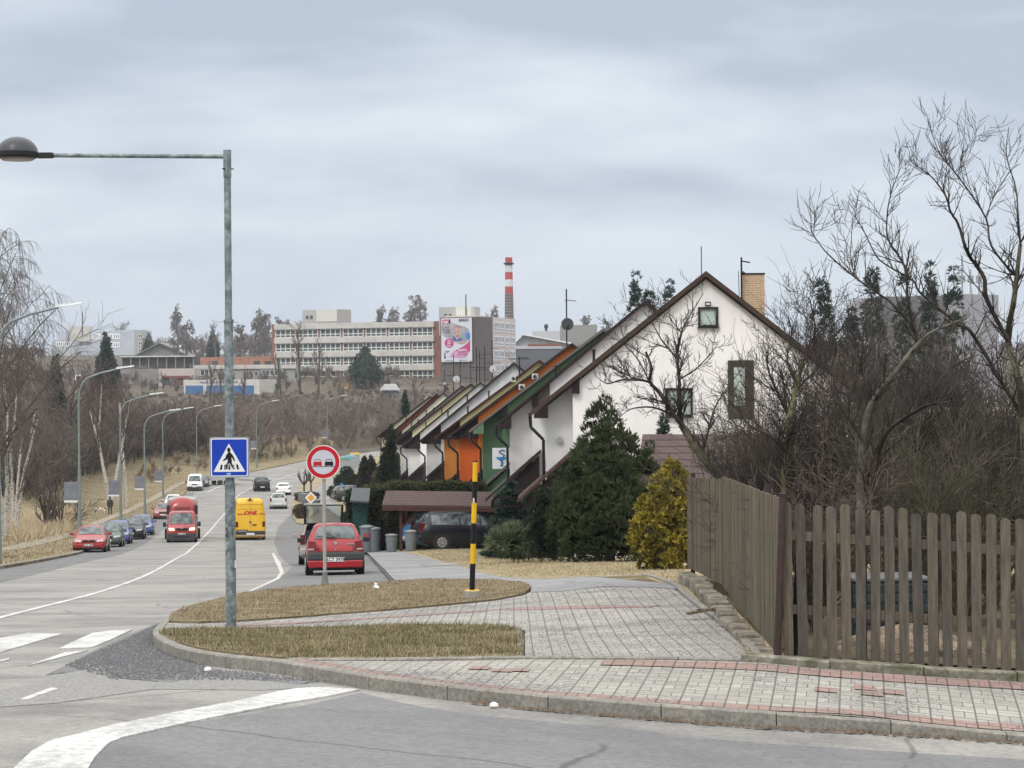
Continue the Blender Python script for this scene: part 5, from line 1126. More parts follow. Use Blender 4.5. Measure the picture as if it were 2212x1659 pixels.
# ================================================================== big buildings on the hill
class Fac:
    def __init__(s, name, label, cat, x0, Z0, x1, Z1, ytop, ybot, depth, mat, group=None, wallname='wall'):
        a = PX(x0, ytop, Z0); b = PX(x1, ytop, Z1); s.Z0 = Z0
        s.a, s.b = a, b; s.dir = Vector((b.x-a.x, b.y-a.y)); s.W = s.dir.length; s.dir.normalize()
        zb = PX(x0, ybot, Z0).z; s.zb = zb; s.H = (a.z+b.z)/2-zb
        s.t = thing(name, label, cat, (a.x, a.y, zb), math.atan2(s.dir.y, s.dir.x), group)
        m = MB(); m.box((s.W/2, depth/2, s.H/2-2), (s.W, depth, s.H+4)); s.wall = m.build(wallname, mat, s.t)
    def uv(s, x, y):
        r = ray(x, y); # ray hits vertical plane through a along dir
        nx, ny = -s.dir.y, s.dir.x; k = (s.a.x*nx+s.a.y*ny)/(r[0]*nx+ny); X, Y, Z = r[0]*k, k, r[1]*k
        return (X-s.a.x)*s.dir.x+(Y-s.a.y)*s.dir.y, Z-s.zb
    def rect(s, x0, y0, x1, y1, name, mat, d=.12, parent=None, u=None):
        (u0, w1), (u1, w0) = s.uv(x0, y0), s.uv(x1, y1)
        m = MB(); m.box(((u0+u1)/2, -d/2+.02, (w0+w1)/2), (u1-u0, d, w1-w0)); return m.build(name, mat, parent or s.t)
    def window(s, u0, w0, u1, w1, nx=2, ny=1, fr=.12, mat=None, glass=None, d=.10, transom=None):
        m = MB(); m.box(((u0+u1)/2, -.03, (w0+w1)/2), (u1-u0, .06, w1-w0)); w = m.build('window', glass or M_['win'], s.t)
        m = MB()
        for i in range(nx+1):
            uu = u0+(u1-u0)*i/nx; m.box((uu, -d, (w0+w1)/2), (fr, .1, w1-w0+fr))
        for j in list(range(ny+1)): m.box(((u0+u1)/2, -d+.003, w0+(w1-w0)*j/ny), (u1-u0, .1, fr))
        if transom: m.box(((u0+u1)/2, -d+.003, w0+(w1-w0)*transom), (u1-u0, .1, fr))
        m.build('frame', mat or P('frame_white', (.62,.66,.63)), w); return w
conc = P('panel_concrete', (.52,.50,.47), var=.12, scale=.5); brickr = P('brick_red_far', (.25,.12,.09), var=.2, scale=.4)
cream = P('panel_cream', (.62,.56,.52), var=.05, scale=.4)
# school, left wing
f = Fac('office_block', 'long four storey block with rows of white framed windows and brick red ends', 'building', 587, 588, 952, 572, 697, 835, 14, brickr)
rows = [(690,702,724),(724.5,733,755),(755.5,764,785.5),(786,794.5,817)]
for r in range(4):
    zt0 = f.H-r*3.60; W = f.W
    u0, _ = f.uv(594, 700); u1, _ = f.uv(939, 700)
    m = MB(); m.box(((u0+u1)/2, -.3, zt0-.72), (u1-u0, .7, 1.42)); m.build('parapet_panel' if r == 0 else 'spandrel', conc, f.t)
    bw = (u1-u0)/7
    for k in range(7):
        f.window(u0+bw*k+.25, zt0-3.52, u0+bw*(k+1)-.55, zt0-1.55, 4, 1, .22, transom=.36)
m = MB(); m.box(((u0+u1)/2, -.3, f.H-4*3.6-1.6), (u1-u0, .7, 3.0)); m.build('plinth', conc, f.t)
for (x0, x1, x2, y0, y1) in ((653,684,728,669,694),):
    g = Fac('roof_cabin', 'pale rooftop cabin on the left part of the long office block', 'roof cabin', x0, 588, x2, 582, y0, 696, 6, P('cabin_grey', (.40,.41,.41)), wallname='wall')
    (u0, w0), (u1, w1) = g.uv(x1, 690), g.uv(x2, 671); m = MB(); m.box(((u0+u1)/2, -.06, g.H/2), (u1-u0, .1, g.H)); m.build('bright_wall', P('cabin_pale', (.60,.60,.56)), g.t)
    for x in (661, 670): g.rect(x, 682, x+5.5, 689, 'window', M_['win'])
g = Fac('roof_cabin', 'pale rooftop cabin with mast above the billboard', 'roof cabin', 948, 568, 1025, 566, 663, 690, 6, MATS['cabin_grey'])
(u0, w0), (u1, w1) = g.uv(985, 690), g.uv(1018, 664); m = MB(); m.box(((u0+u1)/2, -.06, g.H/2), (u1-u0, .1, g.H)); m.build('bright_wall', MATS['cabin_pale'], g.t)
for x in (960, 970): g.rect(x, 678, x+5.5, 685, 'window', M_['win'])
u, w = g.uv(1007, 650); m = MB(); m.tube((u, -.3, w-4), (u, -.3, w+1.6), .14, n=6); m.build('mast', pipe, g.t)
# right wing
f = Fac('office_wing', 'cream three storey wing with white windows receding right of the billboard', 'building', 1028, 560, 1113.5, 597, 685.5, 835, 8, cream)
for r in range(4):
    zt0 = f.H-r*3.62; bw = f.W/7
    for k in range(7): f.window(bw*k+.5, zt0-3.55, bw*(k+1)-1.1, zt0-1.25, 3, 1, .30, mat=P('frame_bright', (.80,.81,.84)), glass=P('pane_pale', (.22,.24,.28), var=.4, scale=1.2), transom=.34)
# end wall with billboard
f = Fac('stair_tower', 'dark brown windowless end wall carrying the large baby poster', 'building', 951, 552, 1028, 546, 685, 840, 7, P('tower_brown', (.125,.105,.10), var=.15, scale=.3))
(bu0, bw1), (bu1, bw0) = f.uv(955.5, 688), f.uv(1022.5, 781)
bb = thing('billboard', 'large poster with a laughing baby, pink circle and the word BARIDI on the end wall', 'billboard', f.t.matrix_basis @ Vector(((bu0+bu1)/2, -.5, (bw0+bw1)/2)) if False else Vector((0,0,0)))
bb.location = Matrix.LocRotScale(f.t.location, f.t.rotation_euler, None) @ Vector(((bu0+bu1)/2, -.45, (bw0+bw1)/2)); bb.rotation_euler = f.t.rotation_euler
BW, BH = bu1-bu0, bw1-bw0
bpx = lambda pts: [((x-755)/935*BW, (835-y)/1300*BH) for x, y in pts]
def layer(pts, z, mat, nm): m = MB(); m.prism(bpx(pts)[::-1], .02, Matrix.Translation((0,-z,0)) @ FRONT); return m.build(nm, mat, bb)
m = MB(); m.box((0, .1, 0), (BW+.25, .2, BH+.25)); m.build('frame', P('bb_frame', (.08,.06,.08)), bb)
m = MB(); m.box((0, -.02, 0), (BW, .05, BH)); m.build('sheet', P('bb_white', (.62,.64,.70), var=.02), bb)
pk = P('bb_pink', (.50,.05,.19)); pk2 = P('bb_lilac', (.55,.32,.52)); 
layer([(300,330),(560,290),(800,390),(1000,440),(1120,520),(1165,640),(1170,800),(1100,870),(1000,960),(860,970),(700,890),(560,770),(430,760),(300,640)], .06, P('bb_photo', (.36,.36,.40), var=.35, scale=.5), 'photo_field')
layer([(1170,820),(1170,1180),(1120,1240),(1040,1370),(900,1390),(520,1340),(640,1180),(820,1090),(960,1030),(1090,940)], .06, pk2, 'pink_swoosh')
layer([(1170,820),(1170,1180),(1000,1200),(720,1160),(820,1100),(960,1030),(1090,940)], .08, pk, 'pink_swoosh')
layer([(325,220),(520,220),(520,342),(325,342)], .08, pk, 'logo_block'); layer([(520,220),(572,220),(572,342),(520,342)], .08, P('bb_navy', (.02,.02,.07)), 'logo_block')
layer([(530+140*math.cos(a), 925+140*math.sin(a)) for a in [i*PI/12 for i in range(24)]], .08, pk, 'pink_disc')
sk = P('bb_skin', (.50,.34,.29), var=.12, scale=1.5)
hd = layer([(680,480),(720,430),(800,405),(880,430),(915,520),(925,600),(890,660),(860,760),(790,830),(730,790),(695,700),(675,600)], .085, sk, 'baby_head')
layer([(690,500),(740,430),(820,405),(890,440),(900,500),(820,460),(740,470)], .10, P('bb_hair', (.30,.20,.17)), 'baby_hair')
layer([(690,618),(735,615),(740,632),(695,636)], .11, bk, 'eye'); layer([(790,600),(840,594),(842,612),(795,618)], .11, bk, 'eye')
layer([(755,705),(825,695),(815,735),(775,742)], .11, P('bb_mouth', (.16,.03,.03)), 'mouth')
layer([(870,680),(960,650),(1030,720),(1060,850),(1000,870),(900,830),(850,800)], .084, P('bb_shirt', (.26,.32,.36)), 'shirt')
layer([(640,790),(680,710),(720,760),(760,830),(860,770),(940,800),(930,860),(800,880),(680,880)], .09, P('bb_blue', (.06,.13,.34)), 'dungarees')
layer([(1040,680),(1070,620),(1140,620),(1168,680),(1168,800),(1080,850),(1045,780)], .084, P('bb_ball', (.06,.20,.55)), 'blue_bag')
layer([(730,880),(920,870),(1050,880),(1060,915),(930,938),(800,938)], .092, sk, 'arms')
layer([(380,1210),(412,1210),(412,1330),(438,1335),(398,1395),(355,1335),(380,1330)], .08, P('bb_dark', (.03,.02,.07)), 'arrow')
def btxt(s_, x, y, h, mat, bold=.03, sh=0, sx=1, rot=0, z=.12):
    (u, w), = bpx([(x, y)]); text(s_, h/1300*BH, mat, bb, Matrix.Translation((u, -z, w)) @ FRONT @ Matrix.Rotation(rot, 4, 'Z'), 'poster_lettering', bold, sh, sx)
dk = MATS['bb_dark']; wt = P('bb_lettering_white', (.75,.75,.78))
btxt('BARIDI', 982, 255, 120, bk, .02, 0, .98); btxt('Angel', 425, 285, 110, wt, .03, .2, .8); btxt('Funkční', 935, 1135, 95, wt, .03)
btxt('oblečení pro', 935, 1212, 62, pk); btxt('děti a dospělé', 935, 1275, 62, pk); btxt('Vybavení', 465, 460, 60, pk); btxt('do kočárku', 470, 530, 62, dk); btxt('a postýlek', 470, 595, 62, dk)
btxt('Kde', 535, 860, 66, wt, rot=-.1); btxt('Mimi', 530, 930, 66, wt, rot=-.1); btxt('radost', 520, 1000, 62, wt, rot=-.1); btxt('Prodejna', 470, 1165, 48, dk); btxt('zde', 475, 1210, 42, dk)
btxt('www.firstangel.cz', 520, 1448, 44, dk, .02); btxt('www.funkcni.cz', 960, 1440, 44, dk, .02)
# chimney stack
Zc = 700; q = PX(1101, 800, Zc); st_ = thing('factory_chimney', 'tall factory chimney with red and white bands above a dark brick shaft', 'chimney', (q.x, Zc, q.z))
z_ = lambda y: PX(1101, y, Zc).z-q.z
cr = P('stack_red', (.42,.07,.07), var=.15, scale=.3); cw = P('stack_white', (.62,.63,.66), var=.12, scale=.3); cb = brickmat('stack_brick', (.14,.125,.12), (.11,.10,.10), (.30,.28,.26), 1, 4, .9, .09)
ys_ = [800,634,619,604,588,573,556]; w0, w1 = 9.6/2/S(Zc)*1.0*1, 0
r_of = lambda y: (7.6+(y-556)/(690-556)*2.2)/S(Zc)
for i, mt in enumerate([cb, cr, cw, cr, cw, cr]):
    m = MB(); m.tube((0,0,z_(ys_[i])), (0,0,z_(ys_[i+1])), r_of(ys_[i]), r_of(ys_[i+1]), 20); m.build(['brick_shaft','red_band','white_band','red_band','white_band','red_band'][i], mt, st_, smooth=True)
m = MB(); m.tube((0,0,z_(571)), (0,0,z_(568)), 1.6, n=18); m.build('gallery', pipe, st_)
# blue-grey office far left
f = Fac('office_building', 'pale blue grey office building with a flat roof beyond the trees on the left', 'building', 125, 940, 290, 930, 715, 775, 16, P('office_blue', (.46,.50,.56), var=.06, scale=.2))
for k in range(6): f.window(*(f.uv(172+k*14.7, 731.5)), *(f.uv(172+k*14.7+12, 721.5)), 3, 1, .5, mat=P('frame_bright', (.8,.81,.84)))
for k in (0, 4, 5): f.window(*(f.uv(172+k*14.7, 749.5)), *(f.uv(172+k*14.7+12, 740.5)), 3, 1, .5, mat=MATS['frame_bright'])
f = Fac('office_building', 'blue grey gable end with a column of small windows beside the flat office', 'building', 290, 930, 318, 938, 713, 775, 14, MATS['office_blue'])
for y in (722, 738, 754): f.window(*f.uv(299, y+7), *f.uv(307, y), 2, 1, .4, mat=P('frame_yel', (.7,.68,.55)))
f = Fac('roof_cabin', 'pale concrete cabin with a mast on the roof of the blue grey office', 'roof cabin', 148, 935, 195, 935, 705, 717, 8, conc); u, w = f.uv(178, 700); m = MB(); m.tube((u,0,w-5), (u,0,w+5), .25, n=6); m.build('mast', P('rod_grey', (.12,.11,.11)), f.t)
f = Fac('low_building', 'low pale annex with two windows left of the flat office', 'building', 112, 920, 160, 920, 734, 775, 10, P('annex', (.42,.45,.48))); 
for x in (122, 139): f.window(*f.uv(x, 747), *f.uv(x+13, 739), 3, 1, .4, mat=MATS['frame_bright'])
# grey hall roofs
def hall(name, label, x0, x1, xa, Z, ytop, yeave, ybot, dep, roofm, wallm, snow=None):
    a = PX(x0, yeave, Z); b = PX(x1, yeave, Z); ap = PX(xa, ytop, Z); zb = PX(x0, ybot, Z).z
    t = thing(name, label, 'building', (a.x, Z, zb)); W = b.x-a.x; he = a.z-zb; ha = ap.z-zb; xm = ap.x-a.x
    m = MB(); m.prism([(0,-6),(W,-6),(W,he),(xm,ha),(0,he)], dep, Matrix.Translation((0,dep,0)) @ FRONT); m.build('wall', wallm, t)
    for p0, p1 in (((-.5,he-.3),(xm,ha)), ((xm,ha),(W+.5,he-.3))):
        m = MB(); m.prism([p0, p1, (p1[0],p1[1]+.4), (p0[0],p0[1]+.4)], dep+1.5, Matrix.Translation((0,dep,0)) @ FRONT); m.build('roof', roofm, t)
    return t, W, he
gr_ = P('hall_roof_grey', (.20,.20,.20), var=.15, scale=.3); gw = P('hall_wall_grey', (.24,.235,.23), var=.2, scale=.3); bright = P('roof_bright', (.62,.63,.62), var=.3, scale=.3)
hall('hall', 'grey gabled hall behind the sheds with a pale roof patch', 295, 405, 345, 760, 742, 768, 790, 30, gr_, gw)
hall('hall', 'pale patched roof of the hall beside the tall birch', 345, 440, 362, 790, 744, 768, 790, 30, bright, gw)
f = Fac('open_shed', 'long open sided shed with a thin white roof edge', 'building', 262, 640, 420, 640, 770, 806, 12, P('shed_dark', (.075,.072,.072), var=.4, scale=.4)); m = MB(); m.box((f.W/2,-.5,f.H), (f.W,2.4,.35)); m.build('roof_edge', bright, f.t)
for k in range(9): m = MB(); m.box((f.W*k/8.2+.3,-.8,f.H/2), (.25,.25,f.H)); m.build('post', P('post_pale', (.3,.3,.29)), f.t)
f = Fac('brick_building', 'long low orange brick building left of the office block', 'building', 432, 610, 586, 600, 771, 812, 10, P('brick_orange', (.36,.185,.13), var=.15, scale=.5))
for x in (458, 487, 548, 572): f.rect(x, 780, x+13, 790, 'window', M_['win'])
f = Fac('flat_building', 'long grey flat roofed building with a band of windows below the orange brick one', 'building', 419, 560, 640, 560, 788, 822, 12, P('flat_grey', (.33,.33,.32), var=.15, scale=.4))
(u0, w0), (u1, w1) = f.uv(419, 796), f.uv(640, 788); m = MB(); m.box((f.W/2,-.2,f.H-.5), (f.W,.5,1.0)); m.build('fascia', conc, f.t)
for x0, n_ in ((424, 4), (565, 5)): f.window(*f.uv(x0, 811), *f.uv(x0+n_*9, 799), n_, 1, .22)
for x in (540, 551, 561): f.rect(x, 804, x+5, 810, 'window', M_['win'])
f = Fac('rendered_building', 'pale rendered building with a thin red roof edge and shuttered upper windows', 'building', 342, 540, 419, 540, 796, 860, 10, P('render_pale', (.48,.43,.41), var=.06, scale=.4))
f.rect(351, 812, 411, 816, 'roof_edge', P('edge_red', (.22,.07,.055)), .6); f.rect(354, 817, 367, 832, 'shutter', P('shutter_green', (.07,.10,.11))); f.rect(372, 817, 395, 832, 'shutter', P('shutter_red', (.22,.09,.07))); f.rect(352, 842, 395, 852, 'window', M_['win'])
f = Fac('concrete_building', 'weathered grey concrete building behind the birch trunks', 'building', 160, 560, 342, 548, 798, 860, 10, P('conc_grey', (.24,.23,.215), var=.2, scale=.5)); f.window(*f.uv(164, 822), *f.uv(176, 811), 1, 1, .3, mat=MATS['frame_bright'])
f = Fac('garage_building', 'workshop with three tall blue doors and blue lettering above them', 'building', 397, 505, 560, 500, 820, 885, 10, P('garage_white', (.55,.54,.50), var=.1, scale=.5))
db = P('door_blue', (.07,.16,.34), var=.12, scale=.4)
for x0, x1 in ((401,439),(446,493),(497,549)): f.rect(x0, 833, x1, 868, 'garage_door', db)
u, w = f.uv(472, 826.3); text('PRODEJ  ŽÁROVEK  ELEKTRO - SERVIS', .55, P('letter_blue', (.03,.03,.22)), f.t, Matrix.Translation((u, -.03, w)) @ FRONT, 'wall_lettering', .03, sx=.95)
# small items further along
f = Fac('shed', 'small yellow shed end beside the big dark pine', 'shed', 760, 520, 779, 522, 828, 848, 5, P('shed_yellow', (.55,.40,.16)))
f = Fac('shed', 'small blue hut with a pale roof right of the big dark pine', 'shed', 825, 500, 858, 500, 843, 858, 5, P('shed_blue', (.05,.13,.30))); m = MB(); m.prism([(-.6,0),(f.W+.6,0),(f.W-.3,1.4),(.6,1.4)], .8, Matrix.Translation((0,.3,f.H)) @ FRONT); m.build('roof', bright, f.t)
f = Fac('long_roof', 'pale corrugated roof of a low building behind the blue hut', 'building', 858, 520, 960, 520, 838, 858, 6, P('corrugated', (.38,.38,.37), var=.4, scale=1.2, stretch=(4,1,1)))
# right of the wing: glass roofs and dark shed
f = Fac('warehouse', 'pale corrugated warehouse with a roof vent on the right horizon', 'building', 1151, 900, 1212, 900, 715, 740, 20, P('ware_pale', (.50,.52,.54), var=.08)); u, w = f.uv(1180, 708); m = MB(); m.tube((u,3,f.H), (u,3,f.H+1.0), .5, n=8); m.lathe([(.5,0),(.9,.5),(.7,1.6),(.1,1.9)], (u,3,f.H+1.0), 10); m.build('roof_vent', pipe, f.t)
f = Fac('concrete_block', 'grey concrete block behind the bare trees on the right horizon', 'building', 1212, 850, 1290, 850, 702, 740, 20, P('block_grey', (.26,.26,.25), var=.1))
f.rect(1216, 704, 1224, 711, 'window', M_['win'])
t_, W_q, he = hall('glass_hall', 'long hall with white glazed sloping roof right of the cream wing', 1114, 1230, 1130, 620, 724, 742, 758, 20, P('glass_white', (.75,.77,.80), var=.15, scale=1.0, stretch=(3,1,1)), P('hall_front', (.42,.43,.44), var=.3, scale=.6))
f = Fac('low_shed', 'low shed with rust red roof strip in front of the glazed hall', 'building', 1114, 560, 1215, 560, 746, 790, 8, P('shed_slate', (.12,.13,.15), var=.08)); f.rect(1140, 743, 1214, 747, 'roof_strip', P('rust', (.25,.10,.08)), .3); f.rect(1114, 747, 1214, 753, 'pale_band', P('pale_band', (.50,.52,.54), var=.2), .2)
f = Fac('apartment_block', 'tall dark grey apartment block behind the fruit trees at the right', 'building', 1895, 330, 2075, 330, 640, 900, 20, P('block_dark', (.16,.155,.165), var=.08, scale=.1))
f = Fac('apartment_block', 'pale side of the tall block with roof aerials behind the right tree', 'building', 2075, 328, 2157, 334, 636, 900, 20, P('block_pale', (.36,.36,.39), var=.06, scale=.1))
for k in range(4): u, w = f.uv(2085+k*18, 640); m = MB(); m.tube((u,2,w-1), (u,2,w+4+k%2*2), .12, n=6); m.box((u,2,w+2.6),(.8,.5,1.0)); m.build('roof_aerial', P('aerial_grey', (.3,.31,.33)), f.t)
f = Fac('rendered_house', 'cream house with white windows seen through the branches at the right edge', 'building', 1985, 95, 2260, 95, 885, 1100, 9, P('house_cream', (.46,.42,.34), var=.06))
for x in (2045, 2100, 2160): f.window(*f.uv(x, 922), *f.uv(x+20, 902), 2, 1, .06)
# low brown roof beside the end house, and a pinkish roof at the right edge
def lean(name, label, xl, xr, yt, yb, Zt, Zb, ybot, mat, wallm):
    a = PX(xl[0], yt, Zt); b = PX(xr, yt, Zt); c = PX(xr, yb, Zb); d = PX(xl[1], yb, Zb); gb_ = PX(xr, ybot, Zb).z
    o = Vector((d.x, d.y, gb_)); t = thing(name, label, 'building', o)
    m = MB(); q = [p_-o for p_ in (a, b, c, d)]; m.add(q+[p_-Vector((0,0,.12)) for p_ in q], [(3,2,1,0),(4,5,6,7),(0,1,5,4),(1,2,6,5),(2,3,7,6),(3,0,4,7)]); m.build('roof', mat, t)
    m = MB(); m.box((q[2].x/2, 1.2, q[2].z/2-.2-.5), (q[2].x-.6, 1.8, q[2].z+.3)); m.build('wall', wallm, t)
    return t
rt = brickmat('roof_tiles_dark', (.085,.062,.062), (.105,.078,.075), (.035,.026,.027), 2, 1.2, .36, .03)
lean('garage', 'low garage with dark brown tiled roof behind the yellow thuja', (1388,1373), 1680, 938, 1045, 66, 63.5, 1190, rt, MATS['ground_floor'])
lean('neighbour_house', 'pale pink tiled roof glimpsed at the right edge above the white car', (2120,2095), 2300, 940, 1070, 62, 57, 1180, brickmat('roof_tiles_pink', (.48,.40,.39), (.40,.33,.32), (.2,.16,.16), 2, .6, .4, .05), cream)
# ================================================================== carport
pz = float(gz(-2.9, 99))+.02; cp = thing('carport', 'open timber carport with brown tiled roof over two parked cars', 'carport', (-4.9, 97.5, pz)); ox, oy, oz = cp.location
tl = PX(834,1060,99.5); tr2 = PX(1066,1062,99.5); br2 = PX(1066,1093,96.3); bl2 = PX(825,1090,96.3)
m = MB(); q = [Vector(p_)-cp.location for p_ in (tl, tr2, br2, bl2)]; m.add(q+[p_-Vector((0,0,.10)) for p_ in q], [(3,2,1,0),(4,5,6,7),(0,1,5,4),(1,2,6,5),(2,3,7,6),(3,0,4,7)])
bq = [Vector((q[0].x,q[0].y+.02,q[0].z)), Vector((q[1].x,q[1].y+.02,q[1].z)), Vector((q[1].x,q[1].y+3.2,q[1].z-.6)), Vector((q[0].x-.2,q[0].y+3.2,q[0].z-.6))]
m.add(bq+[p_-Vector((0,0,.10)) for p_ in bq], [(0,1,2,3),(7,6,5,4),(0,4,5,1),(1,5,6,2),(2,6,7,3),(3,7,4,0)])
m.build('roof', brickmat('shingle_brown', (.105,.066,.062), (.08,.052,.05), (.04,.028,.028), 3, .6, .25, .03), cp)
timber = P('timber_redbrown', (.065,.022,.02), rough=.7, var=.2)
m = MB(); m.bar(q[3]+Vector((0,.02,-.18)), q[2]+Vector((0,.02,-.18)), .12, .14); m.build('beam', timber, cp)
for xx in (866, 1062):
    b0 = PX(xx, 1180, 96.5)-cp.location
    for dy in (0.1, 5.0):
        m = MB(); m.box((b0.x, b0.y+dy, (q[3].z-.2)/2+.0), (.13,.13,q[3].z-.25+.1)); m.build('post', timber, cp)
        m = MB(); s_ = 1 if xx < 900 else -1; m.bar((b0.x, b0.y+dy, q[3].z-1.05), (b0.x+s_*.85, b0.y+dy, q[3].z-.25), .10, .10); m.build('brace', timber, cp)
# green kiosk
p = Vector((PX(776,1100,101).x, 101, float(gz(-6.8,101)))); kz = p.z; Zk = p.y; k_ = thing('garden_kiosk', 'small dark green lattice kiosk with grey pitched roof beside the tall hedge', 'kiosk', p)
q = [PX(x, y, z)-p for x, y, z in ((761,1054,Zk+1.4),(800,1054,Zk+1.4),(797,1083,Zk-.3),(756,1081,Zk-.3))]
m = MB(); m.add(q+[a-Vector((0,0,.08)) for a in q], [(3,2,1,0),(4,5,6,7),(0,1,5,4),(1,2,6,5),(2,3,7,6),(3,0,4,7)]); m.build('roof', P('kiosk_roof', (.07,.075,.08)), k_)
m = MB(); m.box((0,1.0,-q[3].z*0+(q[3].z)/2), (.62,1.6,abs(q[3].z)+.2)); m.build('wall', P('kiosk_green', (.010,.045,.040)), k_)
m = MB()
for i in range(6):
    z0 = i*.38; m.bar((-.3,.19,z0), (.3,.19,z0+.38), .03, .02); m.bar((.3,.185,z0), (-.3,.185,z0+.38), .03, .02)
m.build('lattice', P('kiosk_lattice', (.02,.12,.11)), k_)
# blue hydrant pipe on the forecourt
p = G(738.5, 1080, 0); t = thing('water_hydrant', 'slim blue hydrant standing by the clipped hedge', 'hydrant', p); hb_ = P('hydrant_blue', (.03,.16,.32)); hh = 30/S(p.y)
m = MB(); m.tube((0,0,0), (0,0,hh), .16, n=12); m.lathe([(.2,0),(.24,.05),(.15,.3),(.02,.35)], (0,0,hh), 12); m.build('column', hb_, t); m = MB(); m.box((0,-.12,hh*.6), (.45,.3,.15)); m.build('outlet', hb_, t)
# ================================================================== fences
wd, wb = M_['wood'], M_['wood_b']
Zf = 22.5; fx0 = PX(1703, 1418, Zf)
pf = thing('picket_fence', 'weathered round topped picket fence in front of the fruit garden', 'fence', (fx0.x, Zf, fx0.z)); rr = random.Random(3)
pitch_ = 31.2/S(Zf)*1.0
zb_of = lambda u: -.078*u
for k in range(26):
    u = k*pitch_+.0; w_ = .095+rr.uniform(-.006,.005); h = 1.53+rr.uniform(-.022,.018); tl_ = rr.uniform(-.013,.013)-.005; zb = zb_of(u)+rr.uniform(-.015,.012)
    pts = [(-w_/2,0),(w_/2,0),(w_/2,h-.035)]+[(w_/2*math.cos(a), h-.035+.035*math.sin(a)) for a in (PI*.17,PI*.33,PI*.5,PI*.67,PI*.83)]+[(-w_/2,h-.035)]
    m = MB(); m.prism(pts, .022, Matrix.Translation((u, -.03, zb)) @ Matrix.Rotation(tl_, 4, 'Y') @ FRONT); m.build('picket', wd, pf)
for h in (.47, 1.20):
    for s0 in range(4):
        a = s0*6.5*pitch_-.1; b = a+6.5*pitch_-.01; m = MB(); m.bar((a,-.005,h+zb_of(a)), (b,-.005,h+zb_of(b)), .04, .09); m.build('rail', wd, pf)
# rust brown steel posts
rust_p = P('post_rust', (.045,.028,.026), rough=.8, var=.25, scale=14)
a = PX(1679, 1421, 22.35); b = PX(1691, 1068, 22.35)
m = MB(); m.tube(a-pf.location, b-pf.location, .036, n=14); m.lathe([(.042,-.01),(.044,.01),(.01,.02)], b-pf.location, 12); m.build('post', rust_p, pf, smooth=True)
for k in range(1, 6): m = MB(); u = k*5*pitch_+.05; m.tube((u+.0,.10,zb_of(u)-.1), (u+.01,.10,zb_of(u)+1.35), .03, n=10); m.build('post', rust_p, pf)
m = MB(); u = .13; m.tube((u-.06,.12,-.05), (u+.0,.12,1.05), .035, n=8); m.build('post', P('stump_dark', (.02,.016,.014)), pf)
# stone sill below the picket fence
sp_ = [G(x, y)[:2] for x, y in [(1600,1428),(1646,1431),(1746,1441),(1923,1453),(2101,1465),(2212,1471)]]; sp_ += [(sp_[-1][0]+1.5, sp_[-1][1]-.02)]
sp_ = [tuple(p_) for p_ in sp_]
kerbline('stone_sill', sp_, .16, .12, 'mossy stone sill at the foot of the picket fence', 'sill', top=.07, seg=.9, mat=two('mossy_stone', (.12,.12,.075), (.27,.255,.21), 5, .4, .62, bump=.6, fine=22), jit=.012, dropf=False)
# board fence running back
bf = thing('board_fence', 'tall fence of narrow upright brown boards running back from the corner post', 'fence', (2.62, 22.45, float(gz(2.62,22.45)))); o = bf.location
ctl = [(1686,22.45,1076,1420),(1563,33,1030,1268),(1560,33.1,1036,1262),(1487,39,1031,1225)]
cw_ = [(PX(x,yt,Y), PX(x,yb,Y)) for x, Y, yt, yb in ctl]
def board_run(i0, i1, n_):
    for k in range(n_):
        t_ = k/(n_-1); tp = cw_[i0][0].lerp(cw_[i1][0], t_); bt_ = cw_[i0][1].lerp(cw_[i1][1], t_); d = (cw_[i1][0]-cw_[i0][0]); d.z = 0; L = d.length/(n_-1); d.normalize(); nn = Vector((-d.y, d.x, 0))
        w_ = L*.80; h0 = rr.uniform(-.012,.012); m = MB(); q = []
        off_ = nn*rr.uniform(-.004,.004)
        for a, z in ((-w_/2, bt_.z), (w_/2, bt_.z), (w_/2, tp.z+h0), (-w_/2, tp.z+h0)):
            q.append(Vector((tp.x, tp.y, 0))+d*a+Vector((0,0,z))+off_-o)
        m.add(q+[v+nn*.022 for v in q], [(0,1,2,3),(7,6,5,4),(0,4,5,1),(1,5,6,2),(2,6,7,3),(3,7,4,0)]); m.build('board', wb, bf)
board_run(0, 1, 62); board_run(2, 3, 34)
for i0, i1 in ((0,1),(2,3)):
    for h in (.4, 1.2):
        a = cw_[i0][1].lerp(cw_[i0][0], h/1.6)-o; b = cw_[i1][1].lerp(cw_[i1][0], h/1.6)-o; m = MB(); m.bar(a+Vector((.05,0,0)), b+Vector((.05,0,0)), .05, .08); m.build('rail', wb, bf)
for i in (1, 3):
    m = MB(); m.tube(cw_[i][1]-o+Vector((.07,-.1,-.1)), cw_[i][0]-o+Vector((.07,-.1,.08)), .04, n=10); m.build('post', rust_p, bf)
for t_ in (.28, .55): m = MB(); tp = cw_[0][0].lerp(cw_[1][0], t_)-o; bt_ = cw_[0][1].lerp(cw_[1][1], t_)-o; m.tube(bt_+Vector((.09,0,-.1)), tp+Vector((.09,0,.06)), .035, n=10); m.build('post', rust_p, bf)
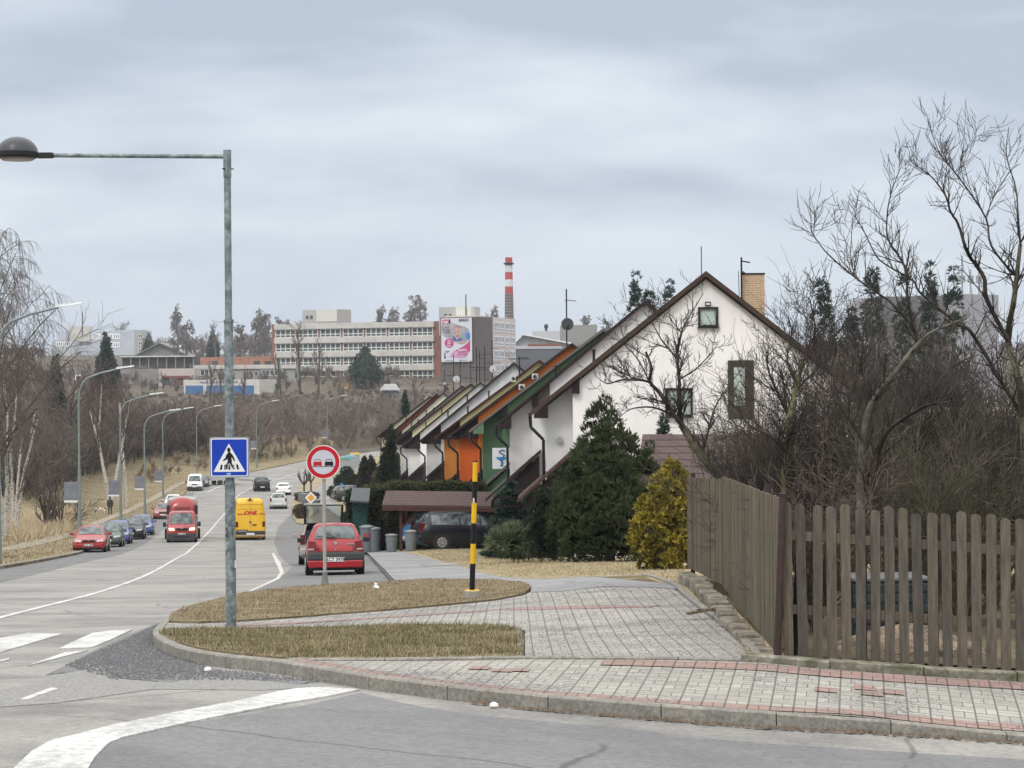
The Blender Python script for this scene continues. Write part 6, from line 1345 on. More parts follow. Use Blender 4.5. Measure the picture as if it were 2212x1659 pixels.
# rubble plinth under the board fence
rp = thing('rubble_wall', 'low crumbling stone plinth along the foot of the board fence', 'wall', (2.4, 24, float(gz(2.4,24)))); o = rp.location; r2 = random.Random(8)
stone = two('rubble_stone', (.13,.115,.09), (.26,.235,.19), 4, .4, .6, bump=.8, fine=18)
A_, B_ = PX(1655, 1412, 22.9), PX(1478, 1236, 39.2)
n_ = 60
for k in range(n_):
    t_ = k/n_; c = A_.lerp(B_, t_); c.z = float(gz(c.x, c.y)); h = .03+.13*min(1, t_*2)+r2.uniform(-.03,.03); m = MB(); m.box((c.x-o.x+r2.uniform(-.02,.02), c.y-o.y, c.z-o.z+h/2), (.24+r2.uniform(-.03,.03), (B_-A_).length/n_*.98, h), rz=r2.uniform(-.05,.05)); m.build('stone', stone, rp, bevel=.02)
# compost bin, mound, hedge bits behind the fence
p = PX(1925, 1392, 25.6); cb_ = thing('compost_bin', 'dark green plastic compost bin with moulded brick pattern behind the picket fence', 'compost bin', (p.x, p.y, float(gz(p.x,p.y))), .06)
W5 = 168/S(25.6); hz5 = (PX(1925,1254,25.6).z-cb_.location.z)
m = MB(); m.box((0,.3,hz5/2), (W5,.7,hz5)); gm_ = P('compost_green', (.026,.034,.034), rough=.5, var=.15); m.build('bin_body', gm_, cb_, bevel=.05)
m = MB()
for r_ in range(6):
    for k in range(3): m.box((-W5/2+W5*(k+.5)/3+(.05 if r_ % 2 else -.03), -.055, .06+r_*hz5/6.2), (W5/3-.06, .02, hz5/6.2-.03))
m.build('brick_relief', P('compost_green2', (.032,.043,.043), rough=.45), cb_, bevel=.006)
m = MB(); m.box((0,.3,hz5+.015), (W5*1.02,.74,.05)); m.build('lid', P('compost_lid', (.12,.125,.125), rough=.6), cb_, bevel=.02)
m = MB(); m.lathe([(1.0,-.2),(.85,.10),(.55,.22),(.25,.30),(.02,.33)], (0,0,0), 20, 1.0, .6)
rs5 = random.Random(2); m.v = [(x+rs5.uniform(-.03,.03), y+rs5.uniform(-.03,.03), z+rs5.uniform(-.03,.03)) for x, y, z in m.v]
md = m.build('soil_mound', two('mound_soil', (.10,.075,.055), (.24,.19,.14), 6, bump=.8, fine=24), None, smooth=True); q = PX(1955, 1430, 24.1); md.location = (q.x, q.y, float(gz(q.x,q.y))-.02); tag(md, 'mound of bare brown soil in front of the compost bin', 'soil mound')
# ================================================================== vegetation
def rot_about(v, ax, a):
    return v*math.cos(a)+np.cross(ax, v)*math.sin(a)+ax*np.dot(ax, v)*(1-math.cos(a))
def nrm(v): return v/(np.linalg.norm(v)+1e-9)
def grow(out, rs, p, d, L, r, lev, maxlev, cfg):
    """cfg: n children per level, angle, ratio, up (negative droops), wob, steps"""
    st = cfg['steps'][min(lev, len(cfg['steps'])-1)]; r1 = r*cfg.get('taper', .45); pos = []
    for i in range(st):
        w = cfg['wob']*(1 if lev else .5)
        d = nrm(d+rs.normal(0, w, 3)+np.array([0,0,cfg['up'][min(lev, len(cfg['up'])-1)]])/st)
        q = p+d*L/st; ra = r+(r1-r)*i/st; rb = r+(r1-r)*(i+1)/st
        out.append((lev, *p, *q, ra, rb)); p = q; pos.append((p, d, rb))
    if lev >= maxlev: return
    n = cfg['n'][min(lev, len(cfg['n'])-1)]
    for k in range(n):
        t = cfg['start'][min(lev, len(cfg['start'])-1)]; t = t+(1-t)*(k+rs.rand()*.8)/n
        i = min(st-1, int(t*st)); pp, dd, rb = pos[i]
        if i > 0: pp = pos[i-1][0]+(pp-pos[i-1][0])*(t*st-i)
        ax = nrm(np.cross(dd, rs.normal(0, 1, 3))); nd = rot_about(dd, ax, cfg['ang'][min(lev, len(cfg['ang'])-1)]*rs.uniform(.7, 1.3))
        if cfg.get('flat'): nd[1] *= cfg['flat']; nd = nrm(nd)
        rat = cfg['rat'][min(lev, len(cfg['rat'])-1)]
        grow(out, rs, pp, nd, L*rat*rs.uniform(.6, 1.15)*(1-.45*t*cfg.get('cone', 0)), max(rb*.62, cfg.get('rmin', .004)), lev+1, maxlev, cfg)
def tree_thing(name, label, cat, loc, segs, tmat, bmat, group=None, cut=1, sides=(7,4,3), rz=0):
    t = thing(name, label, cat, loc, rz, group); a = np.array(segs); tr = a[a[:, 0] < cut][:, 1:]; br = a[a[:, 0] >= cut][:, 1:]
    if len(tr):
        st_ = [i for i in range(len(tr)) if i == 0 or (abs(tr[i, 0]-tr[0, 0])+abs(tr[i, 1]-tr[0, 1])+abs(tr[i, 2]-tr[0, 2]) < 1e-6)]+[len(tr)]
        for i0, i1 in zip(st_, st_[1:]): segs_mesh('trunk', tr[i0:i1], tmat, t, sides[0])
    if len(br): 
        segs_mesh('crown', br, bmat, t, sides[2]) 
    return t
CF = {
 'oak': dict(n=[9,6,5,4], ang=[.75,.7,.7,.6], rat=[.62,.6,.55,.5], up=[.05,.25,.2,.1], wob=.16, steps=[6,5,4,3], start=[.28,.25,.2,.2], rmin=.018),
 'weep': dict(n=[18,9,9], ang=[.6,.7,.9], rat=[.36,.55,.8], up=[.05,-.1,-1.5,-2.5], wob=.09, steps=[7,5,5], start=[.25,.2,.15], rmin=.014, cone=.9),
 'birchup': dict(n=[11,6,4], ang=[.42,.5,.5], rat=[.42,.45,.5], up=[.05,.25,.1], wob=.07, steps=[7,4,3], start=[.35,.2,.2], rmin=.012, cone=.7),
 'shrub': dict(n=[5,4,3], ang=[.45,.5,.5], rat=[.6,.6,.6], up=[.1,.15,.05], wob=.12, steps=[4,3,2], start=[.15,.15,.2], rmin=.016),
 'fruit': dict(n=[6,4,3], ang=[.7,.7,.7], rat=[.6,.6,.5], up=[.15,.35,.4,.3], wob=.085, steps=[5,4,3], start=[.2,.15,.1], rmin=.005),
}
def bare(seed, kind, h, r, maxlev=3, lean=(0,0), multi=1, spread=.0):
    out = []; rs = np.random.RandomState(seed)
    for k in range(multi):
        d = nrm(np.array([lean[0]+rs.normal(0, spread), lean[1]+rs.normal(0, spread), 1.0]))
        grow(out, rs, np.array([0, 0, -.1]), d, h*(1 if k == 0 else rs.uniform(.75, 1)), r, 0, maxlev, CF[kind])
    return out
def place(name, label, x, y, Y, kind, hpx_top, r, seed, tm='bark_grey', bm='twig_far', maxlev=3, off=0, zbase=None, **kw):
    """tree whose foot stands at column x and distance Y on the ground and whose top reaches pixel row hpx_top"""
    a, b = ray(x, y if y else 1000); X = a*Y; z0 = float(gz(X, Y)) if zbase is None else zbase; top = PX(x, hpx_top, Y).z; h = top-z0
    sc = .8 if kind in ('oak',) else (.93 if kind != 'shrub' else .62)
    sg = bare(seed, kind, h*sc, r, maxlev, **kw); A = np.array(sg); zt_ = A[:, [3,6]].max(); A[:, 1:7] *= h/zt_ if .6 < h/zt_ < 1.6 else 1
    A[:, 7:9] = np.maximum(A[:, 7:9], Y*.00007)
    return tree_thing(name, label, 'tree', (X, Y, z0), A, M_[tm], M_[bm])
B_B = 'birch'
CF['weep2'] = dict(CF['weep'], rat=[.5,.6,.8], n=[22,10,8])
place('birch_tree', 'tall weeping birch cut by the left edge of the photo, reaching highest on the left', 4, None, 150, 'weep2', 462, .17, 11, B_B, 'twig', 3, lean=(0,0))
place('birch_tree', 'lower weeping birch beside the tallest one at the left edge', 28, None, 175, 'weep2', 560, .14, 31, B_B, 'twig', 3)
place('birch_tree', 'leaning white stemmed birch nearest the left edge', 12, None, 158, 'birchup', 760, .15, 12, B_B, 'bark_grey', 2, lean=(.10,0), multi=2, spread=.05)
place('birch_tree', 'white birch cluster with many forked stems left of the first ad board', 34, None, 162, 'birchup', 800, .14, 13, B_B, 'bark_grey', 2, lean=(.14,0), multi=3, spread=.07)
place('birch_tree', 'forked birch with dark foot standing behind the dog walker', 236, None, 232, 'birchup', 800, .22, 14, B_B, 'twig', 3, lean=(.05,0), multi=2, spread=.09)
place('birch_tree', 'slender birch trunk right of the forked one behind the dog walker', 273, None, 240, 'birchup', 815, .20, 15, B_B, 'twig', 3)
place('bare_tree', 'small dark bare tree with stout trunk between the birches and the first lamp', 102, None, 172, 'shrub', 1010, .17, 16, 'bark', 'twig', 3, multi=4, spread=.5)
place('bare_tree', 'low dark bare bush just left of the first ad board lamp', 130, None, 178, 'shrub', 1050, .08, 17, 'bark', 'twig', 3, multi=5, spread=.6)
place('bare_tree', 'wide crowned bare tree second from the left against the sky', 35, None, 300, 'oak', 610, .45, 18, 'bark', 'twig', 3)
place('bare_tree', 'leaning round crowned bare tree in front of the blue grey office', 92, None, 290, 'oak', 648, .40, 19, 'bark', 'twig', 3, lean=(.12,0))
place('bare_tree', 'leafless tree with reddish twigs in front of the concrete building', 150, None, 300, 'oak', 760, .3, 20, 'bark', 'twig_red', 3)
place('birch_tree', 'pair of pale birch stems in front of the concrete building', 215, None, 310, 'birchup', 770, .2, 21, B_B, 'twig_red', 3, multi=2, spread=.08)
place('bare_tree', 'reddish twigged tree in front of the rendered building', 250, None, 320, 'oak', 800, .25, 22, 'bark', 'twig_red', 3)
sky_trees = [(265,688,950,'oak','round crowned bare tree behind the flat roof of the blue grey office',.6),(345,712,800,'oak','rounded hazy tree left of the tall skyline birch',.5),(386,655,700,'weep','tall skyline birch between the office and the galvanised post',.4),(405,690,720,'weep','shorter birch just right of the tall skyline birch',.35),(440,715,760,'oak','low dense tree halfway to the galvanised post',.5),(470,690,700,'birchup','thin upright tree just left of the galvanised post',.3),(520,700,680,'weep','birch just right of the galvanised post',.35),(548,664,690,'weep','tallest birch right of the galvanised post',.4),(574,676,700,'weep','birch touching the left end of the office block',.4),(610,682,760,'weep','faint tree top above the left end of the office block',.3),(830,656,720,'weep','leftmost birch top above the office block roof',.35),(852,662,720,'weep','second birch top above the office block roof',.35),(886,658,720,'weep','third birch top above the office block roof',.35),(918,636,720,'weep','tallest birch top above the office block roof',.35),(1062,658,720,'weep','rounded birch above the cream wing',.4),(1278,680,900,'weep','pale birch on the horizon behind the green roof',.4),(1310,688,900,'weep','small birch on the horizon beside the white gable roof',.4)]
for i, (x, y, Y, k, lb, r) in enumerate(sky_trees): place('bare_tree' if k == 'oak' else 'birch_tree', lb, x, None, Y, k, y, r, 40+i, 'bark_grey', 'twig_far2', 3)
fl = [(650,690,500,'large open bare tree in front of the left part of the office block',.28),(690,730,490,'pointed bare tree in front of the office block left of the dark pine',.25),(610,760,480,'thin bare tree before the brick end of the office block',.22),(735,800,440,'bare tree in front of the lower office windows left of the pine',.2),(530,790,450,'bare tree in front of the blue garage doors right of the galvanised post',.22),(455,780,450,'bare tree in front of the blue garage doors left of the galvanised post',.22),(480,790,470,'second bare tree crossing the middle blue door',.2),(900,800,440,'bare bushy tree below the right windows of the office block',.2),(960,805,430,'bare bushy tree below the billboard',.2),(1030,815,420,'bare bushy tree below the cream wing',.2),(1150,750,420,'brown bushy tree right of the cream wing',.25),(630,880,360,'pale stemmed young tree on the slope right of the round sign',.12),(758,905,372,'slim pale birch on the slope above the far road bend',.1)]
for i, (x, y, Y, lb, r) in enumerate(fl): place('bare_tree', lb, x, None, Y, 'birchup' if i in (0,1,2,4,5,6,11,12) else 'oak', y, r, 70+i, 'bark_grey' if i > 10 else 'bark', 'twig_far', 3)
# woodland mass: one uncountable object
def template(seed, h, kind='shrub', maxlev=3, multi=4, spread=.35, r=.07):
    a = np.array(bare(seed, kind, h, r, maxlev, multi=multi, spread=spread)); return a[:, 1:]
TP = [template(200+i, 4.2+.7*i, multi=3+i % 3) for i in range(6)]+[template(300+i, 8.5, 'birchup', 3, 2, .06, .10) for i in range(2)]
TPH = [t_[:, [2,5]].max() for t_ in TP]
def woodland(name, label, spots, mat, seed, hs=(.7,1.2), sides=2, rmin=.022):
    rs = np.random.RandomState(seed); out = []
    for (X, Y, s) in spots:
        q_ = rs.randint(len(TP)); T_ = TP[q_].copy(); a = rs.uniform(0, 2*PI); c, s_ = math.cos(a), math.sin(a); k = max(.6, s)*rs.uniform(*hs)/TPH[q_]
        for o in (0, 3):
            x, y = T_[:, o].copy(), T_[:, o+1].copy(); kk = max(k, 2.2/TPH[q_]); T_[:, o] = (x*c-y*s_)*kk+X; T_[:, o+1] = (x*s_+y*c)*kk+Y; T_[:, o+2] = T_[:, o+2]*k+float(gz(X, Y))
        T_[:, 6:] = np.maximum(T_[:, 6:]*k, rmin); out.append(T_)
    o = segs_mesh(name, np.concatenate(out), mat, None, sides); tag(o, label, 'woodland', kind='stuff'); return o
rs = np.random.RandomState(5)
def hrow(X, Y):
    x = 1106+F*X/Y; row = np.interp(x, [-50,120,170,330,420,600,830,1130], [820,835,862,866,872,862,868,858]); z = PX(x, row, Y).z; return min(9.0, max(1.2, z-float(gz(X, Y))))
sp = []
for k in range(2600):
    Y = rs.uniform(345, 500); u = rs.uniform(-60, 1130); a = ray(u, 900)[0]; X = a*Y
    if X > np.interp(Y, XLY, XLX)-6 and Y < 455: continue
    if Y < 395 and X > -12: continue
    sp.append((X, Y, hrow(X, Y)*rs.uniform(.75, 1.15)))
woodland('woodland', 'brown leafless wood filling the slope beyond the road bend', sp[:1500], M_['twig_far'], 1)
sp = []
for k in range(2400):
    Y = rs.uniform(185, 350); xl = np.interp(Y, XLY, XLX); w_ = 13 if Y > 215 else 20; X = xl-w_-abs(rs.normal(0, 9)); 
    if X < -.245*Y: continue
    sp.append((X, Y, min(6.5, max(2.2, hrow(X, Y)))))
woodland('woodland', 'dense brown leafless thicket along the left side of the road', sp[:750], M_['twig'], 2)
sp = [(rs.uniform(-.24*Y, -.05*Y), Y, 3.0) for Y in rs.uniform(505, 600, 420)]
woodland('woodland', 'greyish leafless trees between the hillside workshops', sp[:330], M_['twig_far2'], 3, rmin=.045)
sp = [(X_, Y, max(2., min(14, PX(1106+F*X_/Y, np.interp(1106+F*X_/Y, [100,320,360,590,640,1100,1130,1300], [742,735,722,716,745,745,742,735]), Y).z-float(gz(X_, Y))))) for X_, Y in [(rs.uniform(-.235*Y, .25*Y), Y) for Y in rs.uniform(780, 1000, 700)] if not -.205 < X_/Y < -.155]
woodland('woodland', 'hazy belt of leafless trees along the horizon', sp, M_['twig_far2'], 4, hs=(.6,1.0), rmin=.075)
sp = [(ray(x, 950)[0]*Y, Y, 1.8) for x, Y in zip(rs.uniform(300, 830, 300), rs.uniform(300, 400, 300)) if ray(x, 950)[0]*Y < np.interp(Y, XLY, XLX)-5]
woodland('scrub', 'low scrub along the foot of the wood by the road verge', sp, leafmat('scrub_straw', (.20,.15,.10), (.28,.215,.15), .3), 5)
# ---------------- leafy / needle plants
def tufts(pts, dirs, n_blade, ln, w, spread, rs):
    """brush of thin triangles at each point along dirs -> V,F"""
    N = len(pts); P_ = np.repeat(pts, n_blade, 0); D = np.repeat(dirs, n_blade, 0)
    D = D+rs.normal(0, spread, D.shape); D /= np.linalg.norm(D, axis=1, keepdims=True)+1e-9
    s = np.cross(D, rs.normal(0, 1, D.shape)); s /= np.linalg.norm(s, axis=1, keepdims=True)+1e-9
    L = ln*rs.uniform(.6, 1.2, (len(P_), 1)); W_ = w*rs.uniform(.7, 1.3, (len(P_), 1))
    mid = P_+D*L*.5
    V = np.stack([P_, mid+s*W_, P_+D*L, mid-s*W_], 1).reshape(-1, 3); return V, np.arange(len(V)).reshape(-1, 4)
def lobes_plant(name, label, cat, loc, lobes, n, blade, mat, core=None, seed=1, up=.5, fill=.25, spread=.35, group=None, nb=6, cork=.86, part='foliage', clump=0):
    """lobes: (cx,cy,cz,rx,ry,rz,power) egg shapes standing on loc; tufts on their skins"""
    rs = np.random.RandomState(seed); t = thing(name, label, cat, loc, 0, group); pts, dirs = [], []
    vol = np.array([l[3]*l[5] for l in lobes]); vol = vol/vol.sum(); cm = MB()
    for l, q in zip(lobes, vol):
        k = int(n*q); z = rs.uniform(-1, 1, k); a = rs.uniform(0, 2*PI, k); pw = l[6]
        rad = (1-np.abs(z)**2)**.5; prof = rad*(1-pw*(z+1)/2)   # narrower towards the top
        inn = np.where(rs.rand(k) < fill, rs.uniform(.55, .95, k), rs.uniform(.93, 1.06, k))*(1+.07*np.sin(a*5+z*7)+.06*np.sin(a*3-z*11))
        x = l[0]+l[3]*prof*np.cos(a)*inn; y = l[1]+l[4]*prof*np.sin(a)*inn; zz = l[2]+l[5]*z*inn
        ok = zz > .03; nx, ny, nz = np.cos(a)*prof/l[3], np.sin(a)*prof/l[4], z/l[5]+.001
        dd = np.stack([nx, ny, nz], 1); dd /= np.linalg.norm(dd, axis=1, keepdims=True)+1e-9; dd[:, 2] += up; dd /= np.linalg.norm(dd, axis=1, keepdims=True)
        pts.append(np.stack([x, y, zz], 1)[ok]); dirs.append(dd[ok])
        prof_ = [(max(.001, l[3]*cork*math.sqrt(max(0, 1-zz_*zz_))*(1-pw*(zz_+1)/2)), max(.02, l[2]+l[5]*cork*zz_)) for zz_ in [-.98,-.8,-.5,-.2,.1,.4,.7,.9,.99]]
        cm.lathe(prof_, (l[0], l[1], 0), 12, 1, l[4]/l[3])
    AP, AD = np.concatenate(pts), np.concatenate(dirs)
    if clump:
        per = 14; K_ = len(AP)//per; ci = rs.choice(len(AP), K_, replace=False); C_ = AP[ci]; CD = AD[ci]
        v = rs.normal(0, 1, (K_*per, 3)); v /= np.linalg.norm(v, axis=1, keepdims=True)+1e-9; CDr = np.repeat(CD, per, 0); v = v+CDr*.9; v /= np.linalg.norm(v, axis=1, keepdims=True)+1e-9
        rr_ = np.repeat(clump*rs.uniform(.6, 1.35, (K_, 1)), per, 0); v2 = v*np.array([[1,1,1.35]])
        AP = np.repeat(C_, per, 0)+v2*rr_*rs.uniform(.6, 1.0, (K_*per, 1)); AD = v+np.array([[0,0,up]])*.6; AD /= np.linalg.norm(AD, axis=1, keepdims=True)
    V, Fc = tufts(AP, AD, nb, blade[0], blade[1], spread, rs)
    np_mesh(part, V, Fc, mat, t)
    if core: cm.build('shade_core', core, t, smooth=True)  # solid dark core: shade in the gaps between tufts, put in as colour
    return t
pine = leafmat('pine_needles', (.022,.036,.014), (.065,.085,.034), 1.0); coreg = P('core_shade_green', (.004,.006,.003), var=.3, scale=3, spec=0.0, rough=1.0)  # core colour is near-black to paint the shade deep inside the plants
thj = leafmat('thuja_gold', (.11,.10,.018), (.33,.265,.04), 1.6); thjc = P('core_shade_gold', (.045,.04,.012), var=.3, scale=4)
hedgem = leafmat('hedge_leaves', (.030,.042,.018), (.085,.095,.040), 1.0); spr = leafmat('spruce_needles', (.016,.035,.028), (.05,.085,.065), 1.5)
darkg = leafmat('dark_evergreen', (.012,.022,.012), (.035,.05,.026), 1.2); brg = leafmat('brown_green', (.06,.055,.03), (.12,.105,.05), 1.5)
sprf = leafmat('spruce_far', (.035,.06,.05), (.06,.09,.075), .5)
# big pine group
p = Vector((PX(1300,1200,64).x, 64, 0)); p.z = float(gz(p.x, 64)); s = S(64)
def lob(xc, yt, yb, w, pw=.5, dy=0, ref=None):
    ref = ref or p; cx = (PX(xc, 1000, ref.y).x-ref.x); zt_ = PX(xc, yt, ref.y).z-ref.z; zb_ = PX(xc, yb, ref.y).z-ref.z; r_ = w/2/S(ref.y)/(1-.45*pw)*1.06
    return (cx, dy, (zt_+zb_)/2, r_, r_*.9, (zt_-zb_)/2, pw)
def wrap(pw): return pw
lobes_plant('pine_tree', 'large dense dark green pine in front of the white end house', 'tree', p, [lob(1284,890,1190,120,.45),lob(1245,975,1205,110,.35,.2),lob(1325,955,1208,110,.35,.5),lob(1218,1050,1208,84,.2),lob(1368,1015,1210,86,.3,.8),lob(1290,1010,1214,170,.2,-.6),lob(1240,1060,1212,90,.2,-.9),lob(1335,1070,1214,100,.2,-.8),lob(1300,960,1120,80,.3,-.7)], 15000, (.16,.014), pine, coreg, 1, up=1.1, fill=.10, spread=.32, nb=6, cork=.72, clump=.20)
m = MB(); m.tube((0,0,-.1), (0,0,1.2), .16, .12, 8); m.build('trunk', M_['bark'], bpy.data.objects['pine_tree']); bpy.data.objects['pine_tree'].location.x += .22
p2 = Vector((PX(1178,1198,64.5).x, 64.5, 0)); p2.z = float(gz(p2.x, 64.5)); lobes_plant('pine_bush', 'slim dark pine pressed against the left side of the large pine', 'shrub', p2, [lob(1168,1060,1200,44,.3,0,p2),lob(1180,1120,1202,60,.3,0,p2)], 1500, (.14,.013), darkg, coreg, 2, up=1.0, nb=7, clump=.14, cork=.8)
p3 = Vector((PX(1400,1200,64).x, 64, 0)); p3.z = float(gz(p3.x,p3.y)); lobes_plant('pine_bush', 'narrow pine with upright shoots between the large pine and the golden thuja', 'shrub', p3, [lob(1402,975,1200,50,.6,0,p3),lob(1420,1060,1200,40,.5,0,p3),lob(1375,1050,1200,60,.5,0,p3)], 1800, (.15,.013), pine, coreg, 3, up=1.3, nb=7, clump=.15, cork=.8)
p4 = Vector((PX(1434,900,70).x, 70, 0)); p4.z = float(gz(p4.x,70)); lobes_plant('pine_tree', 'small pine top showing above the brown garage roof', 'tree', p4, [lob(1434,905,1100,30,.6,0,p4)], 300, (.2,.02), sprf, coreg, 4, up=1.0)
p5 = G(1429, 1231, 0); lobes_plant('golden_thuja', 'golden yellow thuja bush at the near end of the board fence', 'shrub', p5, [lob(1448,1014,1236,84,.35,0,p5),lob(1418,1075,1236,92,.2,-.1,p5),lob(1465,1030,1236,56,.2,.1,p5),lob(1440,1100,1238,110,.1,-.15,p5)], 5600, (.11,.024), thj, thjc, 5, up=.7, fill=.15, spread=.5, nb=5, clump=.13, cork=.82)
# blue spruce with spreading tiers
def tiered(name, label, loc, h, r, tiers, mat, seed, tm='bark', cat='tree', nb=5, bl=(.16,.016), per=9, droop=.15, dens=1.0, core=True, pw=1.0):
    rs = np.random.RandomState(seed); t = thing(name, label, cat, loc); m = MB(); m.tube((0,0,-.1), (0,0,h*.97), max(.03, r*.05), .01, 7); m.build('trunk', M_[tm], t); pts, dirs = [], []
    for i in range(tiers):
        f = i/(tiers-1); z = h*(.06+.9*f); R = r*(1-f)**pw*rs.uniform(.85, 1.1)+.03*r
        for k in range(per):
            a = 2*PI*(k+rs.rand()*.7)/per; n = max(4, int(R/r*26*dens)); s = np.linspace(.12, 1, n); RR = R*rs.uniform(.75, 1.15)
            x = np.cos(a)*RR*s; y = np.sin(a)*RR*s; zz = z-droop*R*s+.10*R*s**3
            base = np.stack([x, y, zz], 1); lat = np.stack([-np.sin(a)*np.ones(n), np.cos(a)*np.ones(n), np.zeros(n)], 1)
            wv = (.24*R*(1-s*.75))[:, None]
            for q in (-1, -.5, 0, .5, 1):
                pts.append(base+lat*wv*q+rs.normal(0, .02*R, (n, 3))); dd = np.stack([np.cos(a)*np.ones(n), np.sin(a)*np.ones(n), np.full(n, .05)], 1)+lat*q*.9; dirs.append(dd)
    V, Fc = tufts(np.concatenate(pts), np.concatenate(dirs), nb, bl[0], bl[1], .35, rs); np_mesh('foliage', V, Fc, mat, t)
    return t
p = Vector((-.05, 75.5, float(gz(-.05,75.5)))); tiered('spruce_tree', 'low spreading blue green spruce beside the navy estate', p, (PX(1094,1040,p.y).z-p.z), 64/S(p.y), 9, spr, 7, per=11, droop=.08, pw=.7, bl=(.2,.02))
p = Vector((.25, 67, float(gz(.25,67)))); lobes_plant('juniper', 'low spreading grey green juniper on the lawn edge left of the large pine', 'shrub', p, [lob(1115,1140,1195,100,.1,0,p),lob(1150,1150,1196,80,.1,.3,p)], 900, (.28,.014), leafmat('juniper_green', (.06,.085,.045), (.14,.17,.10), 1.5), coreg, 8, up=.6, spread=.5)
# spruces behind
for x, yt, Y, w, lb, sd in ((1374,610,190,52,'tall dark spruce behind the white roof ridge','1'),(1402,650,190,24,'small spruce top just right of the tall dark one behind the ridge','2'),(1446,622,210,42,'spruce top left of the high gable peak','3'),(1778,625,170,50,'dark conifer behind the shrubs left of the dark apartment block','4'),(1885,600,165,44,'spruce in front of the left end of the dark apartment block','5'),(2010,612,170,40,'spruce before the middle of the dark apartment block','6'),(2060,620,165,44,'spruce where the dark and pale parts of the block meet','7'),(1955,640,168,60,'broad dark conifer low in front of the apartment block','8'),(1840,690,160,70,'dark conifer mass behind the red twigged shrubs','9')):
    a, b = ray(x, 700); X = a*Y; z0 = float(gz(X, Y)); h = PX(x, yt, Y).z-z0; R_q = w*1.25/S(Y); lobes_plant('spruce_tree', lb, 'tree', (X, Y, z0), [(0,0,h*.5,R_q*1.15,R_q*1.15,h*.5,.96)], 1700, (.40,.05), sprf, P('core_shade_far', (.02,.035,.03)), int(sd)+20, up=-.1, fill=.2, spread=.4, nb=4, cork=.62, clump=.36)
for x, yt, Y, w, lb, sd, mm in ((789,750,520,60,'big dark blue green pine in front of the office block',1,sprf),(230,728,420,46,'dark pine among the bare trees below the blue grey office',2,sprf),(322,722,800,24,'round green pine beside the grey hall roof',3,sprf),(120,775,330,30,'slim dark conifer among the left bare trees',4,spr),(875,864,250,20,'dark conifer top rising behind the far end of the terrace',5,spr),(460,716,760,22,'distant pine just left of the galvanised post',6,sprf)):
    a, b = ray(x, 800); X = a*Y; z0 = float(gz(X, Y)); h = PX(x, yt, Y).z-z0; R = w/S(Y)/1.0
    lobes_plant('pine_tree', lb, 'tree', (X, Y, z0), [(0,0,h*.52,R*.62,R*.6,h*.48,.75),(-R*.25,0,h*.42,R*.45,R*.4,h*.36,.5),(R*.28,0,h*.38,R*.45,R*.4,h*.34,.5)], 1500, (h*.05,h*.012), mm, P('core_shade_far', (.02,.035,.03)), 60+sd, up=.4, nb=5, spread=.6)
# dark ivy-like evergreen at the far end of the terrace, cypress pair, clipped bushes
p = Vector((PX(858,1000,150).x, 150, 0)); p.z = float(gz(p.x,150)); lobes_plant('evergreen_tree', 'tall dark evergreen covering the far end of the terrace', 'tree', p, [lob(845,925,1075,15,.5,0,p),lob(836,965,1078,24,.2,0,p),lob(846,1000,1078,20,.2,0,p),lob(829,1008,1078,24,.2,.3,p)], 1800, (.28,.04), darkg, coreg, 70, up=.4, spread=.6)
for x, yt, lb in ((787,992,'left dark cypress of the pointed pair behind the hedge'),(802,991,'right dark cypress of the pointed pair behind the hedge')):
    p = Vector((PX(x,1040,190).x,190,0)); p.z = float(gz(p.x,190)); lobes_plant('cypress', lb, 'tree', p, [lob(x,yt,1078,24,.75,0,p),lob(x,1030,1078,26,.3,0,p)], 700, (.3,.05), leafmat('cypress_dark', (.022,.02,.014), (.05,.045,.028), 1.5), coreg, int(x), up=.9, group='pair of pointed cypresses')
p = Vector((PX(822,1040,180).x,180,0)); p.z = float(gz(p.x,180)); lobes_plant('evergreen_bush', 'brownish evergreen bush right of the cypress pair', 'shrub', p, [lob(820,1020,1078,30,.4,0,p),lob(836,1030,1078,34,.3,0,p)], 600, (.3,.05), brg, coreg, 72)
p = Vector((PX(749,1040,268).x,268,0)); p.z = float(gz(p.x,268)); lobes_plant('clipped_bush', 'dark bush clipped into stacked round lobes by the forecourt', 'shrub', p, [lob(749,1011,1034,22,.1,0,p),lob(738,1028,1056,24,.1,0,p),lob(762,1028,1056,24,.1,0,p),lob(750,1030,1066,46,.1,0,p)], 1200, (.32,.06), darkg, coreg, 73, up=.2)
p = Vector((PX(735,1070,256).x,256,0)); p.z = float(gz(p.x,256)); lobes_plant('clipped_hedge', 'low clipped hedge round the foot of the stacked bush', 'hedge', p, [lob(728,1052,1074,34,.0,0,p),lob(750,1050,1074,46,.0,0,p)], 800, (.3,.06), darkg, coreg, 74, up=.2)
p = G(648, 1120, 0); lobes_plant('clipped_bush', 'round brown clipped bush on the planted strip beyond the open tailgate', 'shrub', p, [lob(649,1091,1118,28,.05,0,p)], 700, (.16,.03), leafmat('brown_bush', (.10,.075,.05), (.16,.12,.085), 2), P('core_shade_brown', (.04,.03,.022)), 75, up=.2)
p = G(660, 1082, 0); lobes_plant('low_hedge', 'low dark hedge under the pollarded trees by the road', 'hedge', p, [lob(652,1065,1082,30,.0,0,p),lob(672,1064,1080,30,.0,0,p)], 500, (.2,.04), leafmat('hedge_brown', (.05,.035,.025), (.09,.07,.05), 2), P('core_shade_brown', (.04,.03,.022)), 76, up=.3)
